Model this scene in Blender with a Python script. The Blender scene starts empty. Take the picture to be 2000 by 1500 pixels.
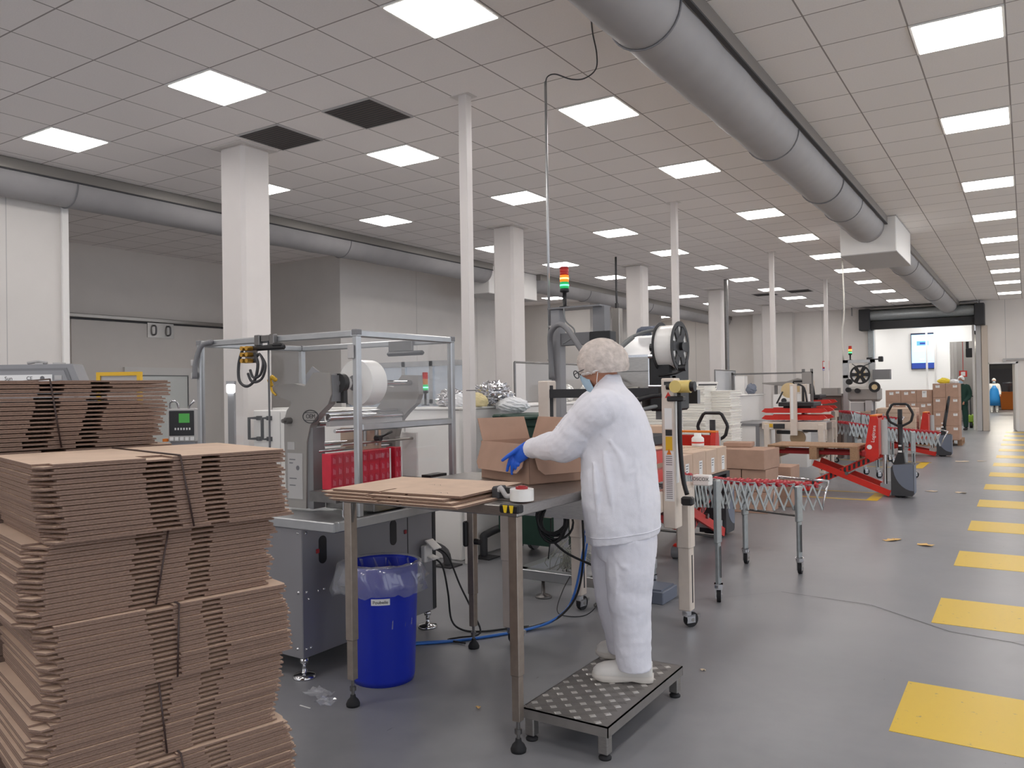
import bpy, math, random
from mathutils import Matrix, Vector
import numpy as np
S = bpy.context.scene
COL = S.collection
R = math.radians
# ---------------- camera, world, exposure ----------------
cam = bpy.data.cameras.new('camera')
camo = bpy.data.objects.new('camera', cam)
COL.objects.link(camo)
cam.sensor_width = 36.0
cam.lens = 1559.12 / 2000 * 36
cam.clip_end = 200
_yaw, _pit, _rol = R(32.828), R(.42924), R(-.87422)
_f = Vector((-math.sin(_yaw)*math.cos(_pit), math.cos(_yaw)*math.cos(_pit), math.sin(_pit)))
_r0 = Vector((math.cos(_yaw), math.sin(_yaw), 0))
_u0 = _r0.cross(_f)
_r = _r0*math.cos(_rol) + _u0*math.sin(_rol)
_u = -_r0*math.sin(_rol) + _u0*math.cos(_rol)
camo.matrix_world = Matrix(((_r.x, _u.x, -_f.x, 0), (_r.y, _u.y, -_f.y, 0), (_r.z, _u.z, -_f.z, 1.52), (0, 0, 0, 1)))
S.camera = camo
w = bpy.data.worlds.new('world')
S.world = w
w.use_nodes = True
w.node_tree.nodes['Background'].inputs[0].default_value = (.88, .92, 1, 1)
w.node_tree.nodes['Background'].inputs[1].default_value = 1.3
S.view_settings.view_transform = 'Standard'
S.view_settings.look = 'None'
S.view_settings.exposure = 0.2
S.view_settings.gamma = 1.0
S.view_settings.use_curve_mapping = False
S.cycles.use_denoising = True
S.cycles.max_bounces = 12
S.cycles.diffuse_bounces = 8
S.cycles.transparent_max_bounces = 16
S.cycles.sample_clamp_indirect = 6
LIGHT_POWER = 15.0      # emission strength of the ceiling panels
HC = 4.123             # ceiling height

# ---------------- helpers ----------------
WM = {}
random.seed(4)

def lin(c):
    return tuple((x/12.92 if x <= .04045 else ((x+.055)/1.055)**2.4) for x in c)

def hexc(h):
    return lin(tuple(int(h[i:i+2], 16)/255 for i in (0, 2, 4)))

class MB:
    """collects shapes and links them as one mesh object"""
    def __init__(self, M=None):
        self.v, self.f, self.s, self.mi = [], [], [], []
        self.M = M if isinstance(M, Matrix) else (WM[M] if M is not None else None)
    def add(self, verts, faces, smooth=False, m=0):
        b = len(self.v)
        if self.M is not None:
            verts = [self.M @ Vector(p) for p in verts]
        self.v.extend(tuple(p) for p in verts)
        for q in faces:
            self.f.append(tuple(b+i for i in q)); self.s.append(smooth); self.mi.append(m)
        return self
    def box(self, x0, y0, z0, x1, y1, z1, bev=0.0, m=0, T=None):
        if x0 > x1: x0, x1 = x1, x0
        if y0 > y1: y0, y1 = y1, y0
        if z0 > z1: z0, z1 = z1, z0
        c = min(bev, (x1-x0)*.45, (y1-y0)*.45, (z1-z0)*.45)
        if c <= 0:
            v = [(x0,y0,z0),(x1,y0,z0),(x1,y1,z0),(x0,y1,z0),(x0,y0,z1),(x1,y0,z1),(x1,y1,z1),(x0,y1,z1)]
            f = [(0,3,2,1),(4,5,6,7),(0,1,5,4),(1,2,6,5),(2,3,7,6),(3,0,4,7)]
        else:
            X, Y, Z = (x0, x1), (y0, y1), (z0, z1)
            idx, v = {}, []
            for i in (0,1):
                for j in (0,1):
                    for k in (0,1):
                        sx, sy, sz = (1-2*i)*c, (1-2*j)*c, (1-2*k)*c
                        idx[i,j,k,0] = len(v); v.append((X[i], Y[j]+sy, Z[k]+sz))
                        idx[i,j,k,1] = len(v); v.append((X[i]+sx, Y[j], Z[k]+sz))
                        idx[i,j,k,2] = len(v); v.append((X[i]+sx, Y[j]+sy, Z[k]))
            f = []
            g = lambda a, i, b, j, cc, k, ax: idx[tuple(dict(((a,i),(b,j),(cc,k)))[q] for q in (0,1,2)) + (ax,)]
            for ax in range(3):
                b, d = (ax+1) % 3, (ax+2) % 3
                for i in (0,1):
                    q = [g(ax,i,b,0,d,0,ax), g(ax,i,b,1,d,0,ax), g(ax,i,b,1,d,1,ax), g(ax,i,b,0,d,1,ax)]
                    f.append(tuple(q if i else q[::-1]))
                for j in (0,1):
                    for k in (0,1):
                        q = [g(ax,0,b,j,d,k,b), g(ax,1,b,j,d,k,b), g(ax,1,b,j,d,k,d), g(ax,0,b,j,d,k,d)]
                        f.append(tuple(q if (j+k) % 2 == 0 else q[::-1]))
            for i in (0,1):
                for j in (0,1):
                    for k in (0,1):
                        q = [idx[i,j,k,0], idx[i,j,k,1], idx[i,j,k,2]]
                        f.append(tuple(q if (i+j+k) % 2 else q[::-1]))
        if T is not None:
            v = [T @ Vector(p) for p in v]
        return self.add(v, f, False, m)
    def cyl(self, p0, p1, r, r2=None, n=14, m=0, caps=True, smooth=True):
        p0, p1 = Vector(p0), Vector(p1); r2 = r if r2 is None else r2
        a, b = frame((p1-p0).normalized())
        v = []
        for p, q in ((p0, r), (p1, r2)):
            for k in range(n):
                t = 2*math.pi*k/n
                v.append(p + a*(q*math.cos(t)) + b*(q*math.sin(t)))
        self.add(v, [(k, (k+1) % n, n+(k+1) % n, n+k) for k in range(n)], smooth, m)
        if caps:
            self.add(v[:n], [tuple(range(n))[::-1]], False, m)
            self.add(v[n:], [tuple(range(n))], False, m)
        return self
    def ring(self, c, axis, ro, ri, h, n=28, m=0):
        """a flat ring (washer, roll, rim) centred at c"""
        c, ax = Vector(c), Vector(axis).normalized()
        a, b = frame(ax)
        v = []
        for (q, s) in ((ro,-1),(ro,1),(ri,1),(ri,-1)):
            for k in range(n):
                t = 2*math.pi*k/n
                v.append(c + ax*(s*h/2) + a*(q*math.cos(t)) + b*(q*math.sin(t)))
        for i in range(4):
            j = (i+1) % 4
            self.add([v[i*n+k] for k in range(n)]+[v[j*n+k] for k in range(n)],
                     [(k, (k+1) % n, n+(k+1) % n, n+k) for k in range(n)], i % 2 == 0, m)
        return self
    def tube(self, pts, r, n=8, m=0, closed=False, sub=0, smooth=True):
        pts = [Vector(p) for p in pts]
        if sub: pts = spline(pts, sub, closed)
        N = len(pts)
        v = []; a = None
        for i, p in enumerate(pts):
            if closed: t = pts[(i+1) % N]-pts[i-1]
            else: t = pts[min(i+1, N-1)]-pts[max(i-1, 0)]
            t = t.normalized() if t.length > 1e-9 else Vector((0,0,1))
            if a is None: a, b = frame(t)
            else:
                a = a - t*a.dot(t)
                a = a.normalized() if a.length > 1e-6 else frame(t)[0]
                b = t.cross(a)
            q = r(i/(max(1, N-1))) if callable(r) else r
            for k in range(n):
                s = 2*math.pi*(k+.5)/n
                v.append(p + a*(q*math.cos(s)) + b*(q*math.sin(s)))
        f = []
        for i in range(N if closed else N-1):
            j = (i+1) % N
            for k in range(n):
                f.append((i*n+k, i*n+(k+1) % n, j*n+(k+1) % n, j*n+k))
        if not closed:
            f.append(tuple(range(n))[::-1]); f.append(tuple((N-1)*n+k for k in range(n)))
        return self.add(v, f, smooth, m)
    def prism(self, poly, axis, a, b, m=0):
        """2D polygon (counter-clockwise seen from +axis) pushed from a to b along axis x, y or z"""
        def P(u, w, t):
            return {'z': (u, w, t), 'x': (t, u, w), 'y': (w, t, u) if False else (u, t, w)}[axis]
        n = len(poly)
        v = [P(u, w, a) for u, w in poly] + [P(u, w, b) for u, w in poly]
        f = [tuple(range(n))[::-1], tuple(range(n, 2*n))] + [(k, (k+1) % n, n+(k+1) % n, n+k) for k in range(n)]
        return self.add(v, f, False, m)
    def lathe(self, prof, c=(0,0,0), axis=(0,0,1), n=20, m=0, smooth=True):
        c, ax = Vector(c), Vector(axis).normalized()
        a, b = frame(ax)
        v = []
        for (q, h) in prof:
            for k in range(n):
                t = 2*math.pi*k/n
                v.append(c + ax*h + a*(q*math.cos(t)) + b*(q*math.sin(t)))
        f = []
        for i in range(len(prof)-1):
            for k in range(n):
                f.append((i*n+k, i*n+(k+1) % n, (i+1)*n+(k+1) % n, (i+1)*n+k))
        return self.add(v, f, smooth, m)
    def loft(self, rings, m=0, smooth=True, caps=True):
        n = len(rings[0]); v = [p for rg in rings for p in rg]; f = []
        for i in range(len(rings)-1):
            for k in range(n):
                f.append((i*n+k, i*n+(k+1) % n, (i+1)*n+(k+1) % n, (i+1)*n+k))
        if caps:
            f.append(tuple(range(n))[::-1]); f.append(tuple((len(rings)-1)*n+k for k in range(n)))
        return self.add(v, f, smooth, m)
    def quad(self, a, b, c, d, m=0):
        return self.add([a, b, c, d], [(0,1,2,3)], False, m)
    def build(self, name, mats, parent=None, label=None):
        me = bpy.data.meshes.new(name)
        v = self.v
        if parent is not None:
            I = WM[parent].inverted()
            v = [I @ Vector(p) for p in v]
        me.from_pydata([tuple(p) for p in v], [], self.f)
        me.polygons.foreach_set('use_smooth', self.s)
        if not isinstance(mats, (list, tuple)): mats = [mats]
        for q in mats: me.materials.append(q)
        if len(mats) > 1: me.polygons.foreach_set('material_index', self.mi)
        me.update()
        o = bpy.data.objects.new(name, me)
        COL.objects.link(o)
        if parent is not None:
            o.parent = parent; WM[o] = WM[parent].copy()
        else: WM[o] = Matrix()
        if label: o['label'] = label
        return o

def frame(t):
    h = Vector((0,0,1)) if abs(t.z) < .9 else Vector((1,0,0))
    a = h.cross(t).normalized()
    return a, t.cross(a)

def spline(pts, sub, closed=False):
    N = len(pts); out = []
    for i in range(N if closed else N-1):
        if closed: p0, p1, p2, p3 = pts[i-1], pts[i], pts[(i+1) % N], pts[(i+2) % N]
        else: p0, p1, p2, p3 = pts[max(i-1,0)], pts[i], pts[i+1], pts[min(i+2,N-1)]
        for k in range(sub):
            t = k/sub
            out.append(.5*((2*p1)+(p2-p0)*t+(2*p0-5*p1+4*p2-p3)*t*t+(3*p1-p0-3*p2+p3)*t**3))
    if not closed: out.append(pts[-1])
    return out

def tag(o, label, cat, group=None):
    o['label'] = label; o['category'] = cat
    if group: o['group'] = group
    return o

def thing(name, label, cat, loc=(0,0,0), rz=0.0, group=None):
    o = bpy.data.objects.new(name, None); COL.objects.link(o)
    o.empty_display_size = .05
    o.location = loc; o.rotation_euler = (0, 0, rz)
    WM[o] = Matrix.Translation(loc) @ Matrix.Rotation(rz, 4, 'Z')
    return tag(o, label, cat, group)

def struct(name, mb, mats, parent=None):
    o = mb.build(name, mats, parent)
    if parent is None: o['kind'] = 'structure'
    return o

def dup(o, loc=None, rz=None, label=None, group=None, mat=None):
    """copy of a thing with its parts and sub-parts (mesh data shared)"""
    c = o.copy(); COL.objects.link(c)
    if loc is not None: c.location = loc
    if rz is not None: c.rotation_euler = (0, 0, rz)
    if label: c['label'] = label
    if group: c['group'] = group
    def kids(src, dst):
        for ch in list(src.children):
            k = ch.copy(); COL.objects.link(k); k.parent = dst
            kids(ch, k)
    kids(o, c)
    return c

def place(o, loc, rz=0.0):
    o.location = loc; o.rotation_euler = (0, 0, rz)
    return o

def text(s, size, loc, xdir, ydir, m, parent, name='lettering', depth=.0008, align='CENTER', label=None):
    cu = bpy.data.curves.new('lettering', 'FONT'); cu.body = s; cu.size = size; cu.extrude = depth
    cu.align_x = align; cu.align_y = 'CENTER'
    t = bpy.data.objects.new('lettering', cu)
    COL.objects.link(t)
    bpy.context.view_layer.update()
    me = bpy.data.meshes.new_from_object(t)
    bpy.data.objects.remove(t)
    bpy.data.curves.remove(cu)
    X, Y = Vector(xdir).normalized(), Vector(ydir).normalized()
    Zv = X.cross(Y)
    Mx = Matrix((( X.x, Y.x, Zv.x, loc[0]), (X.y, Y.y, Zv.y, loc[1]), (X.z, Y.z, Zv.z, loc[2]), (0,0,0,1)))
    me.transform(WM[parent].inverted() @ Mx)
    me.materials.clear(); me.materials.append(m)
    me.name = name
    o = bpy.data.objects.new(name, me); COL.objects.link(o); o.parent = parent; WM[o] = WM[parent].copy()
    if label: o['label'] = label
    return o

ORD = ['first','second','third','fourth','fifth','sixth','seventh','eighth','ninth','tenth','eleventh','twelfth','thirteenth','fourteenth',
       'fifteenth','sixteenth','seventeenth','eighteenth','nineteenth','twentieth','twenty-first','twenty-second','twenty-third','twenty-fourth']

# ---------------- materials ----------------
def mat(name, rgb, rough=.5, metal=0.0, var=0.0, scale=6.0, bump=0.0, bscale=60.0, emit=0.0, alpha=1.0, spec=.5, stretch=None, trans=0.0, ecol=None):
    m = bpy.data.materials.new(name); m.use_nodes = True
    nt = m.node_tree; N = nt.nodes; L = nt.links
    p = N['Principled BSDF']
    c = hexc(rgb) if isinstance(rgb, str) else rgb
    p.inputs['Base Color'].default_value = (*c, 1)
    p.inputs['Roughness'].default_value = rough
    p.inputs['Metallic'].default_value = metal
    p.inputs['Specular IOR Level'].default_value = spec
    p.inputs['Alpha'].default_value = alpha
    p.inputs['Transmission Weight'].default_value = trans
    tc = None
    if var or bump:
        tc = N.new('ShaderNodeTexCoord'); src = tc.outputs['Object']
        if stretch:
            mp = N.new('ShaderNodeMapping'); mp.inputs['Scale'].default_value = stretch
            L.new(src, mp.inputs['Vector']); src = mp.outputs['Vector']
    if var:
        n = N.new('ShaderNodeTexNoise'); n.inputs['Scale'].default_value = scale; n.inputs['Detail'].default_value = 5
        L.new(src, n.inputs['Vector'])
        rp = N.new('ShaderNodeMapRange'); rp.inputs['From Min'].default_value = .3; rp.inputs['From Max'].default_value = .7
        L.new(n.outputs['Fac'], rp.inputs['Value'])
        mx = N.new('ShaderNodeMix'); mx.data_type = 'RGBA'
        mx.inputs[6].default_value = (*[x*(1-var) for x in c], 1); mx.inputs[7].default_value = (*[min(1, x*(1+var)) for x in c], 1)
        L.new(rp.outputs['Result'], mx.inputs['Factor']); L.new(mx.outputs[2], p.inputs['Base Color'])
    if bump:
        n2 = N.new('ShaderNodeTexNoise'); n2.inputs['Scale'].default_value = bscale; n2.inputs['Detail'].default_value = 3
        L.new(src, n2.inputs['Vector'])
        bp = N.new('ShaderNodeBump'); bp.inputs['Strength'].default_value = bump; bp.inputs['Distance'].default_value = .01
        L.new(n2.outputs['Fac'], bp.inputs['Height']); L.new(bp.outputs['Normal'], p.inputs['Normal'])
    if emit:
        p.inputs['Emission Color'].default_value = (*(hexc(ecol) if ecol else c), 1)
        p.inputs['Emission Strength'].default_value = emit
    return m

def glass_mat(name, tint=(.99,.992,.992), gloss=.015, rough=.03, haze=0.0):
    """thin clear sheet: mostly lets light straight through, with a faint sheen"""
    m = bpy.data.materials.new(name); m.use_nodes = True
    nt = m.node_tree; N = nt.nodes; L = nt.links
    N.remove(N['Principled BSDF'])
    out = [q for q in N if q.type == 'OUTPUT_MATERIAL'][0]
    tr = N.new('ShaderNodeBsdfTransparent'); tr.inputs[0].default_value = (*tint, 1)
    gl = N.new('ShaderNodeBsdfGlossy'); gl.inputs['Roughness'].default_value = rough
    fr = N.new('ShaderNodeLayerWeight'); fr.inputs[0].default_value = .5
    pw = N.new('ShaderNodeMath'); pw.operation = 'POWER'; pw.inputs[1].default_value = 5; L.new(fr.outputs['Facing'], pw.inputs[0])
    mp = N.new('ShaderNodeMath'); mp.operation = 'MULTIPLY_ADD'; mp.inputs[1].default_value = .8; mp.inputs[2].default_value = gloss
    L.new(pw.outputs[0], mp.inputs[0])
    mx = N.new('ShaderNodeMixShader')
    L.new(mp.outputs[0], mx.inputs[0]); L.new(tr.outputs[0], mx.inputs[1]); L.new(gl.outputs[0], mx.inputs[2])
    last = mx
    if haze:
        df = N.new('ShaderNodeBsdfDiffuse'); df.inputs[0].default_value = (.9,.92,.95,1)
        m2 = N.new('ShaderNodeMixShader'); m2.inputs[0].default_value = haze
        L.new(mx.outputs[0], m2.inputs[1]); L.new(df.outputs[0], m2.inputs[2]); last = m2
    L.new(last.outputs[0], out.inputs['Surface'])
    return m

def grid_mat(name, tile, line, rgb, lrgb, ox, oy, tilevar=.05):
    """ceiling tiles of side tile with thin seams; (ox, oy) is one seam crossing"""
    m = bpy.data.materials.new(name); m.use_nodes = True
    nt = m.node_tree; N = nt.nodes; L = nt.links
    p = N['Principled BSDF']; p.inputs['Roughness'].default_value = .9; p.inputs['Specular IOR Level'].default_value = .15
    tc = N.new('ShaderNodeTexCoord'); sp = N.new('ShaderNodeSeparateXYZ'); L.new(tc.outputs['Object'], sp.inputs[0])
    def mth(op, a, b=None):
        n = N.new('ShaderNodeMath'); n.operation = op
        for i, q in enumerate((a, b)):
            if q is None: continue
            if isinstance(q, (int, float)): n.inputs[i].default_value = q
            else: L.new(q, n.inputs[i])
        return n.outputs[0]
    ds, cells = [], []
    for k, o in ((0, ox), (1, oy)):
        q = mth('DIVIDE', mth('SUBTRACT', sp.outputs[k], o), tile)
        fl = mth('FLOOR', q); fr = mth('SUBTRACT', q, fl)
        ds.append(mth('MINIMUM', fr, mth('SUBTRACT', 1.0, fr))); cells.append(fl)
    d = mth('MULTIPLY', mth('MINIMUM', ds[0], ds[1]), tile)
    isl = mth('LESS_THAN', d, line/2)
    cb = N.new('ShaderNodeCombineXYZ'); L.new(cells[0], cb.inputs[0]); L.new(cells[1], cb.inputs[1])
    wn = N.new('ShaderNodeTexWhiteNoise'); wn.noise_dimensions = '3D'; L.new(cb.outputs[0], wn.inputs['Vector'])
    ns = N.new('ShaderNodeTexNoise'); ns.inputs['Scale'].default_value = 90; ns.inputs['Detail'].default_value = 4
    L.new(tc.outputs['Object'], ns.inputs['Vector'])
    fac = mth('ADD', mth('MULTIPLY', wn.outputs['Value'], tilevar), mth('ADD', 1-tilevar/2-.06, mth('MULTIPLY', ns.outputs['Fac'], .12)))
    c = hexc(rgb)
    sc = N.new('ShaderNodeVectorMath'); sc.operation = 'SCALE'; sc.inputs[0].default_value = c; L.new(fac, sc.inputs['Scale'])
    mx = N.new('ShaderNodeMix'); mx.data_type = 'RGBA'; L.new(isl, mx.inputs['Factor'])
    L.new(sc.outputs[0], mx.inputs[6]); mx.inputs[7].default_value = (*hexc(lrgb), 1)
    L.new(mx.outputs[2], p.inputs['Base Color'])
    return m

M = {}
def dm(k, *a, **kw): M[k] = mat(k, *a, **kw)
dm('wall', 'd6d2ce', .6, var=.02, scale=3); dm('wall_warm', 'e4dfda', .6, var=.02, scale=2)
dm('column', 'dad5d2', .5, var=.02, scale=4)
dm('white_paint', 'e8e6e3', .4); dm('cream', 'd8ccc0', .45, var=.03, scale=20); dm('cream_dark', 'c3b6a8', .5)
dm('alu', 'b6b8ba', .38, .85, var=.05, scale=12); dm('steel', 'a9a6a2', .3, .9, var=.1, scale=30, stretch=(1, 1, 12))
dm('steel_dark', '7e7c7b', .35, .9, var=.08, scale=25); dm('chrome', 'd0d0d2', .12, 1.0)
dm('zinc', 'a6abac', .45, .7, var=.08, scale=30)
dm('grey_paint', '8f8f92', .45, var=.03); dm('grey_mid', '7a7a7d', .5); dm('grey_light', 'b4b2b1', .5); dm('blue_grey', '6e7584', .5)
dm('machine_grey', '97938f', .45, .15, var=.04, scale=4); dm('machine_side', '8d8c90', .35, .35, var=.04, scale=3)
dm('black', '17171a', .45); dm('rubber', '1d1d20', .75, var=.1, scale=40); dm('dark', '2b2b2e', .55); dm('charcoal', '3a3a3d', .6)
dm('red', 'cc2b20', .4, var=.06, scale=10); dm('red_dark', 'a01f24', .45); dm('red_wheel', 'b3202c', .4)
dm('orange', 'dd7a22', .5); dm('yellow', 'e3b52a', .5); dm('yellow_black', 'e8c52a', .45)
dm('carton', 'cdb5a1', .85, var=.06, scale=9, spec=.2); dm('carton_edge', '836d61', .9, var=.2, scale=160, spec=.1, stretch=(1, 1, 3))
dm('carton_dark', 'b0917f', .85, var=.06, scale=9, spec=.2)
dm('strap', '3b2a26', .5); dm('paper', 'e9e9e8', .6); dm('ink', '1c1c20', .6); dm('ink_grey', '6a6a6e', .6)
dm('cloth', 'e6e6ed', .85, var=.015, scale=30, bump=.12, bscale=240, spec=.2); dm('trouser', 'e6e6ee', .85, bump=.1, bscale=240, spec=.2)
dm('shoe', 'd9d6d1', .5, var=.03); dm('sole', 'cfc9c1', .6); dm('skin', 'b07c62', .5, var=.05, scale=30); dm('hair', '8a7a6c', .8)
dm('glove', '2262d6', .4, var=.06, scale=40); dm('mask', 'a9c4d6', .8)
dm('bin_blue', '1a2fb0', .35, var=.04); dm('bin_green', '1f3d33', .5, var=.08)
dm('cable_black', '141417', .45); dm('cable_blue', '2f6fc4', .4); dm('cable_grey', '7c7f80', .5); dm('cable_white', 'cfccc4', .5)
dm('foam', 'eeece6', .7); dm('wood', 'a07f63', .8, var=.2, scale=14, stretch=(1, 8, 8)); dm('wood_light', 'b7987c', .8, var=.15, scale=14)
dm('film_white', 'eceae6', .3); dm('pvc_red', 'c8243c', .35, var=.08, scale=22); dm('tape_tan', 'd9c193', .35); dm('tape_yellow', 'd8c173', .3)
dm('duct', 'a09e9f', .6, .0, var=.035, scale=5); dm('track', '8e8a86', .45, .5)
dm('green_suit', '1c3f36', .8); dm('blue_apron', '2a86cf', .5); dm('brass', 'c79a45', .3, .8)
dm('vent', '57504e', .8); dm('foil', 'd8d8da', .16, 1.0)
dm('lamp', 'ffffff', .5, emit=LIGHT_POWER, ecol='fffaf6')
dm('lamp_red', 'a81b12', .3, emit=.12); dm('lamp_amber', 'f0861c', .3, emit=.7, ecol='ff7a08'); dm('lamp_green', '0f9c53', .3, emit=.45, ecol='08b860')
dm('lamp_core', 'ffe9b0', .3, emit=2.2, ecol='ffc060'); dm('lamp_core_green', 'b0ffd8', .3, emit=1.8, ecol='50f0a8')
dm('screen', 'a9d6f5', .3, emit=.95, ecol='a9d6f5'); dm('screen_blue', '27408f', .3, emit=.4, ecol='27408f'); dm('screen_navy', '1d2440', .3, emit=.2, ecol='1d2440'); dm('screen_mid', '5f9fd0', .3, emit=.6, ecol='5f9fd0')
dm('screen_white', 'eef6ff', .3, emit=1.0, ecol='eef6ff'); dm('lcd_green', '3f8f3a', .3, emit=.25, ecol='3f8f3a')
dm('hi_lamp', 'ffffff', .3, emit=10.0); dm('store_fill', 'ffffff', .3, emit=45.0, ecol='fff6e6')
M['glass'] = glass_mat('glass'); M['glass_hazy'] = glass_mat('glass_hazy', haze=.05); M['film'] = glass_mat('film', (.95,.95,.97), .12, .12, haze=.16)
M['glass_blue'] = glass_mat('glass_blue', (.80,.86,.93), .08, .05, haze=.22); M['glass_grey'] = glass_mat('glass_grey', (.72,.73,.74), .05, .05, haze=.3)
dm('foil_soft','dcdcda',.3,.6)
M['net'] = mat('net', 'cfc4bc', .8, var=.16, scale=38, bump=.6, bscale=55, spec=.2)
M['bag'] = glass_mat('bag', (.97,.97,.97), .1, .2, haze=.7)
M['tiles'] = grid_mat('tiles', .6, .012, 'f0ebe9', 'a09997', -8.430, 4.043)
M['tiles_right'] = grid_mat('tiles_right', .6, .012, 'f2eeec', 'a09997', -.686, 4.043)

# floor: grey epoxy with clouding, scuffs and a soft sheen
def floor_material():
    m = bpy.data.materials.new('floor_epoxy'); m.use_nodes = True
    nt = m.node_tree; N = nt.nodes; L = nt.links; p = N['Principled BSDF']
    tc = N.new('ShaderNodeTexCoord')
    n1 = N.new('ShaderNodeTexNoise'); n1.inputs['Scale'].default_value = .7; n1.inputs['Detail'].default_value = 6
    n2 = N.new('ShaderNodeTexNoise'); n2.inputs['Scale'].default_value = 9; n2.inputs['Detail'].default_value = 8
    for n in (n1, n2): L.new(tc.outputs['Object'], n.inputs['Vector'])
    a = N.new('ShaderNodeMath'); a.operation = 'MULTIPLY_ADD'; a.inputs[1].default_value = .35; a.inputs[2].default_value = 0
    L.new(n2.outputs['Fac'], a.inputs[0])
    b = N.new('ShaderNodeMath'); b.operation = 'MULTIPLY_ADD'; b.inputs[1].default_value = .65
    L.new(n1.outputs['Fac'], b.inputs[0]); L.new(a.outputs[0], b.inputs[2])
    mr = N.new('ShaderNodeValToRGB')
    mr.color_ramp.elements[0].position = .36; mr.color_ramp.elements[0].color = (*hexc('7b7c80'), 1)
    mr.color_ramp.elements[1].position = .62; mr.color_ramp.elements[1].color = (*hexc('8a8a8d'), 1)
    L.new(b.outputs[0], mr.inputs[0])
    # sparse dark scuffs
    mp = N.new('ShaderNodeMapping'); mp.inputs['Scale'].default_value = (7, 2.2, 1); mp.inputs['Rotation'].default_value = (0, 0, .7)
    L.new(tc.outputs['Object'], mp.inputs[0])
    v = N.new('ShaderNodeTexNoise'); v.inputs['Scale'].default_value = 4; v.inputs['Detail'].default_value = 2; L.new(mp.outputs[0], v.inputs['Vector'])
    cr = N.new('ShaderNodeValToRGB'); cr.color_ramp.elements[0].position = .76; cr.color_ramp.elements[0].color = (1,1,1,1)
    cr.color_ramp.elements[1].position = .80; cr.color_ramp.elements[1].color = (.6,.6,.6,1)
    L.new(v.outputs['Fac'], cr.inputs[0])
    mx = N.new('ShaderNodeMix'); mx.data_type = 'RGBA'; mx.blend_type = 'MULTIPLY'; mx.inputs['Factor'].default_value = 1
    L.new(mr.outputs[0], mx.inputs[6]); L.new(cr.outputs[0], mx.inputs[7]); L.new(mx.outputs[2], p.inputs['Base Color'])
    rr = N.new('ShaderNodeMapRange'); rr.inputs['To Min'].default_value = .26; rr.inputs['To Max'].default_value = .42
    L.new(n2.outputs['Fac'], rr.inputs[0]); L.new(rr.outputs[0], p.inputs['Roughness'])
    p.inputs['Specular IOR Level'].default_value = .45
    return m
M['floor'] = floor_material()

def paint_material():
    m = bpy.data.materials.new('road_paint'); m.use_nodes = True
    nt = m.node_tree; N = nt.nodes; L = nt.links; p = N['Principled BSDF']
    tc = N.new('ShaderNodeTexCoord')
    n = N.new('ShaderNodeTexNoise'); n.inputs['Scale'].default_value = 24; n.inputs['Detail'].default_value = 6; L.new(tc.outputs['Object'], n.inputs['Vector'])
    cr = N.new('ShaderNodeValToRGB')
    cr.color_ramp.elements[0].position = .27; cr.color_ramp.elements[0].color = (*hexc('9c8750'), 1)
    cr.color_ramp.elements[1].position = .34; cr.color_ramp.elements[1].color = (*hexc('d9b524'), 1)
    L.new(n.outputs['Fac'], cr.inputs[0]); L.new(cr.outputs[0], p.inputs['Base Color'])
    p.inputs['Roughness'].default_value = .38
    return m
M['road_paint'] = paint_material()

# ================= THE ROOM =================
struct('floor', MB().quad((-16,-9,0),(6,-9,0),(6,59,0),(-16,59,0)), M['floor'])
b = MB()
b.box(-13.6,-9,HC,-1.86,29.4,HC+.1)
struct('ceiling', b, M['tiles'])
struct('ceiling.001', MB().box(-1.86,-9,HC,5,29.4,HC+.1), M['tiles_right'])
WF = 29.4
# far wall with the shutter opening and the small doorway
b = MB()
b.box(-13.6,WF,0,-4.33,WF+.3,HC); b.box(-4.33,WF,3.42,-1.34,WF+.3,HC); b.box(-1.34,WF,0,-1.01,WF+.3,HC)
b.box(-1.01,WF,2.12,-.27,WF+.3,HC); b.box(-.27,WF,0,5,WF+.3,HC)
struct('wall_far', b, M['wall_warm'])
# left side: two projecting blocks and the recesses between them
struct('wall_left', MB().box(-13.8,-9,0,-13.5,29.4,HC), M['wall_warm'])
struct('wall_left_near', MB().box(-13.5,-9,0,-9.6,5.13,HC), M['wall'])
struct('wall_left_middle', MB().box(-13.5,10.87,0,-10.83,17.2,HC), M['wall'])
struct('wall_left_recess', MB().box(-13.5,21.1,0,-10.83,26.6,HC), M['wall'])
# unseen back and right sides left open for daylight fill: piers only
for y in (-8.5,-2.5,3.5,9.5,15.5,21.5,27.5): struct('wall_right_pier', MB().box(4.7,y,0,5,y+.8,HC), M['wall'])
for x in (-12,-7,-2,3): struct('wall_back_pier', MB().box(x,-9.3,0,x+.8,-9,HC), M['wall'])
# pilasters on the far wall
struct('wall_far_pilaster', MB().box(-8.3,29.0,0,-6.93,WF,HC), M['wall'])
# panel seams
b = MB()
for y in (4.45, 2.2, 0): b.box(-9.6,y,0,-9.598,y+.008,HC)
for y in (13.1, 15.3): b.box(-10.83,y,0,-10.828,y+.008,HC)
for y in (23.4, 25.0): b.box(-10.83,y,0,-10.828,y+.008,HC)
for x in (-12.1,-10.6,-9.5,-6.0,-5.35,-.55): b.box(x,WF-.002,(2.2 if x > -1 else 0),x+.012,WF,HC)
struct('trim_1', b, M['grey_light'])
struct('trim_2', MB().box(-9.6,5.05,0,-9.55,5.13,HC-.35,bev=.008), M['white_paint'])
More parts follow.
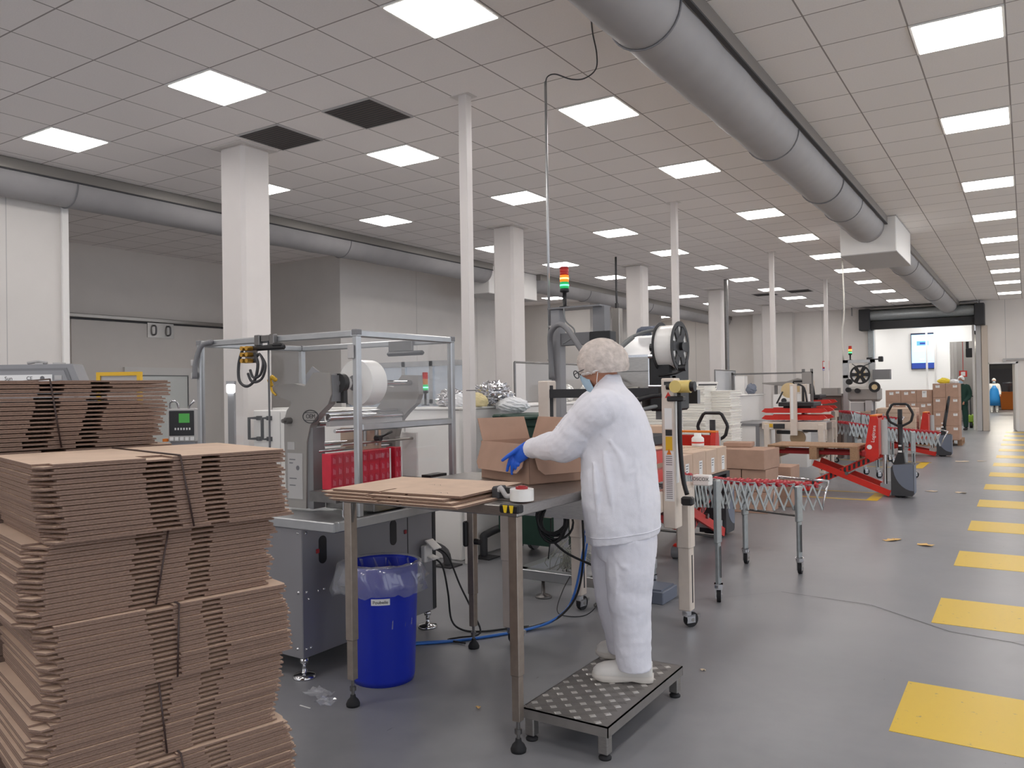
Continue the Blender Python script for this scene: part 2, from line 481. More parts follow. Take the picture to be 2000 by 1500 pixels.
# white square columns and the slim white posts
for k, y in enumerate((5.41,10.54,15.55,20.75,25.85)):
    b = MB().box(-7.13,y,0,-6.755,y+.37,HC,bev=.035)
    b.box(-7.19,y-.06,HC-.012,-6.70,y+.43,HC-.002)
    struct('column', b, M['column'])
for k, y in enumerate((5.66,10.63,15.72,20.65)):
    b = MB().box(-4.173,y,0,-4.088,y+.085,HC,bev=.004)
    b.box(-4.25,y-.02,HC-.004,-4.05,y+.12,HC)
    if k == 0: b.box(-4.13,y-.001,1.518,-4.087,y,1.524,m=1); b.box(-4.088,y,1.518,-4.0865,y+.085,1.524,m=1)
    struct('column_slim', b, [M['column'], M['charcoal']])
# low white partition whose top serves as a ledge
b = MB().box(-6.7,5.73,0,-4.26,5.95,1.352,bev=.01).box(-4.85,5.95,0,-4.26,15.55,1.352,bev=.01)
b.box(-6.7,5.71,1.352,-4.24,5.97,1.37,bev=.004).box(-4.87,5.97,1.352,-4.24,15.57,1.37,bev=.004)
lw = struct('wall_partition', b, M['white_paint'])

b = MB()
for x in (-5.3, -4.9): b.box(x,5.725,.02,x+.008,5.73,1.35)
b.build('door_gap', M['grey_light'], lw)
# sliding-door rail, door leaf and plate with two grips on the left wall
struct('trim_3', MB().box(-13.5,7.0,2.86,-13.42,10.86,2.93,bev=.01).box(-13.5,7.0,2.83,-13.45,10.86,2.86,m=1), [M['steel'], M['charcoal']])
d = struct('door_1', MB().box(-13.5,7.25,0,-13.46,10.2,2.83,bev=.006), M['wall_warm'])
pl = MB().box(-13.46,8.62,2.58,-13.44,9.15,2.85).build('plate', M['steel'], d)
for y in (8.74,9.03):
    MB().tube([(-13.44,y,2.63),(-13.37,y,2.65),(-13.37,y,2.78),(-13.44,y,2.80)],.016,n=6,sub=3).build('grip', M['grey_mid'], pl)
# window with white frame lower on the same wall
wn = struct('window_1', MB().box(-13.46,8.15,.6,-13.40,8.33,2.03).box(-13.46,9.43,.6,-13.40,9.74,2.03).box(-13.46,8.33,1.89,-13.40,9.43,2.03), M['white_paint'])
MB().box(-13.45,8.33,.6,-13.43,9.43,1.89).build('pane', mat('pane_bright','e8ece9',.15), wn)
MB().box(-13.43,8.33,1.875,-13.41,9.43,1.89).box(-13.43,9.42,.6,-13.41,9.43,1.87).build('sash', M['grey_mid'], wn)

# far room behind the shutter
WB = 33.0
b = MB().box(-9,WB,0,-2.34,WB+.2,4.0).box(-2.34,WB,3.02,-1.47,WB+.2,4.0)
struct('wall_room_far', b, M['white_paint'])
struct('wall_room_left', MB().box(-9.2,WF+.3,0,-9,WB,4.0), M['white_paint'])
struct('wall_room_right', MB().box(-1.47,WF+.3,0,-1.40,38.2,4.0), M['white_paint'])
struct('ceiling_room', MB().box(-9,WF+.3,3.9,-1.40,38.2,4.0), M['white_paint'])
b = MB().box(-4,38.1,0,-1.47,38.2,4); b.box(-2.75,33.2,0,-2.65,38.1,4)
struct('wall_corridor', b, M['wall'])
for y in (34.6,36.2): struct('column_slim', MB().box(-2.45,y,0,-2.33,y+.12,3.9), M['white_paint'])
# dim store beyond the right doorway
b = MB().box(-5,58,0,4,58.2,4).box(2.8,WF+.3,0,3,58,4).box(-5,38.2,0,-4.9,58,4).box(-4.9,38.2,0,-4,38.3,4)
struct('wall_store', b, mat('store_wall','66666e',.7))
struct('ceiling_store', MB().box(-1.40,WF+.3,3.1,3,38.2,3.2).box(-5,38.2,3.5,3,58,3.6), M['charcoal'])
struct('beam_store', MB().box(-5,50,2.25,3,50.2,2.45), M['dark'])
# door frame, door leaf swung open, closer
dfm = struct('door_2', MB().box(-1.05,WF-.03,0,-1.0,WF+.02,2.16).box(-.28,WF-.03,0,-.23,WF+.02,2.16).box(-1.05,WF-.03,2.11,-.23,WF+.02,2.16), M['white_paint'])
dl = MB(Matrix.Translation((-.29,WF,0)) @ Matrix.Rotation(R(-84),4,'Z')).box(-.7,-.025,.02,0,.025,2.1,bev=.004).build('door_leaf', M['white_paint'], dfm)
MB().box(-.62,WF-.10,2.22,.25,WF-.03,2.27).box(-.62,WF-.12,2.17,-.54,WF-.03,2.22).build('door_closer', M['grey_light'], dfm)

# yellow walkway bars and bay outlines painted on the floor
for k in range(14):
    y = 3.834 + 1.8765*k
    if y > 28.6: break
    struct('floor_marking', MB().box(-.535-.0025*k,y,0,1.55,y+.69,.0018), M['road_paint'])
def bay_lines(name, segs):
    b = MB()
    for (x0,y0,x1,y1) in segs: b.box(x0,y0,0,x1,y1,.0016)
    return struct(name, b, M['road_paint'])
bay_lines('floor_marking_bay', [(-3.6,11.33,-1.81,11.39),(-3.9,12.12,-1.70,12.18),(-1.81,11.33,-1.67,12.18)])
bay_lines('floor_marking_bay.001', [(-4.6,16.0,-1.75,16.07),(-4.6,17.25,-1.57,17.32),(-1.75,16.0,-1.6,17.32)])
bay_lines('floor_marking_bay.002', [(-4.2,6.95,-3.3,7.02)])
# thin joint in the floor
def joint(pts, wd=.006):
    b = MB()
    for (p, q) in zip(pts[:-1], pts[1:]):
        p, q = Vector((*p, .0022)), Vector((*q, .0022)); t = (q-p).normalized(); s = Vector((-t.y, t.x, 0))*wd/2
        b.quad(p-s, q-s, q+s, p+s)
    return b
struct('floor_joint', joint([(-1.55,6.02),(-.93,5.96),(-.42,5.55),(-.1,5.5),(.6,5.15)]), mat('joint','5d5c5c',.8))
struct('floor_joint.001', joint([(-.1,5.5),(.3,5.85)],.005), M['grey_mid'])
struct('floor_joint.002', joint([(-2.2,5.28),(-1.55,6.02)],.004), M['grey_mid'])

# ceiling tracks the fabric ducts hang from
struct('trim_4', MB().box(-1.86,-9,HC-.13,-1.767,13.5,HC,bev=.01).box(-1.80,-9,HC-.135,-1.765,13.5,HC-.12,m=1), [M['track'], M['charcoal']])
struct('trim_5', MB().box(-9.45,-9,HC-.13,-9.19,13.6,HC,bev=.01).box(-9.22,-9,HC-.14,-9.187,13.6,HC-.125,m=1).box(-9.45,15.5,HC-.13,-9.19,29.4,HC), [M['track'], M['charcoal']])
struct('trim_6', MB().box(-1.86,15.3,HC-.13,-1.767,29.3,HC,bev=.01), M['track'])
def fabric_duct(label, xc, rr, y0, y1, z, seams, right):
    t = thing('air_duct', label, 'air duct', (xc, y0, z))
    n = 18
    rings = []
    y = y0
    rnd = random.Random(3)
    ys = np.linspace(y0, y1, int((y1-y0)/.25)+2)
    for y in ys:
        k = 1+.012*math.sin(y*7.3)+.01*math.sin(y*17.1+1)
        rg = [(xc+rr*k*math.cos(a), y, z-rr*k*1.0*math.sin(a)) for a in [math.pi*i/n for i in range(n+1)]]
        rg += [(xc-rr, y, HC-.003), (xc+rr, y, HC-.003)]
        rings.append(rg)
    MB().loft(rings).build('fabric_tube', M['duct'], t)
    for s in seams:
        b = MB().tube([(xc+(rr+.006)*math.cos(a), s, z-(rr+.006)*math.sin(a)) for a in [math.pi*i/16 for i in range(17)]], .008, n=5)
        b.build('seam', M['grey_mid'], t)
    return t
fabric_duct('long grey half-round fabric air duct hanging above the worker, nearest the walkway', -2.06,.25,-9,13.485,HC-.14,[-2,1,4.85,7.95,10.2,11.5],True)
fabric_duct('grey half-round fabric air duct continuing behind the white ceiling box toward the roller shutter', -2.06,.25,15.32,28.6,HC-.14,[18,21,24],True)
fabric_duct('long grey fabric air duct along the left side, behind the white columns', -9.44,.24,-9,13.585,HC-.14,[-2,5.05,9.5],False)
fabric_duct('grey fabric air duct along the left side, continuing far back past its white box', -9.44,.24,15.54,29.3,HC-.14,[18,22],False)
def duct_box(label, x0, y0, x1, y1, z0):
    t = thing('duct_box', label, 'duct box', ((x0+x1)/2,(y0+y1)/2,z0))
    MB().box(x0,y0,z0,x1,y1,HC,bev=.012).build('body', M['white_paint'], t)
    b = MB()
    for z in (z0+.006, HC-.01): b.box(x0-.004,y0-.004,z-.008,x1+.004,y1+.004,z+.006)
    b.build('edge_trim', M['grey_light'], t)
duct_box('white square ceiling box at the end of the grey duct over the aisle', -2.46,13.5,-1.65,15.3,3.56)
duct_box('white square box under the left duct, half hidden behind the second column', -10.0,13.6,-9.3,15.52,3.53)

# ceiling lights and grilles
def ceiling_light(x, y, label, grp, off=False):
    t = thing('ceiling_light', label, 'ceiling light', (x,y,HC), 0, grp)
    return t
X0 = -8.430
rows = {0:(-8.13,'row beyond the columns'), 4:(-5.73,'row between columns and slim posts'), 8:(-3.33,'row just left of the aisle duct'), 13:(-.386,'row over the yellow bars')}
yj = lambda j: .6*(7.238+j)
proto = thing('ceiling_light','x','ceiling light',(0,0,HC),0,'square ceiling lights')
MB(proto).box(-.279,-.279,-.016,.279,.279,-.004,bev=.005).build('diffuser', M['lamp'], proto)
fb = MB(proto)
for (x0,y0,x1,y1) in ((-.297,-.297,.297,-.279),(-.297,.279,.297,.297),(-.297,-.279,-.279,.279),(.279,-.279,.297,.279)): fb.box(x0,y0,-.012,x1,y1,0)
fb.build('frame', M['white_paint'], proto)
first = True
for i, (x, rn) in rows.items():
    js = [0,4,8,13,17,21,25,29.1,33.3,38.2]
    c = 0
    for j in js:
        vis = not (i == 13 and j == 0)
        lab = ('square ceiling light, %s of the %s' % (ORD[c]+(' from the camera' if c else ' and nearest'), rn)) if vis else 'square ceiling light overhead at the start of the walkway row'
        if vis: c += 1
        o = proto if first else dup(proto)
        first = False
        o.location = (x, yj(j), HC); o['label'] = lab
    for j in (-4.5,-9,-13.5,-18):  # unseen rows behind the camera, added for lighting
        o = dup(proto, (x, yj(j), HC), label='square ceiling light behind the camera, %s' % rn)
for x, y, l in ((-11.25,19.75,'square ceiling light in the left recess, before the recess end wall'),(-11.25,27.6,'square ceiling light at the far end of the left recess'),(-11.3,2.0,'x'),(2.2,4.34,'x'),(2.2,9.14,'x'),(2.2,14.5,'x'),(2.2,19.3,'x'),(2.2,24.1,'x'),(2.2,-1,'x'),(2.2,-6,'x')):
    if y == 2.0: continue
    dup(proto, (x,y,HC), label=l if l != 'x' else 'square ceiling light panel right of the walkway, outside the picture')
def grille(x, y, label):
    t = thing('ceiling_grille', label, 'vent', (x,y,HC))
    MB(t).box(-.285,-.285,-.012,.285,.285,-.003).build('panel', M['vent'], t)
    b = MB(t)
    for (x0,y0,x1,y1) in ((-.3,-.3,.3,-.285),(-.3,.285,.3,.3),(-.3,-.285,-.285,.285),(.285,-.285,.3,.285)): b.box(x0,y0,-.014,x1,y1,0)
    b.build('frame', M['grey_light'], t)
    b = MB(t)
    for k in range(13): b.box(-.28,-.275+k*.0445,-.0145,.28,-.262+k*.0445,-.012)
    b.build('slats', M['charcoal'], t)
grille(-6.33,5.54,'dark square ceiling grille beside the nearest white column')
grille(-5.13,5.54,'dark square ceiling grille between the nearest column and the first slim post')
grille(-6.2,22.9,'dark ceiling grille far back, left of the third slim post')
grille(-5.2,22.7,'dark ceiling grille far back, right of the third slim post')

# strip lights of the rooms beyond
for x, y, l in ((-5.2,31.0,'strip light in the white room behind the shutter, toward its left'),(-2.6,31.2,'strip light in the white room behind the shutter, near the doorway'),(-1.95,34.2,'strip light in the corridor beyond the white room, nearest'),(-1.95,35.6,'strip light in the corridor beyond the white room, second'),(-1.95,37.2,'strip light in the corridor beyond the white room, farthest')):
    t = thing('strip_light', l, 'strip light', (x,y,3.88))
    MB(t).box(-.6,-.09,-.06,.6,.09,.02,bev=.01).build('housing', M['white_paint'], t)
    MB(t).box(-.57,-.07,-.075,.57,.07,-.06).build('diffuser', M['hi_lamp'], t)
t = thing('strip_light','strip light hanging in the store past the small doorway','strip light',(-.1,43.5,3.44))
MB(t).box(-.8,-.1,-.05,.8,.1,.02).build('housing', M['white_paint'], t); MB(t).box(-.7,-.08,-.06,.7,.08,-.05).build('diffuser', M['hi_lamp'], t)

# unseen fill panels added to brighten the white room and the store
bp = thing('fill_panel','x','ceiling light',(0,0,3.9),0,'added fill panels of the far rooms')
MB(bp).box(-.55,-.25,-.03,.55,.25,-.01,bev=.01).build('diffuser', M['hi_lamp'], bp)
MB(bp).box(-.58,-.28,-.012,.58,.28,.0).build('frame', M['white_paint'], bp)
for k, (x, y, z, l) in enumerate(((-7.5,30.6,3.9,'added fill light panel in the white room, far left'),(-5.6,30.6,3.9,'added fill light panel in the white room, second from the left'),(-3.7,30.8,3.9,'added fill light panel in the white room, before the wall display'),(-2.0,30.8,3.9,'added fill light panel in the white room, nearest the corridor'),(-5.6,32.2,3.9,'added fill light panel by the back wall of the white room, left'),(-2.6,32.2,3.9,'added fill light panel by the back wall of the white room, right'),(.2,33.5,3.1,'added fill light panel just inside the store beyond the small door'),(-.8,41,3.5,'added fill light panel in the store, middle'),(-.8,46,3.5,'added fill light panel in the store above the person in the blue apron'),(-.8,53,3.5,'added fill light panel at the back of the store'),(-.8,36,3.1,'added fill light panel in the store, second from the small door'),(-2.4,44,3.5,'added fill light panel in the store, left of the aisle line'))):
    o = bp if k == 0 else dup(bp)
    if k == 6:
        sm = o.children[0].data.copy(); sm.materials.clear(); sm.materials.append(M['store_fill'])
    if k >= 6: [setattr(q, 'data', sm) for q in o.children if q.name.startswith('diffuser')]
    o.location = (x,y,z); o['label'] = l

# ================= STACKED FLAT CARTONS, LEFT FOREGROUND =================
def flat_carton_mesh(name, L, W, notch_up, notch_lo, cut, t=.0135, sheet=.0050, mats=None, lift=0.0):
    """two glued sheets of board lying flat; the near long edge shows the gaps between the flaps"""
    b = MB()
    def sheet_poly(notch, c0, c1):
        p = [(0, c0), (c0*.6, 0)] if c0 else [(0, 0)]
        for (a, e, dp) in notch:
            if a == 0: p = [(0,dp),(e,dp),(e,0)]
            else: p += [(a,0),(a,dp),(e,dp),(e,0)]
        p += [(L-c1*.4,0),(L,c1)] if c1 else [(L,0)]
        p += [(L,W),(0,W)]
        return p
    g = (t-2*sheet)/2
    b.prism(sheet_poly(notch_lo, cut, 0), 'z', .0002, .0002+sheet)
    b.prism(sheet_poly(notch_up, 0, cut*.5), 'z', .0009+sheet, .0009+2*sheet)
    n0 = len(b.f)
    me_o = b.build(name, mats or [M['carton'], M['carton_edge']])
    me = me_o.data
    for pl in me.polygons:
        if abs(pl.normal.z) < .5: pl.material_index = 1
    bpy.data.objects.remove(me_o)
    return me
fc = [flat_carton_mesh('flattened_carton', .655,.50,[(0,.045,.05),(.258,.327,.10)],[(.405,.462,.10)],.05),
      flat_carton_mesh('flattened_carton', .65,.50,[(0,.05,.06),(.254,.325,.11)],[(.402,.466,.10)],.07),
      flat_carton_mesh('flattened_carton', .66,.50,[(0,.04,.04),(.26,.33,.09)],[(.408,.46,.11)],.03)]
def angle_dir(a): return Vector((math.sin(a), math.cos(a), 0)), Vector((-math.cos(a), math.sin(a), 0))
def bundle(org, ang, z0, n, t, names, grp, seed, taper=0.0, ordtop=True):
    """n flattened cartons lying one on another; org is the near right corner, the long edge runs along ang"""
    rnd = random.Random(seed)
    for k in range(n):
        me = fc[rnd.randrange(3)]
        o = bpy.data.objects.new('flattened_carton', me); COL.objects.link(o)
        u, v = angle_dir(ang)
        du = rnd.uniform(-.007,.007) + taper*(k/n-.5); dv = rnd.uniform(-.0025,.0025)
        p = Vector(org) + u*du + v*dv
        a = ang + rnd.uniform(-.005,.005)
        o.location = (p.x, p.y, z0 + k*t)
        o.rotation_euler = (0, 0, math.pi/2 - a)
        tag(o, names % ORD[n-1-k], 'flat carton', grp)
B_ANG = R(14)
org0 = Vector((-2.033, 1.011, 0)); BT = .202; ZP = .144
u0, v0 = angle_dir(B_ANG)
bn = ['topmost','second','third','fourth','fifth','sixth']
offs = [(.0,.0,0),(-.03,.022,-.012),(.004,.01,.012),(-.018,.018,.0),(.012,.004,.01),(.0,.0,0)]
for i in range(6):
    z0 = ZP + (5-i)*BT
    oi = org0 + u0*offs[i][0] + v0*offs[i][1]
    if i < 5:
        bundle((oi.x, oi.y, 0), B_ANG+offs[i][2], z0, 15, BT/15, 'flattened brown carton, %s from the top in the '+bn[i]+' bundle of the front stack', 'flat cartons in the '+bn[i]+' bundle of the front stack', 20+i, (.03 if i % 2 else -.03))
    else:
        bundle((oi.x, oi.y, 0), B_ANG, z0, 15, BT/15, 'flattened brown carton, %s from the top in the lowest bundle of the front stack', 'flat cartons in the lowest bundle of the front stack', 30)
    # strap around each bundle
    sx = [.34,.345,.33,.30,.32,.33][i]; dx = [.035,-.035,-.006,.02,.03,.0][i]
    uu, vv = angle_dir(B_ANG+offs[i][2])
    b = MB()
    P = lambda s, q, z: Vector((oi.x, oi.y, 0)) + uu*s + vv*q + Vector((0,0,z))
    wdt = .0045
    for (s0, q0, za, s1, q1, zb) in ((sx,-.006,z0+BT-.001,sx+dx,-.006,z0+.004),(sx,-.006,z0+BT-.0004,sx-.02,.506,z0+BT-.0004),(sx-.02,.506,z0+BT-.001,sx-.02,.506,z0+.004)):
        b.tube([P(s0,q0,za),P(s1,q1,zb)], .0028, n=5)
    o = b.build('strap', M['strap'])
    tag(o, 'dark plastic strap around the %s bundle of the front carton stack' % (bn[i] if i < 5 else 'lowest'), 'strap', 'straps on the carton bundles')
# the second row behind: same height plus one more bundle on top
org1 = org0 + v0*.575 + u0*(-.145)
for (z0, n, nm) in ((ZP+6*BT+.002, 16, 'bundle standing tallest at the back'), (ZP+5*BT, 15, 'second bundle of the back stack')):
    bundle((org1.x, org1.y, 0), R(14), z0, n, .0135, 'flattened brown carton, %s from the top in the '+nm, 'flat cartons in the '+nm, 50+n, .05)
for q in range(5):
    b = MB(Matrix.Translation((org1.x, org1.y, 0)) @ Matrix.Rotation(math.pi/2-R(14), 4, 'Z'))
    b.box(0,0,ZP+q*BT+.001,.655,.50,ZP+(q+1)*BT-.001)
    tag(b.build('carton_bundle', M['carton_edge']), 'hidden bundle of flat cartons, %s from the floor in the back stack' % ORD[q], 'bundle')
b = MB()
uu, vv = angle_dir(R(14)); zt = ZP+6*BT+.002
P = lambda s, q, z: Vector((org1.x, org1.y, 0)) + uu*s + vv*q + Vector((0,0,z))
b.tube([P(.305,.506,zt+.2175),P(.305,-.006,zt+.2175),P(.335,-.006,zt+.003)], .0028, n=5)
tag(b.build('strap', M['strap']), 'dark plastic strap around the tallest carton bundle at the back', 'strap', 'straps on the carton bundles')

def pallet(label, loc, rz, Lx=1.2, Ly=.8, m=None, h=.144, grp=None):
    """stringer pallet: deck boards, blocks, bottom boards; origin at its centre on the ground"""
    t = thing('pallet', label, 'pallet', loc, rz, grp)
    m = m or M['wood']
    for k in range(7):
        x = -Lx/2 + k*(Lx-.1)/6
        MB(t).box(x,-Ly/2,h-.022,x+.1,Ly/2,h,bev=.002).build('deck_board', m, t)
    for y in (-Ly/2,-.07,Ly/2-.1):
        MB(t).box(-Lx/2,y,h-.044,Lx/2,y+.1,h-.022,bev=.002).build('stringer_board', m, t)
        for x in (-Lx/2,-.07,Lx/2-.145):
            MB(t).box(x,y,.022,x+.145,y+.1,h-.044,bev=.003).build('block', m, t)
        MB(t).box(-Lx/2,y,0,Lx/2,y+.1,.022,bev=.002).build('bottom_board', m, t)
    return t
ctr = org0 + u0*.26 + v0*.54
pallet('wooden pallet under the stacked flat cartons in the left foreground', (ctr.x, ctr.y, 0), math.pi/2-B_ANG, 1.0, 1.15)

# ================= STEP PLATFORM =================
t = thing('step_platform','low steel step with checker-plate top that the worker stands on','step platform',(-1.65,3.345,0))
sx0, sx1, sy0, sy1, sz = -1.865,-1.452,2.93,3.765,.145
b = MB().box(sx0,sy0,sz-.045,sx1,sy0+.004,sz).box(sx0,sy1-.004,sz-.045,sx1,sy1,sz).box(sx0,sy0,sz-.045,sx0+.004,sy1,sz).box(sx1-.004,sy0,sz-.045,sx1,sy1,sz)
b.box(sx0,sy0,sz-.006,sx1,sy1,sz)
b.build('top_plate', mat('plate_grey','85817e',.38,.35,var=.1,scale=14), t)
# raised bars of the checker pattern
b = MB()
pit = .0475
nx, ny = int((sx1-sx0)/pit), int((sy1-sy0)/pit)
for i in range(nx):
    for j in range(ny):
        cx, cy = sx0+.022+i*pit, sy0+.024+j*pit
        ax = (i+j) % 2
        for q in range(1 if ax else 5):
            if ax:
                hw, hl, hz, o = .0135, .0135, .0022, 0
                a = R(45)
            else:
                hw, hl, hz, o = .0022, .017, .0014, (q-2)*.0072
                a = R(45)
            cs, sn = math.cos(a), math.sin(a)
            px, py = cx + o*cs, cy + o*sn
            def W(u, v, z): return (px + u*cs - v*sn, py + u*sn + v*cs, z)
            zb = sz
            b.add([W(-hw,-hl,zb),W(hw,-hl,zb),W(hw,hl,zb),W(-hw,hl,zb),W(-hw*.6,-hl*.6,zb+hz),W(hw*.6,-hl*.6,zb+hz),W(hw*.6,hl*.6,zb+hz),W(-hw*.6,hl*.6,zb+hz)],
                  [(4,5,6,7),(0,1,5,4),(1,2,6,5),(2,3,7,6),(3,0,4,7)], m=0 if ax else 1)
b.build('tread_pattern', [mat('tread','dcd9d5',.28,.6,var=.1,scale=30), bpy.data.materials['plate_grey']], t)
for (x, y) in ((sx0+.008,sy0+.008),(sx1-.053,sy0+.008),(sx0+.008,sy1-.053),(sx1-.053,sy1-.053)):
    lg = MB().box(x,y,.022,x+.045,y+.045,sz-.006,bev=.004).build('leg', M['steel'], t)
    MB().lathe([(0,0),(.026,0),(.027,.008),(.018,.016),(.008,.02),(.008,.03),(0,.03)], (x+.0225,y+.0225,0)).build('foot', M['rubber'], lg)

# ================= STEEL WORK TABLE =================
TZ = 1.035
t = thing('work_table','stainless steel packing table on tall square legs in front of the worker','table',(-2.3,3.34,0))
tx0, tx1, ty0, ty1 = -2.815,-1.79,2.80,3.87
b = MB().box(tx0,ty0,TZ-.045,tx1,ty1,TZ,bev=.004)
b.build('table_top', M['steel'], t)
for (x, y, ft) in ((tx1-.055,ty0+.01,1),(tx0+.02,ty0+.01,1),(tx0+.02,ty1-.055,1),(tx1-.055,ty1-.055,1)):
    b = MB().box(x,y,.32,x+.045,y+.045,TZ-.045,bev=.003).box(x+.004,y+.004,.13,x+.041,y+.041,.32,bev=.002)
    lg = b.build('leg', mat('leg_steel','a79c92',.35,.85,var=.1,scale=20) if ft and 'leg_steel' not in bpy.data.materials else bpy.data.materials['leg_steel'], t)
    MB().cyl((x+.0225,y+.0225,.05),(x+.0225,y+.0225,.135),.008,n=8).cyl((x+.0225,y+.0225,.075),(x+.0225,y+.0225,.095),.016,n=6).build('foot_screw', M['steel_dark'], lg)
    MB().lathe([(0,0),(.032,0),(.034,.012),(.026,.03),(.014,.042),(.012,.055),(0,.055)], (x+.0225,y+.0225,0)).build('foot', M['rubber'], lg)
# diagonal bracket at the left front leg, clamp on the rear leg
b = MB().add([(tx0+.065,ty0+.015,TZ-.05),(tx0+.065,ty0+.035,TZ-.05),(tx0+.075,ty0+.035,TZ-.05),(tx0+.075,ty0+.015,TZ-.05),(tx0+.045,ty0+.02,TZ-.33)], [(0,1,4),(1,2,4),(2,3,4),(3,0,4),(0,3,2,1)])
b.build('bracket', M['steel_dark'], t)
b = MB().box(tx0+.0,ty1-.075,.60,tx0+.03,ty1-.03,.75,bev=.008).cyl((tx0+.06,ty1-.035,.63),(tx0+.10,ty1-.035,.63),.018,n=8)
b.build('clamp', M['black'], t)
# yellow and black edge guard stuck on the front corner
b = MB(); gx, gy = tx1, ty0
b.box(gx-.085,gy-.012,TZ-.03,gx+.012,gy+.035,TZ+.006,bev=.006,m=0)
b.build('corner_guard', M['black'], t, label='black corner guard with yellow stripe')
MB().prism([(-.055,-.012),(-.012,-.012),(-.022,.012),(-.05,.014)],'y',gy-.0145,gy-.0115).M
b = MB()
for (u0_, u1_) in ((-.064,-.040),(-.032,-.010)):
    b.add([(gx+u0_,gy-.0135,TZ+.004),(gx+u1_,gy-.0135,TZ+.004),(gx+(u1_+u0_)/2+.006,gy-.0135,TZ-.028),(gx+(u1_+u0_)/2-.006,gy-.0135,TZ-.028)], [(0,3,2,1)])
b.build('guard_stripes', M['yellow_black'], t, label='yellow stripes')

# flattened cartons lying on the table
fc2 = [flat_carton_mesh('flat_carton', .70,.54,[(.27,.285,.12)],[(.40,.415,.12)],.04, t=.0112, sheet=.0043), flat_carton_mesh('flat_carton', .71,.54,[(.275,.29,.12)],[(.42,.435,.12)],.02, t=.0112, sheet=.0043)]
rnd = random.Random(9)
for k in range(4):
    o = bpy.data.objects.new('flattened_carton', fc2[k % 2]); COL.objects.link(o)
    o.location = (-2.70+.045*math.cos(k*1.7)*(k < 3), 2.575+.02*k, TZ+.001+k*.0112)
    o.rotation_euler = (0,0,R(2.5)+rnd.uniform(-.03,.03))
    tag(o, 'flattened brown carton on the steel table, %s' % ['bottom sheet of four','second from the bottom','third from the bottom','top sheet with small print'][k], 'flat carton', 'flat cartons on the steel table')
    last = o
WM[last] = Matrix.Translation(last.location) @ Matrix.Rotation(last.rotation_euler.z, 4, 'Z')
zt = last.location.z+.0097
xd = Vector((math.cos(last.rotation_euler.z), math.sin(last.rotation_euler.z), 0)); yd = Vector((-xd.y, xd.x, 0))
pb_ = MB()
for (cx, cy) in ((-2.34,2.96),(-2.13,2.74)):
    for q, (dx, w_, sl) in enumerate(((-.030,.012,.008),(-.012,.012,-.006),(.006,.010,.009),(.022,.012,-.007))):
        o_ = Vector((cx,cy,zt+.0003)) + xd*dx
        a_, b_ = xd*(w_*.18), yd*.009 + xd*sl
        pb_.quad(o_-a_-b_, o_+a_-b_, o_+a_+b_, o_-a_+b_)
        if q % 2 == 0: pb_.quad(o_-a_-yd*.001, o_+xd*w_-yd*.001, o_+xd*w_+yd*.001, o_-a_+yd*.001)
pb_.build('print', M['ink'], last, label='small dark print')

# tape dispenser with a roll of white tape
t = thing('tape_dispenser','hand-held tape dispenser with a white tape roll on the table corner','tape dispenser',(-1.86,2.95,TZ))
b = MB().ring((-1.845,2.925,TZ+.032),(0,0,1),.052,.028,.05)
b.build('tape_roll', M['film_white'], t)
MB().cyl((-1.845,2.925,TZ+.004),(-1.845,2.925,TZ+.066),.027).cyl((-1.845,2.925,TZ+.064),(-1.845,2.925,TZ+.07),.016).build('hub', M['red_dark'], t)
MB().box(-1.99,2.92,TZ+.002,-1.85,2.985,TZ+.008).box(-1.985,2.975,TZ+.006,-1.85,2.985,TZ+.055,bev=.003).build('frame', M['steel'], t)
MB().box(-2.0,2.915,TZ+.004,-1.96,2.99,TZ+.06,bev=.008).build('cutter_head', M['charcoal'], t)
MB().tube([(-1.975,2.93,TZ+.03),(-1.955,2.925,TZ+.055),(-1.93,2.93,TZ+.02),(-1.90,2.928,TZ+.022)],.012,n=6,sub=3).build('grip', M['grey_light'], t)

# ================= OPEN CARTON BEING PACKED =================
ca = R(156)
t = thing('open_carton','open brown carton with raised and folded flaps that the worker is holding','carton',(-2.13,3.45,TZ+.001), ca)
Lc, Wc, Hc = .47,.34,.205
th = .004
def cb(x0,y0,z0,x1,y1,z1): return MB(t).box(x0,y0,z0,x1,y1,z1)
for (q, nm) in (((0,-Wc,0,Lc,0,th),'bottom'),((0,-th,0,Lc,0,Hc),'wall'),((0,-Wc,0,Lc,-Wc+th,Hc),'wall'),((0,-Wc,0,th,0,Hc),'wall'),((Lc-th,-Wc,0,Lc,0,Hc),'wall')):
    cb(*q).build(nm, M['carton_dark'], t)
def flap(p0, p1, out, ln, ang, cut, nm='flap', inward=.012):
    """a flap hinged along p0-p1, tilted ang above the horizontal on its outer side"""
    p0, p1, out = Vector(p0), Vector(p1), Vector(out).normalized()
    d = out*math.cos(ang) + Vector((0,0,1))*math.sin(ang)
    e = (p1-p0).normalized(); n = e.cross(d)*th
    v = [p0+e*inward, p1-e*inward, p1-e*inward+d*(ln-cut), p1-e*(inward+cut)+d*ln, p0+e*(inward+cut)+d*ln, p0+e*inward+d*(ln-cut)]
    f = [tuple(range(6))[::-1], tuple(range(6,12))] + [(k,(k+1)%6,6+(k+1)%6,6+k) for k in range(6)]
    MB(t).add(v + [q+n for q in v], f).build(nm, M['carton_dark'], t)
flap((Lc,0.001,Hc),(0,0.001,Hc),(0,1,0),.155,R(-72),.035)
flap((0.0,-.001,Hc),(0,-Wc,Hc),(-1,0,0),.17,R(-62),.03)
flap((Lc,-Wc,Hc),(0,-Wc,Hc),(0,-1,0),.13,R(70),.0)
flap((Lc,-Wc,Hc),(Lc,0,Hc),(1,0,0),.135,R(66),.0)

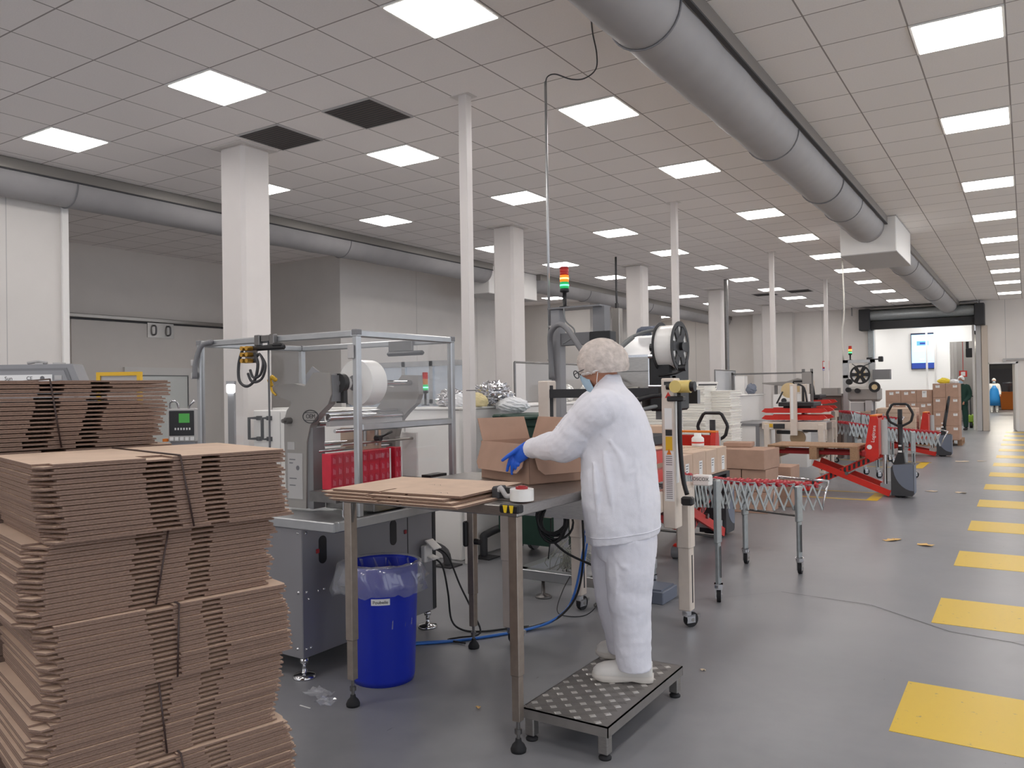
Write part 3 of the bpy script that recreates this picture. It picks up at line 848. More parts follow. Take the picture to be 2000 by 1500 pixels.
# ================= BLUE WASTE BIN =================
bx, by = -2.905,3.20
t = thing('waste_bin','blue plastic waste bin under the table with a white Poubelle label','bin',(bx,by,0))
MB().lathe([(0,.004),(.150,.004),(.153,0),(.160,.0),(.166,.03),(.190,.60),(.193,.615),(.185,.615),(.182,.60),(.160,.03),(0,.03)], (bx,by,0), n=40).build('body', M['bin_blue'], t)
# label facing the camera
dv = Vector((-bx*.3+.62, -by+.1, 0)); dv = Vector((.62,-.78,0)).normalized()
side = Vector((-dv.y, dv.x, 0))
base = Vector((bx,by,0))
rad = .1615
a0 = math.atan2(dv.y, dv.x)
b = MB(); n = 6
vs = []
for i in range(n+1):
    a = a0 + (i/n-.5)*.52
    for z in (.43,.463): vs.append(base + Vector((math.cos(a), math.sin(a), 0))*(.1660+.0022+.0253*((z-.03)/.6)) + Vector((0,0,z)))
b.add(vs, [(2*i,2*i+2,2*i+3,2*i+1) for i in range(n)])
lb = b.build('label', M['paper'], t, label='small white paper label')
text('Poubelle', .023, base + dv*.1895 + Vector((0,0,.4465)), side, (0,0,1), M['ink'], lb, 'lettering', .0003)
# clear liner hanging over the rim
rnd = random.Random(5)
prof = []
N = 44; rings = []
for (rr, z, w) in ((.174,.30,.004),(.180,.52,.004),(.184,.60,.003),(.190,.628,.004),(.204,.615,.006),(.212,.57,.012),(.217,.53,.016),(.213,.495,.02),(.204,.47,.012)):
    rg = []
    for k in range(N):
        a = 2*math.pi*k/N
        lob = 1 + .35*max(0, math.cos(a-R(205)))**3 + .12*max(0, math.cos(a-R(20)))**3 if z < .625 and rr > .192 else 1
        d = rr + (rr-.184)*(lob-1)*5*(1 if rr > .192 else 0) + w*math.sin(k*2.4+z*40) + rnd.uniform(-w,w)*.5
        rg.append((bx+d*math.cos(a), by+d*math.sin(a), z - (.05*max(0, math.cos(a-R(205)))**2 if rr > .206 else 0) + rnd.uniform(-w,w)*.8))
    rings.append(rg)
o = MB().loft(rings, caps=False).build('bin_liner', M['film'])
tag(o, 'clear plastic liner bag folded over the rim of the blue bin', 'bin bag')

# ================= WRAPPING MACHINE UNDER A CLEAR HOOD =================
t = thing('wrapping_machine','grey film wrapping machine under an aluminium framed clear hood, behind the blue bin','machine',(-3.7,3.5,0))
WMCH = t
b = MB().box(-4.5,2.945,.112,-3.24,4.075,.80,bev=.004)
cab = b.build('cabinet', M['machine_side'], t)
b = MB()
for y in (3.80,): b.box(-3.2405,y,.12,-3.2385,y+.006,.79)
b.box(-3.2405,4.045,.12,-3.236,4.075,.79)
b.build('panel_gap', M['dark'], cab)
for yy in (3.093,3.67):
    b = MB()
    pr = []
    for k in range(17):
        a = math.pi*k/16
        pr.append((yy+.028*math.cos(a), .715+.028*math.sin(a)))
    for k in range(17):
        a = math.pi+math.pi*k/16
        pr.append((yy+.028*math.cos(a), .62+.028*math.sin(a)))
    b.prism(pr, 'x', -3.242, -3.2372)
    b.build('grip_slot', M['black'], cab, label='black slotted grip')
b = MB()
for (y, z) in ((2.975,.775),(2.975,.46),(2.99,.42),(3.10,.45),(3.06,.45),(2.97,.16),(3.0,.16)):
    MB().lathe([(0,.006),(.007,.004),(.009,0)], (-3.24,y,z), (1,0,0), n=8).build('screw', M['chrome'], cab)
for (x, z) in ((-3.27,.775),(-3.27,.46),(-3.28,.16)):
    MB().lathe([(0,.006),(.007,.004),(.009,0)], (x,2.945,z), (0,-1,0), n=8).build('screw', M['chrome'], cab)
b = None
b = MB()
for (y, z) in ((3.055,.665),(3.78,.655)): b.box(-3.24,y-.012,z-.012,-3.234,y+.012,z+.012,bev=.003)
b.build('red_latch', M['red_dark'], cab)
for (x, y) in ((-3.275,2.985),(-4.4,2.985),(-3.275,4.03),(-4.4,4.03)):
    b = MB().lathe([(0,0),(.062,0),(.064,.006),(.055,.018),(.02,.026),(.013,.03),(.013,.075),(.022,.078),(.022,.1),(.016,.104),(.016,.112),(0,.112)], (x,y,0))
    b.build('levelling_foot', M['chrome'], t)
# tray and hood frame in aluminium profile
hx0, hx1, hy0, hy1, hz = -4.37,-3.0,3.13,4.0,1.855
fr = MB().box(-4.45,2.93,.80,-2.985,2.965,.852,bev=.005).box(-3.02,2.965,.80,-2.985,4.04,.852,bev=.005).box(-4.45,4.005,.80,-3.02,4.04,.852,bev=.005).box(-4.45,2.965,.80,-4.415,4.005,.852,bev=.005)
fr.box(-4.415,2.965,.80,-3.02,4.005,.835)
fr.build('tray', M['alu'], t)
def prof(x0,y0,z0,x1,y1,z1,nm='hood_post'): MB().box(x0,y0,z0,x1,y1,z1,bev=.006).build(nm, M['alu'], t)
q = .038
for (x, y) in ((hx1-q,hy0),(hx0,hy0),(hx1-q,hy1-q),(hx0,hy1-q)): prof(x,y,.852,x+q,y+q,hz-.03)
for (y, ) in ((hy0,),(hy1-q,)): prof(hx0+q,y,hz-q,hx1-q,y+q,hz,'hood_rail')
for x in (hx0, hx1-q): prof(x,hy0,hz-q,x+q,hy1,hz,'hood_rail')
prof(hx1-q,hy0+q,1.312,hx1,hy1-q,1.352,'hood_rail')
for (x, y) in ((hx1-q,hy0),(hx0,hy0),(hx1-q,hy1-q),(hx0,hy1-q)): MB().box(x-.002,y-.002,hz-.028,x+q+.002,y+q+.002,hz+.004,bev=.004).build('corner_cap', M['grey_mid'], t)
MB().box(hx0+q,hy0+.012,.86,-3.705,hy0+.017,hz-q).build('front_pane', M['glass'], t)
MB().box(-3.70,hy0+.002,.86,hx1-q,hy0+.006,hz-q).build('front_pane', M['glass'], t)
MB().box(hx1-.02,hy0+q,1.352,hx1-.015,hy1-q,hz-q).build('side_pane', M['glass_hazy'], t)
MB().box(hx1-.02,hy0+q,.86,hx1-.015,hy1-q,1.312).build('side_pane', M['glass'], t)
MB().box(hx0+.015,hy0+q,.86,hx0+.02,hy1-q,hz-q).build('side_pane', M['glass'], t)
MB().box(-3.703,hy0-.004,1.20,-3.699,hy0+.008,hz-.03).build('pane_edge', M['grey_mid'], t)
b = MB().box(-3.79,hy0-.03,hz-.055,-3.745,hy0+.0,hz+.008,bev=.004).box(-3.66,hy0-.03,hz-.055,-3.62,hy0,hz+.008,bev=.004).box(-3.74,hy0-.02,hz-.03,-3.67,hy0,hz+.004)
b.build('hinge', M['steel_dark'], t)
b = MB().box(-3.80,hy0-.045,hz-.085,-3.53,hy0-.012,hz-.055,bev=.01).box(-3.62,hy0-.05,hz-.07,-3.54,hy0-.015,hz-.045,bev=.01)
b.build('door_switch', M['black'], t, label='black door switch')
b = MB().box(-3.50,hy1-.06,hz-.075,-3.30,hy1-q,hz-.005,bev=.004)
b.build('door_damper', M['steel_dark'], t)
MB().box(-3.50,hy1-.085,hz-.105,-3.2,hy1-.045,hz-.075,bev=.012).build('door_switch', M['black'], t)
MB().box(hx1-q-.02,hy0-.016,1.70,hx1-q+.02,hy0+.0,1.775,bev=.004).build('latch', M['grey_light'], t)
MB().box(-4.40,hy0-.02,1.62,-4.36,hy0+.02,1.66,bev=.003).box(-4.40,hy0-.02,1.70,-4.36,hy0+.02,1.74,bev=.003).build('latch', M['grey_light'], t)
# brass air fittings with looping hoses hung at the front rail
b = MB().box(-3.855,hy0-.04,1.70,-3.755,hy0-.03,1.80)
b.build('fitting_plate', M['steel_dark'], t)
b = MB()
for k in range(3):
    for j in range(2):
        z = 1.785-.036*k; x = -3.835+.045*j
        b.cyl((x,hy0-.045,z),(x,hy0-.085,z),.013,n=8)
b.build('brass_fittings', M['brass'], t, label='brass fittings')
b = MB().tube([(-3.86,hy0-.05,1.79),(-3.90,hy0-.05,1.70),(-3.885,hy0-.06,1.60),(-3.82,hy0-.06,1.565),(-3.75,hy0-.06,1.60),(-3.72,hy0-.06,1.69),(-3.76,hy0-.05,1.755)],.009,n=6,sub=5)
b.tube([(-3.80,hy0-.05,1.66),(-3.76,hy0-.06,1.615),(-3.70,hy0-.06,1.63),(-3.675,hy0-.06,1.70),(-3.72,hy0-.05,1.75),(-3.76,hy0-.05,1.71)],.008,n=6,sub=5)
b.tube([(-3.82,hy0-.05,1.64),(-3.77,hy0-.06,1.59),(-3.69,hy0-.06,1.605),(-3.655,hy0-.06,1.68),(-3.70,hy0-.05,1.735)],.008,n=6,sub=5)
b.build('air_hose', M['charcoal'], t)
b = MB().tube([(-4.20,hy0-.01,1.845),(-4.29,hy0-.02,1.82),(-4.335,hy0-.03,1.72),(-4.345,hy0-.03,1.62)],.016,n=6,sub=4)
b.build('conduit_hose', M['grey_mid'], t)
# cast side plates, rollers and film spindle
pl = [(-3.512,.852),(-3.500,1.24),(-3.47,1.335),(-3.40,1.40),(-3.325,1.455),(-3.300,1.51),(-3.306,1.632),(-3.44,1.637),(-3.512,1.560),(-3.60,1.577),(-3.74,1.572),(-3.783,1.556),(-3.783,1.535),(-3.72,1.495),(-3.64,1.48),(-3.625,1.455),(-3.665,1.42),(-3.688,1.36),(-3.69,1.24),(-3.677,.852)]
b = MB().prism(pl[::-1], 'y', 3.23, 3.285)
b.build('side_plate', M['machine_grey'], t)
b = MB().box(-3.51,3.24,.852,-3.46,3.33,1.32).box(-3.31,3.24,1.47,-3.295,3.33,1.62)
b.build('plate_rib', M['grey_mid'], t)
b = MB().prism([(x+.07,z-.01) for x, z in pl[::-1]], 'y', 3.92, 3.965)
b.build('side_plate', M['machine_grey'], t)
# emblem: lettering in an oval ring on the front plate
b = MB()
for sc_ in (1, ):
    b.tube([(-3.465+.062*math.cos(a), 3.2285, 1.385+.037*math.sin(a)) for a in [2*math.pi*k/28 for k in range(28)]], .0032, n=4, closed=True)
em = b.build('emblem', M['charcoal'], t, label='dark oval emblem with letters')
MB().box(-3.517,3.2285,1.405,-3.413,3.23,1.409).box(-3.517,3.2285,1.361,-3.413,3.23,1.365).build('emblem_bar', M['charcoal'], em)
text('OEM', .036, (-3.465,3.2285,1.385), (1,0,0), (0,0,1), M['charcoal'], em, 'lettering', .0006)
MB().box(-3.66,3.2275,.905,-3.535,3.2295,1.17).box(-3.66,3.2275,1.19,-3.60,3.2295,1.235).build('notice_sheet', M['grey_light'], t, label='pale notice sheets')
b = MB()
for (z, w_) in ((1.13,.05),(1.11,.03),(1.02,.06),(.98,.05)): b.box(-3.645,3.2268,z,-3.645+w_,3.228,z+.006)
b.cyl((-3.575,3.2268,1.085),(-3.575,3.228,1.085),.014,n=12)
b.build('notice_print', M['ink_grey'], t)
MB().cyl((-3.635,3.19,1.36),(-3.635,3.23,1.36),.02,n=10).cyl((-3.635,3.17,1.36),(-3.635,3.19,1.36),.012,n=8).build('knob', M['steel_dark'], t)
b = MB().tube([(-3.783,3.22,1.565),(-3.80,3.22,1.60),(-3.775,3.22,1.62),(-3.745,3.22,1.60)],.014,n=6).tube([(-3.79,3.22,1.56),(-3.775,3.22,1.53),(-3.745,3.22,1.51)],.007,n=6)
b.build('yellow_guard', M['yellow'], t, label='yellow safety guard')
b = MB()
for (x, z, r_) in ((-3.42,1.40,.016),(-3.38,1.375,.022),(-3.46,1.34,.014),(-3.50,1.215,.016),(-3.47,1.18,.012),(-3.33,1.30,.012)):
    b.cyl((x,3.285,z),(x,3.92,z),r_,n=12)
b.build('rollers', M['chrome'], t)
MB().box(-3.40,3.285,1.325,-3.37,3.92,1.355).build('cross_bar', M['grey_light'], t)
MB().cyl((-3.30,3.285,1.575),(-3.30,3.95,1.575),.018,n=12).cyl((-3.30,3.33,1.575),(-3.30,3.36,1.575),.04,n=12).build('spindle', M['chrome'], t)
MB().cyl((-3.30,3.29,1.575),(-3.30,3.325,1.575),.055,n=14).box(-3.33,3.30,1.46,-3.27,3.33,1.53).build('brake', M['black'], t)
MB().box(-3.62,3.62,1.16,-3.30,3.64,1.30).build('tan_plate', M['carton'], t, label='tan backing plate')
MB().cyl((-3.27,3.28,1.225),(-3.27,3.92,1.225),.008,n=8).cyl((-3.3,3.5,1.20),(-3.3,3.5,1.30),.011,n=8).cyl((-3.3,3.6,1.20),(-3.3,3.6,1.30),.011,n=8).build('guide_rods', M['steel'], t)
MB().tube([(-3.26,3.56,1.245),(-3.24,3.60,1.26),(-3.23,3.66,1.28)],.007,n=6).cyl((-3.27,3.56,1.245),(-3.23,3.56,1.245),.018,n=10).build('clamp_lever', M['black'], t)
MB().box(-3.44,3.31,.852,-3.06,3.90,.985,bev=.004).box(-3.30,3.06,.93,-3.10,3.31,.985).build('conveyor_bed', M['steel_dark'], t)
b = MB()
for y in (3.06,3.12): b.cyl((-3.04,y,.85),(-3.04,y,1.0),.008,n=8).cyl((-3.04,y,.86),(-3.04,y,.90),.014,n=8)
b.build('adjuster', M['chrome'], t)
MB().box(-3.36,3.90,.985,-3.24,3.915,1.26).build('end_plate', M['white_paint'], t)
MB().box(-3.12,3.80,.99,-3.05,3.96,1.01).build('tray_stop', M['black'], t)
# power socket box on the cabinet side
sb = MB().box(-3.237,3.92,.44,-3.20,4.0,.545,bev=.006).build('socket_box', M['white_paint'], t)
MB(Matrix.Translation((-3.19,3.99,.55)) @ Matrix.Rotation(R(35),4,'Y')).box(-.04,-.045,-.004,.05,.035,.006,bev=.003).build('socket_lid', M['white_paint'], sb)
MB(Matrix.Translation((-3.19,3.98,.47)) @ Matrix.Rotation(R(15),4,'Y')).box(-.03,-.04,-.004,.04,.03,.006,bev=.003).build('socket_lid', M['white_paint'], sb)
# film reel on the spindle
t = thing('film_roll','large white roll of packing film on the spindle inside the clear hood','film roll',(-3.30,3.51,1.44))
MB().ring((-3.30,3.49,1.575),(0,1,0),.135,.043,.125,n=40).build('film', M['film_white'], t)
MB().ring((-3.30,3.49,1.575),(0,1,0),.045,.02,.16,n=24).build('core', M['grey_mid'], t)
# red printed packs standing in the machine
def pack(y0, y1, x0, x1, z0, z1, label, grp, edge=0):
    t = thing('printed_pack', label, 'carton', ((x0+x1)/2,(y0+y1)/2,z0), 0, grp)
    MB().box(x0,y0,z0,x1,y1,z1,bev=.002).build('pack_body', M['pvc_red'], t)
    b = MB()
    n = 3
    for i in range(2):
        for j in range(n):
            y = y0 + (y1-y0)*(.12+.46*i); z = z0+(z1-z0)*(.08+.31*j)
            b.box(x1,y,z,x1+.0012,y+(y1-y0)*.30,z+(z1-z0)*.22)
    b.build('print_panel', M['pack_front'], t)
    b = MB()
    for i in range(2):
        for j in range(n):
            for q_ in range(3):
                y = y0 + (y1-y0)*(.16+.46*i+.075*q_); z = z0+(z1-z0)*(.11+.31*j)
                b.box(x1+.001,y,z,x1+.002,y+(y1-y0)*.028,z+(z1-z0)*(.16-.02*q_))
    b.build('print_lines', M['pack_line'], t)
    if edge: MB().box(x1,y1-.014,z0,x1+.002,y1-.002,z1).build('white_edge', M['paper'], t)
dm('pack_pink','cc3d55',.4)
dm('pack_line','dd8a99',.4)
dm('pack_front','c5304a',.35)
for k in range(5):
    y0 = 3.115+.098*k
    pack(y0, y0+.096, -3.26, -3.19, .99, 1.185, 'red printed pack in the wrapping machine, %s of five from the front post side' % ORD[k], 'red packs in the wrapping machine', k == 4)
pack(3.635, 3.70, -3.26, -3.185, .99, 1.187, 'narrow red printed pack with white edge at the right end of the row', 'red packs in the wrapping machine', 1)
for k in range(2):
    y0 = 3.34+.1*k
    pack(y0, y0+.09, -3.44, -3.37, .99, 1.16-.02*k, 'darker red pack behind the front row near the side plate, %s' % ('left' if k == 0 else 'right'), 'red packs in the wrapping machine')

# ================= CASTORS AND CASE SEALERS =================
def castor(parent, x, y, h, r=.05, rz=0.0, mw=None):
    """castor whose stem stands at local (x, y) of its thing"""
    T = WM[parent] @ Matrix.Translation((x,y,0)) @ Matrix.Rotation(rz,4,'Z')
    b = MB(T).cyl((0,0,h-.03),(0,0,h),.03,n=12).box(-.03,-.03,h-.006,.03,.03,h)
    b.box(-.022,-.012,r*.6,-.016,.05,h-.03).box(.016,-.012,r*.6,.022,.05,h-.03).box(-.022,-.02,h-.04,.022,.05,h-.03)
    c = b.build('castor', M['chrome'], parent)
    MB(T).cyl((-.014,.03,r),(.014,.03,r),r,n=20).build('wheel', mw or M['rubber'], c)
    MB(T).cyl((-.024,.03,r),(.024,.03,r),.012,n=8).box(-.012,.05,r+.005,.012,.095,r+.025).build('axle', M['steel'], c)

def case_sealer(label, loc, rz, w, l, bed, mh, legz=.11, roll=True):
    """taping machine: four telescopic legs on castors, side beams, red belts, two masts carrying the tape head"""
    t = thing('case_sealer', label, 'case sealer', loc, rz)
    lw_ = .095
    x0, x1, y0, y1, ym = -w/2, w/2, -l/2, l/2, .02
    for (x, y) in ((x0,y0),(x1-lw_,y0),(x0,y1-lw_),(x1-lw_,y1-lw_)):
        b = MB(t).box(x,y,.50,x+lw_,y+lw_,bed-.03,bev=.012).box(x+.008,y+.008,legz,x+lw_-.008,y+lw_-.008,.51,bev=.006)
        lg = b.build('leg', M['cream'], t)
        MB(t).box(x+lw_-.009,y+.04,.16,x+lw_-.006,y+.055,.46).build('slot', M['dark'], lg)
        castor(t, x+lw_/2, y+lw_/2, legz, .048, random.uniform(-.8,.8))
    for x in (x0+.01, x1-.06):
        MB(t).box(x,y0-.03,bed-.125,x+.05,y1+.03,bed,bev=.006).build('side_beam', M['cream'], t)
    MB(t).box(x0+.06,y0+.02,bed-.13,x1-.06,y1-.02,bed-.02).build('bed', M['steel'], t)
    b = MB(t)
    for k in range(9):
        y = y0+.06+k*(y1-y0-.12)/8
        b.cyl((x0+.08,y,bed-.015),(x1-.08,y,bed-.015),.02,n=10)
    b.build('rollers', M['zinc'], t)
    for x in (x0+.10, x1-.15):
        for z in (bed+.03, bed+.145):
            b = MB(t).prism([(y0-.06,z+.02),(y0+.02,z),(y1-.06,z),(y1+.03,z+.03),(y1-.02,z+.075),(y0+.0,z+.075)],'x',x,x+.05)
            b.build('side_belt', M['red'], t, label='red side belt drive')
    MB(t).box(x0+.11,ym-.28,bed+.25,x1-.11,ym+.28,bed+.32,bev=.01).build('head_beam', M['dark'], t)
    MB(t).box(x0+.2,ym-.22,bed+.22,x1-.2,ym+.22,bed+.27).build('tape_cartridge', M['black'], t)
    for side, x in ((-1,x0+.015),(1,x1-.01)):
        ms = MB(t).box(x,ym-.05,bed-.215,x+.08,ym+.05,mh,bev=.006).build('mast', M['cream'], t)
        xs = x+.08
        MB(t).box(xs-.001,ym-.035,bed+.05,xs+.002,ym+.005,mh-.03).build('scale_strip', M['dark'] if side < 0 else M['paper'], ms)
    if roll:
        MB(t).cyl((x1-.14,ym-.1,mh-.10),(x1-.09,ym-.1,mh-.10),.125,n=28).build('tape_roll', M['tape_tan'], t, label='tan tape roll')
        MB(t).cyl((x1-.12,ym+.03,bed-.26),(x1-.07,ym+.03,bed-.26),.12,n=28).build('lower_tape_roll', M['tape_brown'], t, label='brown tape roll')
        MB(t).box(x1-.07,y0+.16,bed-.11,x1+.012,y0+.34,bed-.03,bev=.005).build('switch_box', M['dark'], t)
        MB(t).box(x1-.012,y0+.02,bed-.09,x1-.008,y0+.15,bed-.03).build('warning_label', M['yellow'], t)
        MB(t).tube([(x1-.02,ym+.2,bed+.32),(x1-.02,ym+.16,bed+.55),(x1-.03,ym+.06,mh)],.016,n=6,sub=3).tube([(x1-.02,ym-.28,bed+.30),(x1-.02,ym-.18,mh-.12)],.014,n=6).build('hose', M['dark'], t)
        MB(t).box(x1-.09,ym+.12,bed-.16,x1-.04,ym+.34,bed-.11,bev=.01).box(x1-.09,ym-.3,bed-.2,x1-.05,ym-.08,bed-.14,bev=.01).build('lower_guide', M['black'], t)
    else:
        MB(t).box(x0+.03,ym-.04,mh-.11,x1-.03,ym+.04,mh-.055).build('cross_beam', M['dark'], t)
    return t
dm('tape_brown','9c8466',.4)
SEAL = case_sealer('cream case sealing machine on castors right behind the worker', (-2.222,4.425,0), 0, .865, .95, .915, 1.575, roll=False)
t = SEAL
# notices, cable and tape roll on the right mast
xs = -1.79+.07
b = MB()
for (z0, z1, mi) in ((1.535,1.555,0),): b.box(-1.78,4.3935,z0,-1.72,4.3948,z1)
b.build('mast_bolts', M['dark'], t)
mx = -1.715
b = MB().box(mx-.07,4.3935,.86,mx-.012,4.3952,1.15).box(mx-.065,4.3935,1.28,mx-.02,4.3952,1.40)
b.build('notice_sheet', M['paper'], t, label='white instruction label')
b = MB()
for k in range(15): b.box(mx-.06,4.3928,.875+k*.011,mx-.022,4.3936,.879+k*.011)
for k in range(5): b.box(mx-.06,4.3928,1.07+k*.012,mx-.022,4.3936,1.074+k*.012)
b.build('notice_print', M['ink_grey'], t)
MB().box(mx-.06,4.3928,1.155,mx-.02,4.3952,1.235).build('warning_label', M['yellow'], t, label='yellow warning label')
MB().box(mx-.06,4.3928,1.24,mx-.02,4.3952,1.275).build('warning_header', M['dark'], t)
MB().prism([(mx-.055,1.09+.04),(mx-.025,1.09+.04),(mx-.04,1.165)],'y',4.3924,4.393).build('warning_triangle', M['orange'], t)
MB().prism([(mx-.06,1.46),(mx-.02,1.46),(mx-.04,1.495)],'y',4.3924,4.3952).build('warning_triangle', M['red'], t)
b = MB().tube([(-1.70,4.42,1.50),(-1.69,4.40,1.43),(-1.69,4.40,1.2),(-1.68,4.41,1.0),(-1.66,4.42,.90)],.014,n=8,sub=4).box(-1.69,4.39,.84,-1.62,4.44,.89,bev=.01)
b.build('mast_cable', M['black'], t)
b = MB().cyl((-1.70,4.36,1.525),(-1.70,4.45,1.525),.036,n=16)
b.cyl((-1.70,4.40,1.525),(-1.62,4.40,1.525),.037,n=18)
b.build('tape_roll', M['tape_yellow'], t, label='translucent yellow tape roll')
MB().cyl((-1.625,4.40,1.525),(-1.595,4.40,1.525),.03,n=8).cyl((-1.765,4.40,1.525),(-1.70,4.40,1.525),.02,n=8).box(-1.76,4.38,1.44,-1.66,4.43,1.47,bev=.005).build('tape_holder', M['black'], t)
b = MB().box(-1.79,4.86,.90,-1.68,4.93,.965,bev=.006)
pl2 = b.build('end_block', M['white_paint'], t)
text('.OSCOX.', .03, (-1.735,4.8595,.94), (1,0,0), (0,0,1), M['ink'], pl2, 'lettering', .0005)
MB().tube([(-2.02,4.4,1.36),(-1.95,4.38,1.44),(-1.86,4.39,1.47),(-1.80,4.4,1.475)],.014,n=8,sub=4).build('head_hose', M['black'], t)

# ================= LABEL APPLICATOR ON ITS STAND =================
dm('lid_glare','f7f7f7',.25)  # near-white base colour carries the bright reflection on the lid
t = thing('label_applicator','tall grey label applicator stand with printer and reel behind the case sealer','labelling machine',(-2.9,5.4,0))
MB().box(-3.235,5.60,.12,-3.15,5.70,2.165,bev=.006).build('post', M['grey_paint'], t)
MB().box(-2.62,5.60,.12,-2.54,5.70,1.50,bev=.006).build('post', M['grey_paint'], t)
MB().box(-3.25,5.58,2.165,-2.78,5.78,2.178).box(-2.86,5.62,1.84,-2.76,5.72,2.165).box(-3.15,5.62,1.87,-2.82,5.70,1.97,bev=.004).build('cross_arm', M['grey_mid'], t)
bx_ = MB().box(-2.86,5.55,1.855,-2.68,5.66,1.965,bev=.006).build('control_box', M['black'], t, label='black control box')
MB().box(-2.755,5.5485,1.868,-2.725,5.5495,1.90).build('warning_label', M['yellow'], bx_)
# floor frame
b = MB().box(-3.26,4.98,.13,-2.42,5.06,.20,bev=.004).box(-3.26,5.70,.13,-2.42,5.78,.20,bev=.004).box(-3.21,5.0,.14,-3.13,5.76,.20).box(-2.60,5.0,.14,-2.52,5.76,.20)
b.build('floor_frame', M['alu'], t)
for (x, y) in ((-3.0,5.03),(-2.52,5.03),(-3.2,5.74),(-2.52,5.74)):
    MB().lathe([(0,0),(.06,0),(.062,.008),(.05,.02),(.015,.03),(.012,.13),(0,.13)], (x,y,0)).build('levelling_foot', M['steel_dark'], t)
# printer housing with bright slanting lid
pb = MB().box(-2.44,5.15,1.50,-2.19,5.50,1.745,bev=.008).build('printer_housing', M['steel'], t)
MB().add([(-2.44,5.15,1.745),(-2.19,5.15,1.745),(-2.19,5.38,1.90),(-2.44,5.38,1.90),(-2.44,5.5,1.745),(-2.19,5.5,1.745),(-2.44,5.5,1.90),(-2.19,5.5,1.90)], [(0,1,2,3),(3,2,7,6),(6,7,5,4),(0,3,6,4),(1,5,7,2)]).build('slanted_lid', M['lid_glare'], pb)
MB().box(-2.44,5.148,1.735,-2.185,5.15,1.752).box(-2.198,5.146,1.50,-2.185,5.15,1.745).build('lid_edge', M['chrome'], pb)
MB().box(-2.44,5.146,1.635,-2.20,5.149,1.638).build('panel_gap', M['dark'], pb)
MB().cyl((-2.42,5.14,1.60),(-2.42,5.15,1.60),.012,n=10).build('button', M['brass'], pb)
b = MB().box(-2.185,5.12,1.36,-2.02,5.46,1.745,bev=.015)
b.prism([(-2.19,1.745),(-2.165,1.745),(-2.13,1.90),(-2.16,1.90)],'y',5.2,5.4)
b.build('drive_unit', M['black'], t, label='glossy black drive unit')
MB().cyl((-2.18,5.115,1.735),(-2.03,5.115,1.735),.014,n=10).cyl((-2.18,5.11,1.53),(-2.04,5.11,1.53),.01,n=8).build('guide_roller', M['chrome'], t)
MB().box(-2.17,5.2,1.30,-2.06,5.40,1.37).box(-2.50,5.62,1.40,-2.02,5.68,1.50).box(-2.45,5.3,1.38,-2.28,5.64,1.50).build('mount_arm', M['steel_dark'], t)
MB().cyl((-2.42,5.10,1.50),(-2.25,5.10,1.50),.03,n=12).box(-2.36,5.08,1.36,-2.22,5.24,1.48).box(-2.46,5.10,1.30,-2.42,5.14,1.50).build('pneumatic_cylinder', M['steel'], t)
b = MB()
rnd = random.Random(3)
for k in range(9):
    b.tube([(-2.36+.012*k,5.36,1.90),(-2.35+.012*k,5.33,1.94+.006*(k%3)),(-2.20+.004*k,5.34,1.955-.004*k)],.009,n=5,sub=2)
b.build('connectors', M['blue_grey'], t)
b = MB().tube([(-2.53,5.18,1.66),(-2.46,5.16,1.76),(-2.38,5.2,1.86),(-2.28,5.24,1.91),(-2.17,5.3,1.935)],.012,n=6,sub=4)
b.tube([(-2.50,5.14,1.66),(-2.42,5.13,1.78),(-2.33,5.2,1.88)],.016,n=6,sub=4)
b.tube([(-2.46,5.14,1.60),(-2.40,5.10,1.58),(-2.36,5.08,1.55)],.007,n=6,sub=3)
b.tube([(-2.42,5.08,1.345),(-2.3,5.06,1.35),(-2.17,5.1,1.385),(-2.1,5.16,1.40)],.014,n=6,sub=4)
b.build('hoses', M['cable_grey'], t)
b = MB().tube([(-3.20,5.56,1.60),(-3.215,5.56,1.85),(-3.19,5.53,1.975),(-3.10,5.5,2.03),(-3.00,5.45,1.99),(-2.88,5.4,1.86),(-2.78,5.36,1.75)],.022,n=8,sub=5)
b.build('conduit_hose', M['grey_mid'], t)
b = MB().tube([(-3.08,5.55,2.16),(-3.06,5.54,2.06),(-2.98,5.53,1.99),(-2.99,5.53,1.93),(-3.08,5.53,1.88)],.006,n=6,sub=5)
b.build('lamp_cable', M['cable_grey'], t)
# label reel with spoked black flanges
rl = MB().cyl((-2.115,5.2,1.80),(-1.995,5.2,1.80),.148,n=40).build('label_web', M['film_white'], t)
def flange(x):
    b = MB()
    n = 36; ro, ri = .172, .05
    sp = 6
    b.ring((x,5.2,1.80),(1,0,0),ro,.138,.006,n=n).ring((x,5.2,1.80),(1,0,0),.075,.02,.006,n=24)
    for k in range(sp):
        a = 2*math.pi*k/sp
        c, s_ = math.cos(a), math.sin(a)
        px = lambda r_, o: (5.2+r_*c-o*s_, 1.80+r_*s_+o*c)
        q = [px(.07,-.028),px(.142,-.036),px(.142,.036),px(.07,.028)]
        b.prism(q,'x',x-.003,x+.003)
    b.build('reel_flange', M['dark'], t)
flange(-2.12); flange(-1.985)
MB().cyl((-2.2,5.2,1.80),(-1.96,5.2,1.80),.028,n=14).build('reel_hub', M['black'], t)
MB().box(-2.10,5.10,1.56,-2.02,5.2,1.60).tube([(-2.1,5.1,1.60),(-1.97,5.08,1.615),(-1.92,5.1,1.64)],.008,n=6).cyl((-1.95,5.08,1.65),(-1.90,5.08,1.65),.022,n=8).build('web_arm', M['black'], t)

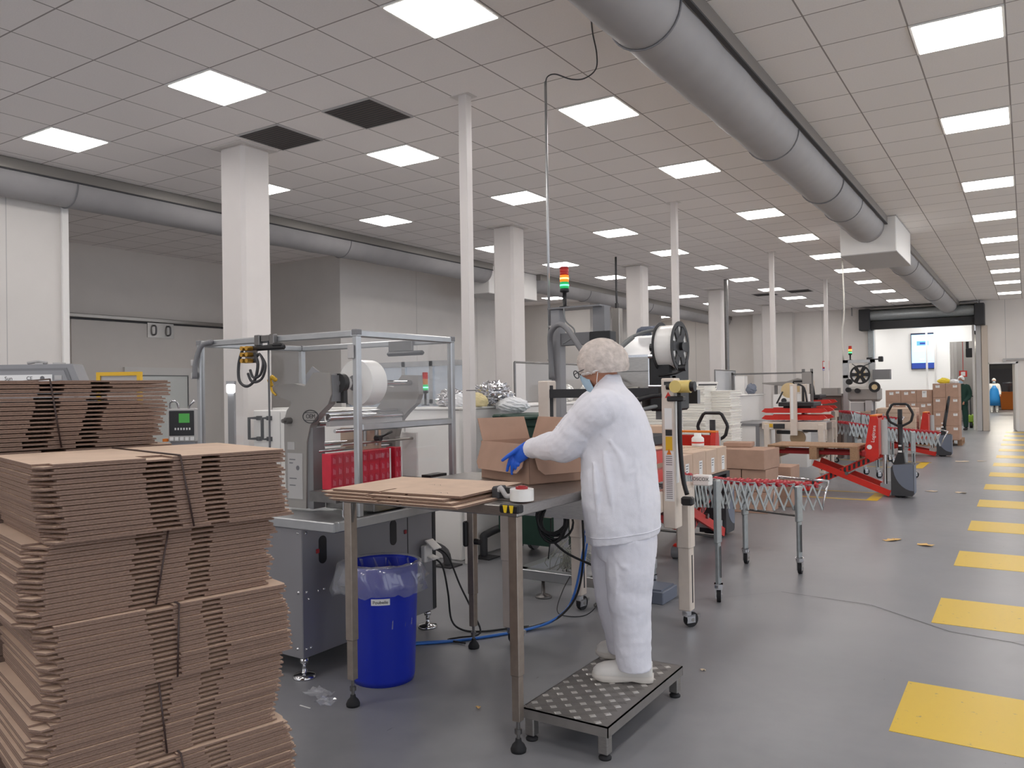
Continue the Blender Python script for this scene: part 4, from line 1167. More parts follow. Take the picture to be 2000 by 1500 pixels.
# signal tower on top of the post
def signal_tower(label, x, y, z0, z1, r, lit):
    t = thing('signal_tower', label, 'signal light', (x,y,z0))
    MB().lathe([(0,0),(.045,0),(.045,.006),(r*.45,.01),(r*.45,(z1-z0)*.36),(r*1.05,(z1-z0)*.38),(r*1.05,(z1-z0)*.46),(0,(z1-z0)*.46)], (x,y,z0), n=16).build('stem', M['black'], t)
    h = (z1-z0)*.17
    za = z0+(z1-z0)*.46
    for k, (nm, mt) in enumerate((('green_lens','lamp_green'),('amber_lens','lamp_amber'),('red_lens','lamp_red'))):
        if not lit[k]: mt = {'lamp_green':'dead_green','lamp_amber':'dead_amber','lamp_red':'lamp_red'}[mt]
        pr = [(r*.92,0),(r,.004),(r,h*.3),(r*.94,h*.36),(r,h*.42),(r,h*.72),(r*.94,h*.78),(r,h*.84),(r,h-.004),(r*.92,h)]
        L_ = MB().lathe([(0,0)]+pr+[(0,h)], (x,y,za+k*h), n=18).build(nm, M[mt], t)
        if lit[k] and k < 2:
            MB().ring((x,y,za+k*h+h*.5),(0,0,1),r*1.012,r*.9,h*.22,n=18).build('bulb_glow', M['lamp_core_green' if k == 0 else 'lamp_core'], L_)
    MB().lathe([(0,0),(r,0),(r*.9,.012),(0,.014)], (x,y,za+3*h), n=18).build('cap', M['red_dark'], t)
    return t
dm('dead_green','0f6b45',.3); dm('dead_amber','b36a1c',.3)
signal_tower('signal tower with red, glowing amber and green lenses above the worker', -3.11,5.62,2.178,2.50,.036,(1,1,0))

# conduit and cable coming down from the ceiling to the applicator
o = MB().tube([(-3.245,5.60,4.02),(-3.245,5.60,1.60)],.011,n=8).build('cable_conduit', M['alu'])
tag(o,'thin vertical metal conduit rising from the grey applicator post','conduit')
MB().box(-3.26,5.59,2.02,-3.22,5.61,2.035).box(-3.26,5.59,1.75,-3.22,5.61,1.765).build('clip', M['steel'], o)
o = MB().tube([(-3.245,5.60,4.00),(-3.22,5.59,4.05),(-3.14,5.58,4.05),(-2.99,5.56,3.97),(-2.86,5.54,3.94),(-2.75,5.52,3.98),(-2.70,5.44,4.06),(-2.62,5.22,HC-.01),(-2.52,5.0,HC-.003)],.0055,n=6,sub=6).build('hanging_cable', M['charcoal'])
tag(o,'dark cable looping from the top of the conduit to the ceiling duct','cable')
t = thing('machine_column','tall grey machine column with a black cable from the ceiling, beside the third white column','machine column',(-6.75,14.4,0))
MB().box(-6.86,14.3,0,-6.70,14.46,3.10,bev=.01).box(-6.86,14.28,2.9,-6.84,14.48,3.1).build('post', M['steel'], t)
MB().box(-6.80,14.33,3.10,-6.76,14.42,3.2).build('connector', M['dark'], t)
o = MB().tube([(-6.80,14.4,HC),(-6.80,14.4,3.6),(-6.79,14.38,3.35),(-6.78,14.38,3.2)],.022,n=6,sub=4).build('hanging_cable', M['charcoal'])
tag(o,'black cable hanging from the ceiling beside the third white column','cable')
t = thing('white_cabinet','white cabinet with two black pull handles behind the clear hood','cabinet',(-5.9,5.45,0))
CB = MB().box(-6.38,5.2,0,-5.0,5.70,1.36,bev=.008).build('body', M['white_paint'], t)
MB().box(-5.995,5.198,.03,-5.987,5.2,1.34).build('door_gap', M['grey_light'], CB)
for x, dx in ((-6.355,.085),(-6.165,.04)):
    MB().tube([(x+dx,5.20,1.285),(x,5.13,1.285),(x,5.13,1.085),(x+dx,5.20,1.085)],.017,n=6).box(x+dx-.03,5.17,1.265,x+dx+.02,5.20,1.305).box(x+dx-.03,5.17,1.065,x+dx+.02,5.20,1.105).build('handle', M['black'], CB, label='black pull handle')

# ================= THINGS AROUND AND BEHIND THE CASE SEALER =================
# flexible skate-wheel conveyors
def skate_conveyor(label, path, n, half, drop, legs, pw=1.0):
    """path: (x, y, z) of the wheel line's middle, from the first to the last axle; legs: (s along path, side) with a castor each"""
    pts = spline([Vector(p) for p in path], 12)
    L = [0]
    for a, b in zip(pts[:-1], pts[1:]): L.append(L[-1]+(b-a).length)
    def at(s):
        d = s*L[-1]
        for i in range(len(pts)-1):
            if L[i+1] >= d:
                f = (d-L[i])/max(1e-9, L[i+1]-L[i])
                p = pts[i].lerp(pts[i+1], f); t = (pts[i+1]-pts[i]); break
        else: p, t = pts[-1], pts[-1]-pts[-2]
        t = Vector((t.x, t.y, 0)).normalized()
        return p, t, Vector((t.y, -t.x, 0))
    p0 = at(.5)[0]
    t = thing('skate_conveyor', label, 'conveyor', (p0.x, p0.y, 0))
    ss = [((i/(n-1))**pw) for i in range(n)]
    for i, s in enumerate(ss):
        p, d, sd = at(s)
        b = MB().cyl(p-sd*half, p+sd*half, .005, n=6, m=1)
        for k in range(6):
            q = p + sd*half*(-.86+1.72*(k+.5*(i % 2)*.6)/5.4)
            b.cyl(q-sd*.010, q+sd*.010, .024, n=10, m=0)
        b.build('wheel_axle', [M['red_wheel'], M['zinc']], t)
    for sg in (-1, 1):
        b = MB()
        for i in range(n):
            p, d, sd = at(ss[i])
            top = p + sd*sg*(half+.008)
            for j in (i-1, i+1):
                if 0 <= j < n:
                    q, d2, sd2 = at(ss[j]); bot = q + sd2*sg*(half+.008+.006*(j-i)) - Vector((0,0,drop))
                    e = (bot-top).normalized()
                    w_ = Vector((d.x*.012, d.y*.012, 0))
                    v = [top-w_-sd*.002, top+w_-sd*.002, bot+w_-sd*.002, bot-w_-sd*.002, top-w_+sd*.002, top+w_+sd*.002, bot+w_+sd*.002, bot-w_+sd*.002]
                    b.add(v, [(0,1,2,3),(7,6,5,4),(0,4,5,1),(1,5,6,2),(2,6,7,3),(3,7,4,0)])
        b.build('lattice_side', M['zinc'], t)
    by = {}
    for (s, sg) in legs:
        p, d, sd = at(s)
        c = p + sd*sg*(half+.03)
        Tm = Matrix.Translation((c.x, c.y, 0)) @ Matrix.Rotation(math.atan2(d.y, d.x), 4, 'Z')
        lg = MB(Tm).box(-.035,-.018,.42,.035,.018,p.z-.005,bev=.008).box(-.025,-.012,.13,.025,.012,.44,bev=.003).build('leg', M['zinc'], t)
        MB(Tm).box(-.008,-.0195*sg-.001,.18,.008,-.0195*sg+.001,.40).build('slot', M['dark'], lg)
        I = WM[t].inverted() @ Vector((c.x, c.y, 0))
        castor(t, I.x, I.y, .135, .052, math.atan2(d.y, d.x)-1.2)
        by.setdefault(s, []).append(c)
    for s, cs in by.items():
        if len(cs) == 2:
            MB().cyl((cs[0].x,cs[0].y,.47),(cs[1].x,cs[1].y,.47),.011,n=8).build('cross_rod', M['steel_dark'], t)
    p, d, sd = at(1.0)
    e = p + d*.07 + Vector((0,0,.0))
    b = MB()
    for sg in (-1, 1):
        a = p+sd*sg*(half+.01)
        b.tube([a-Vector((0,0,drop)), a+d*.05-Vector((0,0,drop*.4)), a+d*.11+Vector((0,0,.03))],.008,n=6)
    b.tube([p+sd*(half+.01)+d*.11+Vector((0,0,.03)), p-sd*(half+.01)+d*.11+Vector((0,0,.03))],.011,n=6)
    b.build('end_handle', M['chrome'], t)
    return t
skate_conveyor('grey lattice skate conveyor with red wheels leaving the nearest case sealer', [(-2.11,4.98,.945),(-2.105,5.5,.875),(-2.02,6.1,.79),(-1.80,6.76,.715),(-1.69,7.12,.675)], 24, .225, .205, [(.25,1),(.25,-1),(.82,1),(.82,-1)], 1.55)
skate_conveyor('skate conveyor with red wheels leaving the middle case sealer, behind the raised pallet', [(-2.56,14.08,.90),(-2.2,14.3,.83),(-1.75,14.55,.77),(-1.25,14.7,.72)], 24, .23, .205, [(.3,1),(.3,-1),(.72,1),(.72,-1)])
skate_conveyor('skate conveyor with red wheels at the farthest case sealer', [(-3.0,16.64,1.0),(-2.85,16.75,.96),(-2.5,16.9,.90),(-2.15,17.0,.86)], 18, .23, .205, [(.3,1),(.3,-1),(.9,1),(.9,-1)])
case_sealer('cream case sealing machine with tan tape roll and red belts, behind the raised pallet', (-3.20,13.75,0), R(-90), .8, .95, .93, 1.545)
case_sealer('farthest cream case sealing machine, half hidden behind the one with the tan roll', (-3.62,16.25,0), R(-90), .8, .95, 1.02, 1.62)

# scissor-lift pallet trucks
def lift_truck(label, loc, rz, fh, loop_across=True, tilt=0.0, letters=False):
    """local x runs from the fork tips (-) to the drive unit (+)"""
    t = thing('pallet_truck', label, 'pallet truck', loc, rz)
    for y in (-.25, .10):
        MB(t).box(-.90,y,fh-.05,.24,y+.15,fh,bev=.01).build('fork', M['red_dark'], t)
    MB(t).box(.21,-.26,fh-.06,.27,.26,fh+.02,bev=.01).build('fork_yoke', M['red_dark'], t)
    # scissor arms: two pairs crossing at the middle
    for y in (-.25, .21):
        for (xa, za, xb, zb, mt, nm) in ((.56,.05,-.42,fh-.17,'red','scissor_arm'),(-.52,.10,.40,fh-.06,'red','scissor_arm')):
            d = Vector((xb-xa,0,zb-za)).normalized(); nrm = Vector((-d.z,0,d.x))*.042
            if nm == 'scissor_arm':
                yo = y if xa > 0 else y+.035
                P0, P1 = Vector((xa,yo,za)), Vector((xb,yo,zb))
                v = [P0-nrm,P1-nrm,P1+nrm,P0+nrm]
                v2 = [p+Vector((0,.03,0)) for p in v]
                a = MB(t).add(v+v2, [(0,1,2,3),(7,6,5,4),(0,4,5,1),(1,5,6,2),(2,6,7,3),(3,7,4,0)]).build(nm, M['red'], t)
                if xa < 0:
                    hb = MB(t)
                    for k in range(14):
                        f0, f1 = .06+k*.066, .095+k*.066
                        A, B = P0.lerp(P1,f0), P0.lerp(P1,f1)
                        o = Vector((0,-.0015,0))
                        hb.add([A-nrm*.75+o, B-nrm*.75+o, B+nrm*.75+d*.03+o, A+nrm*.75+d*.03+o], [(0,1,2,3)])
                    hb.build('hazard_stripes', M['dark'], a, label='dark hazard stripes')
    b = MB(t)
    b.cyl((.02,-.27,fh*.5),(.02,.27,fh*.5),.025,n=10)
    b.build('pivot', M['steel_dark'], t)
    for y in (-.21, .21): MB(t).cyl((-.62,y-.05,.055),(-.62,y+.05,.055),.055,n=18).build('front_roller', M['grey_mid'], t)
    for y in (-.22, .22): MB(t).box(-.64,y-.06,.03,-.47,y+.06,.13,bev=.015).build('roller_fork', M['red'], t)
    # red back plate
    b = MB(t)
    pr = [(.24,fh-.06),(.36,fh-.13),(.43,fh-.06),(.43,fh+.44),(.41,fh+.50),(.33,fh+.50)]
    b.prism(pr,'y',-.25,-.20).prism(pr,'y',.20,.25).box(.36,-.20,fh-.04,.42,.20,fh+.46)
    pn = b.build('back_plate', M['red'], t)
    MB(t).box(.325,-.252,fh+.485,.415,.252,fh+.505,bev=.004).build('top_edge', M['orange'], t)
    if letters:
        Wm = WM[t]
        xd = Wm.to_3x3() @ Vector((.10,0,.99)); yd = Wm.to_3x3() @ Vector((-.99,0,.10))
        text('Logitrans', .062, Wm @ Vector((.370,-.2515,fh+.25)), xd, yd, M['paper'], pn, 'lettering', .0006)
        MB(t).cyl((.315,-.2515,fh+.07),(.315,-.25,fh+.07),.032,n=16).build('badge', M['paper'], pn)
    MB(t).cyl((.495,-.2,fh-.03),(.495,-.2,fh+.44),.042,n=16).build('lift_cylinder', M['grey_light'], t)
    MB(t).cyl((.495,-.2,.16),(.495,-.2,fh-.03),.028,n=12).box(.44,-.24,.10,.60,.10,.18).build('piston', M['chrome'], t)
    # drive unit
    du = MB(t).prism([(.575,.03),(.83,.03),(.85,.06),(.85,.44),(.82,.465),(.60,.44),(.575,.40)],'y',-.26,.02).build('drive_unit', M['charcoal'], t)
    b = MB(t)
    pr = [(.60,.438),(.845,.462),(.848,.10)] + [(.848-.25*math.sin(a),.10+.338*(1-math.cos(a))) for a in [math.pi/2*k/8 for k in range(1,9)]]
    b.prism(pr,'y',-.2625,-.259)
    b.box(.851,-.245,.06,.853,.0,.44)
    b.build('grey_cover', M['blue_grey'], du, label='grey curved cover')
    MB(t).cyl((.66,-.22,.07),(.66,-.14,.07),.07,n=20).cyl((.70,-.20,.06),(.70,.0,.06),.06,n=16).build('drive_wheel', M['rubber'], t)
    b = MB(t)
    tw = Matrix.Translation((.68,-.10,.44)) @ Matrix.Rotation(tilt,4,'Y')
    def TP(x, y, z): return tw @ Vector((x, y, z))
    b.tube([TP(0,0,-.02),TP(0,0,.54)],.034,n=8)
    b.add([TP(*p) for p in ((-.09,-.06,0),(.06,-.06,0),(.06,.06,0),(-.09,.06,0),(-.03,-.045,.16),(.04,-.045,.16),(.04,.045,.16),(-.03,.045,.16))], [(0,3,2,1),(4,5,6,7),(0,1,5,4),(1,2,6,5),(2,3,7,6),(3,0,4,7)])
    b.tube([TP(0,0,.48),TP(0,0,.74)],.03,n=8)
    b.build('tiller', M['black'], t)
    b = MB(t)
    lp = [(0,.50),(.11,.56),(.135,.585),(.158,.67),(.150,.70),(.10,.795),(.075,.81),(-.075,.81),(-.10,.795),(-.150,.70),(-.158,.67),(-.135,.585),(-.11,.56)]
    b.tube([TP(q if loop_across else 0, 0 if loop_across else q, z) for q, z in lp],.0175,n=8,closed=True)
    b.build('handle_loop', M['black'], t)
    MB(t).box(.655,-.145,.60,.70,-.13,.625).box(.66,-.145,.68,.695,-.132,.70).build('label', M['paper'], t)
    return t
lift_truck('red scissor lift pallet truck raising an empty wooden pallet, in mid-aisle', (-2.13,12.0,0), 0, .60, True, 0, True)
lift_truck('red lift pallet truck under the labelled cartons behind the nearest case sealer', (-2.84,7.38,0), R(90), .58, False)
lift_truck('farthest red lift pallet truck, with tiller leaning, beside the tall carton stack', (-2.18,19.0,0), 0, .42, False, .16)
p = pallet('empty wooden pallet held up on the raised forks in mid-aisle', (-2.54,12.0,.49), R(90), .8, 1.2, M['wood'], .19)
pallet('dark pallet carrying the labelled cartons behind the nearest case sealer', (-2.84,6.80,.50), 0, .92, 1.34, M['dark'], .228)

# labelled cartons on that pallet
def carton(label, loc, size, rz=0, grp=None, m=None, seam=True, notes=(), flapgap=True, cat='carton'):
    lx, ly, lz = size
    t = thing('carton', label, cat, loc, rz, grp)
    MB(t).box(-lx/2,-ly/2,0,lx/2,ly/2,lz,bev=.004).build('box', m or M['carton'], t)
    if flapgap: MB(t).box(-.0015,-ly/2+.004,lz-.001,.0015,ly/2-.004,lz+.0006).build('flap_gap', M['carton_edge'], t)
    for (face, u, w_, a, h_, kind) in notes:
        b = MB(t); e = .0012
        if face == 'x': b.box(lx/2,u-a/2,w_-h_/2,lx/2+e,u+a/2,w_+h_/2)
        elif face == 'y': b.box(u-a/2,-ly/2-e,w_-h_/2,u+a/2,-ly/2,w_+h_/2)
        lb = b.build('label', M['paper'], t, label='white paper label')
        b = MB(t); f = e+.0008
        for q in range(3 if kind else 2):
            z0 = w_+h_*(.32-.17*q)
            if face == 'x': b.box(lx/2+e,u-a*.36,z0,lx/2+f,u+a*(.30-.1*q),z0+h_*.06)
            else: b.box(u-a*.36,-ly/2-f,z0,u+a*(.30-.1*q),-ly/2-e,z0+h_*.06)
        b.build('print', M['ink_grey'], lb)
    return t
GC = 'labelled cartons on the raised dark pallet'
wy = [.33,.33,.30,.28]; y = 6.20
col = ['front','second','third','rearmost']
for i in range(4):
    for k, x in enumerate((-2.545,-2.845,-3.145)):
        if k == 0: lab = 'brown carton with white label on its aisle side, %s on the raised dark pallet' % ['nearest','second','third','farthest'][i]
        elif k == 1: lab = 'closed brown carton in the middle file on the raised dark pallet, %s from the camera' % ORD[i]
        else: lab = 'closed brown carton in the left file on the raised dark pallet, %s from the camera' % ORD[i]
        carton(lab, (x, y+wy[i]/2, .73), (.295, wy[i]-.008, .225+.006*((i+k) % 2)), 0, GC, notes=([('x', .03, .085, .08, .13, 1)] if k == 0 else []))
    y += wy[i]
for i in range(2):
    carton('brown carton of the upper layer at the far left of the raised dark pallet, %s' % ('left' if i == 0 else 'right'), (-3.30+.30*i, 7.36, .962), (.28,.25,.19), 0, 'upper cartons on the raised dark pallet')
t = thing('canister','small white canister with red band standing on the labelled cartons','canister',(-2.62,7.28,.962))
MB().lathe([(0,0),(.055,0),(.058,.01),(.058,.075),(.045,.09),(.034,.095),(.034,.125),(0,.125)], (-2.62,7.28,.962), n=20).build('body', M['white_paint'], t)
MB().ring((-2.62,7.28,.999),(0,0,1),.0588,.05,.014,n=20).build('band', M['red'], t)

# big brown cartons standing in the bay behind the skate conveyor
GB = 'big brown cartons in the bay behind the nearest skate conveyor'
carton('large closed carton on top of the brown stack behind the skate conveyor', (-2.91,9.85,.525), (.60,.55,.235), R(-4), GB, M['carton_dark'])
for i, x in enumerate((-3.06,-2.76)):
    carton('brown carton of the middle layer under the large closed carton, %s' % ('left' if i == 0 else 'right'), (x,9.85,.26), (.29,.5,.26), R(-2), GB, M['carton_dark'])
    carton('brown carton at the foot of the brown stack, %s' % ('left' if i == 0 else 'right'), (x,9.85,.0), (.29,.5,.255), 0, GB, M['carton_dark'])
carton('flat brown carton lying loose on top of the brown stack', (-3.08,10.06,.763), (.34,.3,.055), R(8), None, M['carton_dark'])
carton('brown carton hidden behind the foot of the brown stack', (-2.75,10.5,0), (.5,.45,.5), 0, None, M['carton_dark'])

# piles of white foam trays behind the pallet truck
def tray_mesh():
    b = MB().box(-.155,-.21,0,.155,.21,.027,bev=.006).box(-.165,-.22,.022,.165,.22,.0345,bev=.004)
    o = b.build('foam_tray', M['foam']); me = o.data; bpy.data.objects.remove(o); return me
TM = tray_mesh()
for (x, y, n, nm, sd) in ((-3.70,10.35,44,'left pile behind the near pallet truck',1),(-3.44,10.62,42,'right pile behind the near pallet truck',2),(-3.86,9.3,36,'pile just right of the worker',3)):
    rnd = random.Random(sd)
    for k in range(n):
        o = bpy.data.objects.new('foam_tray', TM); COL.objects.link(o)
        o.location = (x+rnd.uniform(-.012,.012), y+rnd.uniform(-.012,.012), .02+k*.0345); o.rotation_euler = (0,0,rnd.uniform(-.04,.04))
        tag(o, 'white foam tray in the %s' % nm, 'tray', 'foam trays in the '+nm)
    tag(MB().box(x-.19,y-.24,0,x+.19,y+.24,.02).build('base_board', M['dark']), 'dark base board under the %s of foam trays' % nm.split(' pile')[0].replace('pile just right of the worker','nearest'), 'board')

# green wheelie bin behind the packing table
gx0, gx1, gy0, gy1 = -4.10,-3.40,6.06,6.62
t = thing('wheelie_bin','dark green wheeled bin standing behind the open carton','bin',(-3.8,6.3,0))
b = MB().loft([[(gx0+.08,gy0+.08,.12),(gx1-.08,gy0+.08,.12),(gx1-.08,gy1-.08,.12),(gx0+.08,gy1-.08,.12)],
               [(gx0+.02,gy0+.02,1.18),(gx1-.02,gy0+.02,1.18),(gx1-.02,gy1-.02,1.18),(gx0+.02,gy1-.02,1.18)],
               [(gx0,gy0,1.20),(gx1,gy0,1.20),(gx1,gy1,1.20),(gx0,gy1,1.20)],[(gx0,gy0,1.26),(gx1,gy0,1.26),(gx1,gy1,1.26),(gx0,gy1,1.26)]], smooth=False)
b.build('body', M['bin_green'], t)
MB().box(gx0-.02,gy0-.03,1.26,gx1+.02,gy1+.02,1.30,bev=.015).tube([(gx0+.10,gy0-.05,1.285),(gx0+.3,gy0-.075,1.27),(gx1-.3,gy0-.075,1.27),(gx1-.10,gy0-.05,1.285)],.016,n=6).build('lid', M['bin_green'], t)
for x in (gx0+.10, gx0+.22, gx1-.22, gx1-.10): MB().box(x-.02,gy0-.06,1.23,x+.02,gy0,1.29,bev=.006).build('hinge', M['dark'], t)
for x in (gx0+.03, gx1-.07): MB().box(x,gy0-.01,.25,x+.04,gy0+.03,1.2).build('rib', M['bin_green'], t)
for (x, y) in ((gx0+.12,gy0+.1),(gx1-.12,gy0+.1),(gx0+.12,gy1-.1),(gx1-.12,gy1-.1)):
    MB().cyl((x-.022,y,.10),(x+.022,y,.10),.10,n=24).build('wheel', M['grey_mid'], t)
    MB().cyl((x-.028,y,.10),(x+.028,y,.10),.045,n=12).box(x-.03,y-.02,.10,x+.03,y+.02,.2).build('hub', M['zinc'], t)

# crumpled foil and clear bags heaped on the ledge
def crumple(name, c, r, seed, rough_, m, label, cat, flat=.7, n1=28, n2=18):
    rnd = random.Random(seed)
    ks = [(Vector((rnd.uniform(-1,1),rnd.uniform(-1,1),rnd.uniform(-1,1)))*rnd.uniform(2.5,11), rnd.uniform(0,6.28), rnd.uniform(.4,1)) for _ in range(14)]
    v, f = [], []
    for i in range(n2+1):
        th = math.pi*i/n2
        for j in range(n1):
            ph = 2*math.pi*j/n1
            d = Vector((math.sin(th)*math.cos(ph), math.sin(th)*math.sin(ph), math.cos(th)))
            q = sum(a*abs(math.sin(k.dot(d)+p_)) for k, p_, a in ks)/len(ks)
            rr = 1 + rough_*(q-.45)*2.2 + rnd.uniform(-1,1)*rough_*.28
            v.append((c[0]+r[0]*rr*d.x, c[1]+r[1]*rr*d.y, c[2]+r[2]*max(-flat, rr*d.z)))
    for i in range(n2):
        for j in range(n1): f.append((i*n1+j,(i+1)*n1+j,(i+1)*n1+(j+1)%n1,i*n1+(j+1)%n1))
    o = MB().add(v, f, False).build(name, m)
    return tag(o, label, cat)
crumple('foil_sheet',(-4.33,6.35,1.47),(.20,.2,.13),1,.55,M['foil'],'crumpled silver foil on the ledge, right of the first slim white post','foil',.75,44,28)
crumple('foil_sheet',(-4.60,6.1,1.43),(.17,.15,.10),2,.55,M['foil'],'crumpled silver foil on the ledge seen through the edge of the hood','foil',.6,44,28)
crumple('plastic_bag',(-4.08,6.33,1.375),(.16,.15,.075),3,.22,M['bag'],'clear plastic bag on the lid of the green bin','bag',.93)
crumple('plastic_bag',(-4.44,6.0,1.42),(.13,.1,.075),4,.22,M['bag'],'clear plastic bag spilling over the ledge behind the first slim post','bag',.65)
crumple('bread_bag',(-4.28,6.02,1.415),(.13,.06,.085),5,.2,mat('pale_bag','ded0a0',.6),'yellowish paper bag on the ledge beside the green bin','bag',.5)

# glass guards on the ledge
def glass_guard(label, x0, y0, x1, y1, z0, z1, m):
    t = thing('glass_guard', label, 'glass screen', ((x0+x1)/2,(y0+y1)/2,z0))
    d = Vector((x1-x0, y1-y0, 0)).normalized()
    MB().add([(x0,y0,z0+.01),(x1,y1,z0+.01),(x1,y1,z1-.01),(x0,y0,z1-.01),(x0+d.y*.006,y0-d.x*.006,z0+.01),(x1+d.y*.006,y1-d.x*.006,z0+.01),(x1+d.y*.006,y1-d.x*.006,z1-.01),(x0+d.y*.006,y0-d.x*.006,z1-.01)], [(0,1,2,3),(7,6,5,4),(0,4,5,1),(1,5,6,2),(2,6,7,3),(3,7,4,0)]).build('pane', m, t)
    MB().cyl((x0,y0,z0),(x0,y0,z1),.014,n=8).cyl((x1,y1,z0),(x1,y1,z1),.014,n=8).cyl((x0,y0,z1),(x1,y1,z1),.012,n=8).box(x0-.04,y0-.03,z0,x0+.04,y0+.08,z0+.012).build('post_frame', M['steel_dark'], t)
glass_guard('glass guard on the ledge between the second column and the applicator post', -4.8,7.5,-4.8,9.2,1.37,1.83,M['glass_hazy'])
glass_guard('grey glass guard on the ledge far back, near the fourth column', -4.8,14.3,-4.8,15.5,1.37,1.83,M['glass_grey'] if 'glass_grey' in M else M['glass_hazy'])
t = thing('glass_enclosure','blue-tinted glass enclosure with metal frame behind the hooded machine','glass screen',(-5.9,7.2,0))
for (x, y) in ((-6.9,7.0),(-6.02,7.0),(-5.62,7.0),(-5.1,7.0)): MB().box(x,y,1.352 if False else 0,x+.05,y+.05,1.86).build('post', M['alu'], t)
MB().box(-6.9,7.0,1.80,-5.05,7.05,1.86).box(-6.9,7.0,1.38,-5.05,7.05,1.43).build('rail', M['alu'], t)
MB().box(-6.85,7.02,1.0,-5.08,7.03,1.80).build('pane', M['glass_blue'], t)
MB().box(-6.9,7.0,0,-5.05,7.05,1.0).build('lower_panel', M['white_paint'], t)
signal_tower('small signal tower glowing green behind the hooded machine, seen through its glass', -5.35,6.6,1.37,1.72,.03,(1,0,0))
struct('trim_7', MB().box(-5.6,5.97,1.3,-5.0,7.0,1.352), M['white_paint'])
t = thing('spray_bottle','dark green bottle on the ledge behind the hooded machine','bottle',(-4.95,6.0,1.37))
MB().lathe([(0,0),(.045,0),(.045,.14),(.018,.19),(.018,.25),(0,.25)], (-4.95,5.86,1.37), n=14).build('body', mat('bottle_green','24403a',.3), t)
MB().cyl((-4.95,5.86,1.62),(-4.95,5.86,1.66),.02,n=8).build('cap', M['dark'], t)

# foil-wrapped packs and tilted frame behind the worker
for i, x in enumerate((-4.55,-4.43)):
    crumple('foil_pack',(x-.02,8.3+.22*i,1.47),(.08,.08,.105),20+i,.16,M['foil_soft'],'white foil pouch on the ledge behind the worker, %s' % ('left' if i == 0 else 'right'),'pouch',.95,20,12)
t = thing('tilted_frame','white frame with dark glass standing on the ledge behind the worker','panel',(-4.55,9.6,1.37))
MB(Matrix.Translation((-4.55,9.6,1.37)) @ Matrix.Rotation(R(18),4,'Y')).box(-.03,-.5,0,0,.5,.28,bev=.004).build('frame', M['white_paint'], t)
MB(Matrix.Translation((-4.55,9.6,1.37)) @ Matrix.Rotation(R(18),4,'Y')).box(0,-.45,.04,.004,.45,.25).build('pane', M['charcoal'], t)
t = thing('tilted_frame','white frame with dark pane on the ledge above the right foam trays','panel',(-4.55,13.0,1.37))
MB(Matrix.Translation((-4.55,13.0,1.37)) @ Matrix.Rotation(R(18),4,'Y')).box(-.03,-.5,0,0,.5,.24,bev=.004).build('frame', M['white_paint'], t)
MB(Matrix.Translation((-4.55,13.0,1.37)) @ Matrix.Rotation(R(18),4,'Y')).box(0,-.45,.04,.004,.45,.21).build('pane', M['charcoal'], t)
# cabinet with dark edging by the partition, bumpers at the partition foot
t = thing('white_cabinet','white cabinet with dark edged top left of the middle case sealer','cabinet',(-4.0,14.0,0))
MB().box(-4.24,13.35,0,-3.75,14.7,.86).build('body', M['white_paint'], t)
MB().box(-4.25,13.33,.86,-3.74,14.72,.90).box(-3.80,13.33,0,-3.745,13.36,.86).build('edging', M['grey_mid'], t)
def bumper(label, pts, plates):
    t = thing('bumper_rail', label, 'bumper', (pts[0][0],pts[0][1],0))
    MB().tube(pts,.035,n=10,sub=4).build('tube', M['charcoal'], t)
    b = MB()
    for (x, y) in plates: b.box(x-.09,y-.09,0,x+.09,y+.09,.012)
    b.build('floor_plate', M['dark'], t)
bumper('bent dark tube bumper at the foot of the white partition', [(-4.95,5.55,.0),(-4.94,5.55,.12),(-4.85,5.55,.17),(-4.6,5.55,.17),(-4.42,5.52,.17),(-4.28,5.52,.12),(-4.25,5.52,.0)], [(-4.25,5.52)])
bumper('dark tube bumper on the floor behind the rear table leg', [(-4.19,5.98,0),(-4.19,5.98,.16),(-4.19,6.02,.20),(-4.19,6.4,.21),(-4.19,6.6,.0)], [(-4.15,5.96)])

# cables around the table and sealer
def cable(pts, r, m, label, sub=6):
    return tag(MB().tube(pts, r, n=6, sub=sub).build('cable', M[m]), label, 'cable')
cable([(-3.19,3.97,.47),(-3.12,3.99,.42),(-3.10,4.02,.25),(-3.09,4.04,.07),(-3.02,4.06,.012),(-2.90,4.10,.009),(-2.80,4.22,.009),(-2.70,4.34,.009)],.0065,'cable_black','black power cable hanging from the lower white socket to the floor')
cable([(-3.18,3.985,.53),(-3.10,4.02,.48),(-3.02,4.04,.30),(-2.93,4.05,.14),(-2.87,4.04,.02),(-2.95,3.93,.009),(-2.98,3.86,.009),(-2.85,3.86,.009)],.006,'cable_black','black power cable hanging from the upper white socket')
cable([(-3.3,3.50,.01),(-3.1,3.70,.009),(-2.92,3.88,.009),(-2.78,4.08,.009),(-2.66,4.30,.012),(-2.58,4.48,.04),(-2.52,4.60,.15),(-2.50,4.72,.45),(-2.50,4.80,.75)],.009,'cable_blue','blue air hose running over the floor and up to the case sealer')
cable([(-3.3,3.53,.01),(-3.1,3.73,.009),(-2.90,3.91,.009),(-2.76,4.11,.009),(-2.63,4.32,.02),(-2.55,4.50,.07),(-2.49,4.62,.2),(-2.47,4.72,.5)],.007,'cable_blue','thinner blue hose lying beside the blue air hose')
cable([(-2.74,4.20,.009),(-2.64,4.36,.02),(-2.55,4.48,.06),(-2.46,4.55,.2),(-2.41,4.55,.45),(-2.40,4.52,.78)],.008,'cable_black','black cable rising beside the blue hose under the table')
cable([(-2.38,4.0,.70),(-2.28,4.06,.58),(-2.16,4.15,.50),(-2.0,4.25,.42)],.007,'cable_black','black cable sagging from the coil toward the worker')
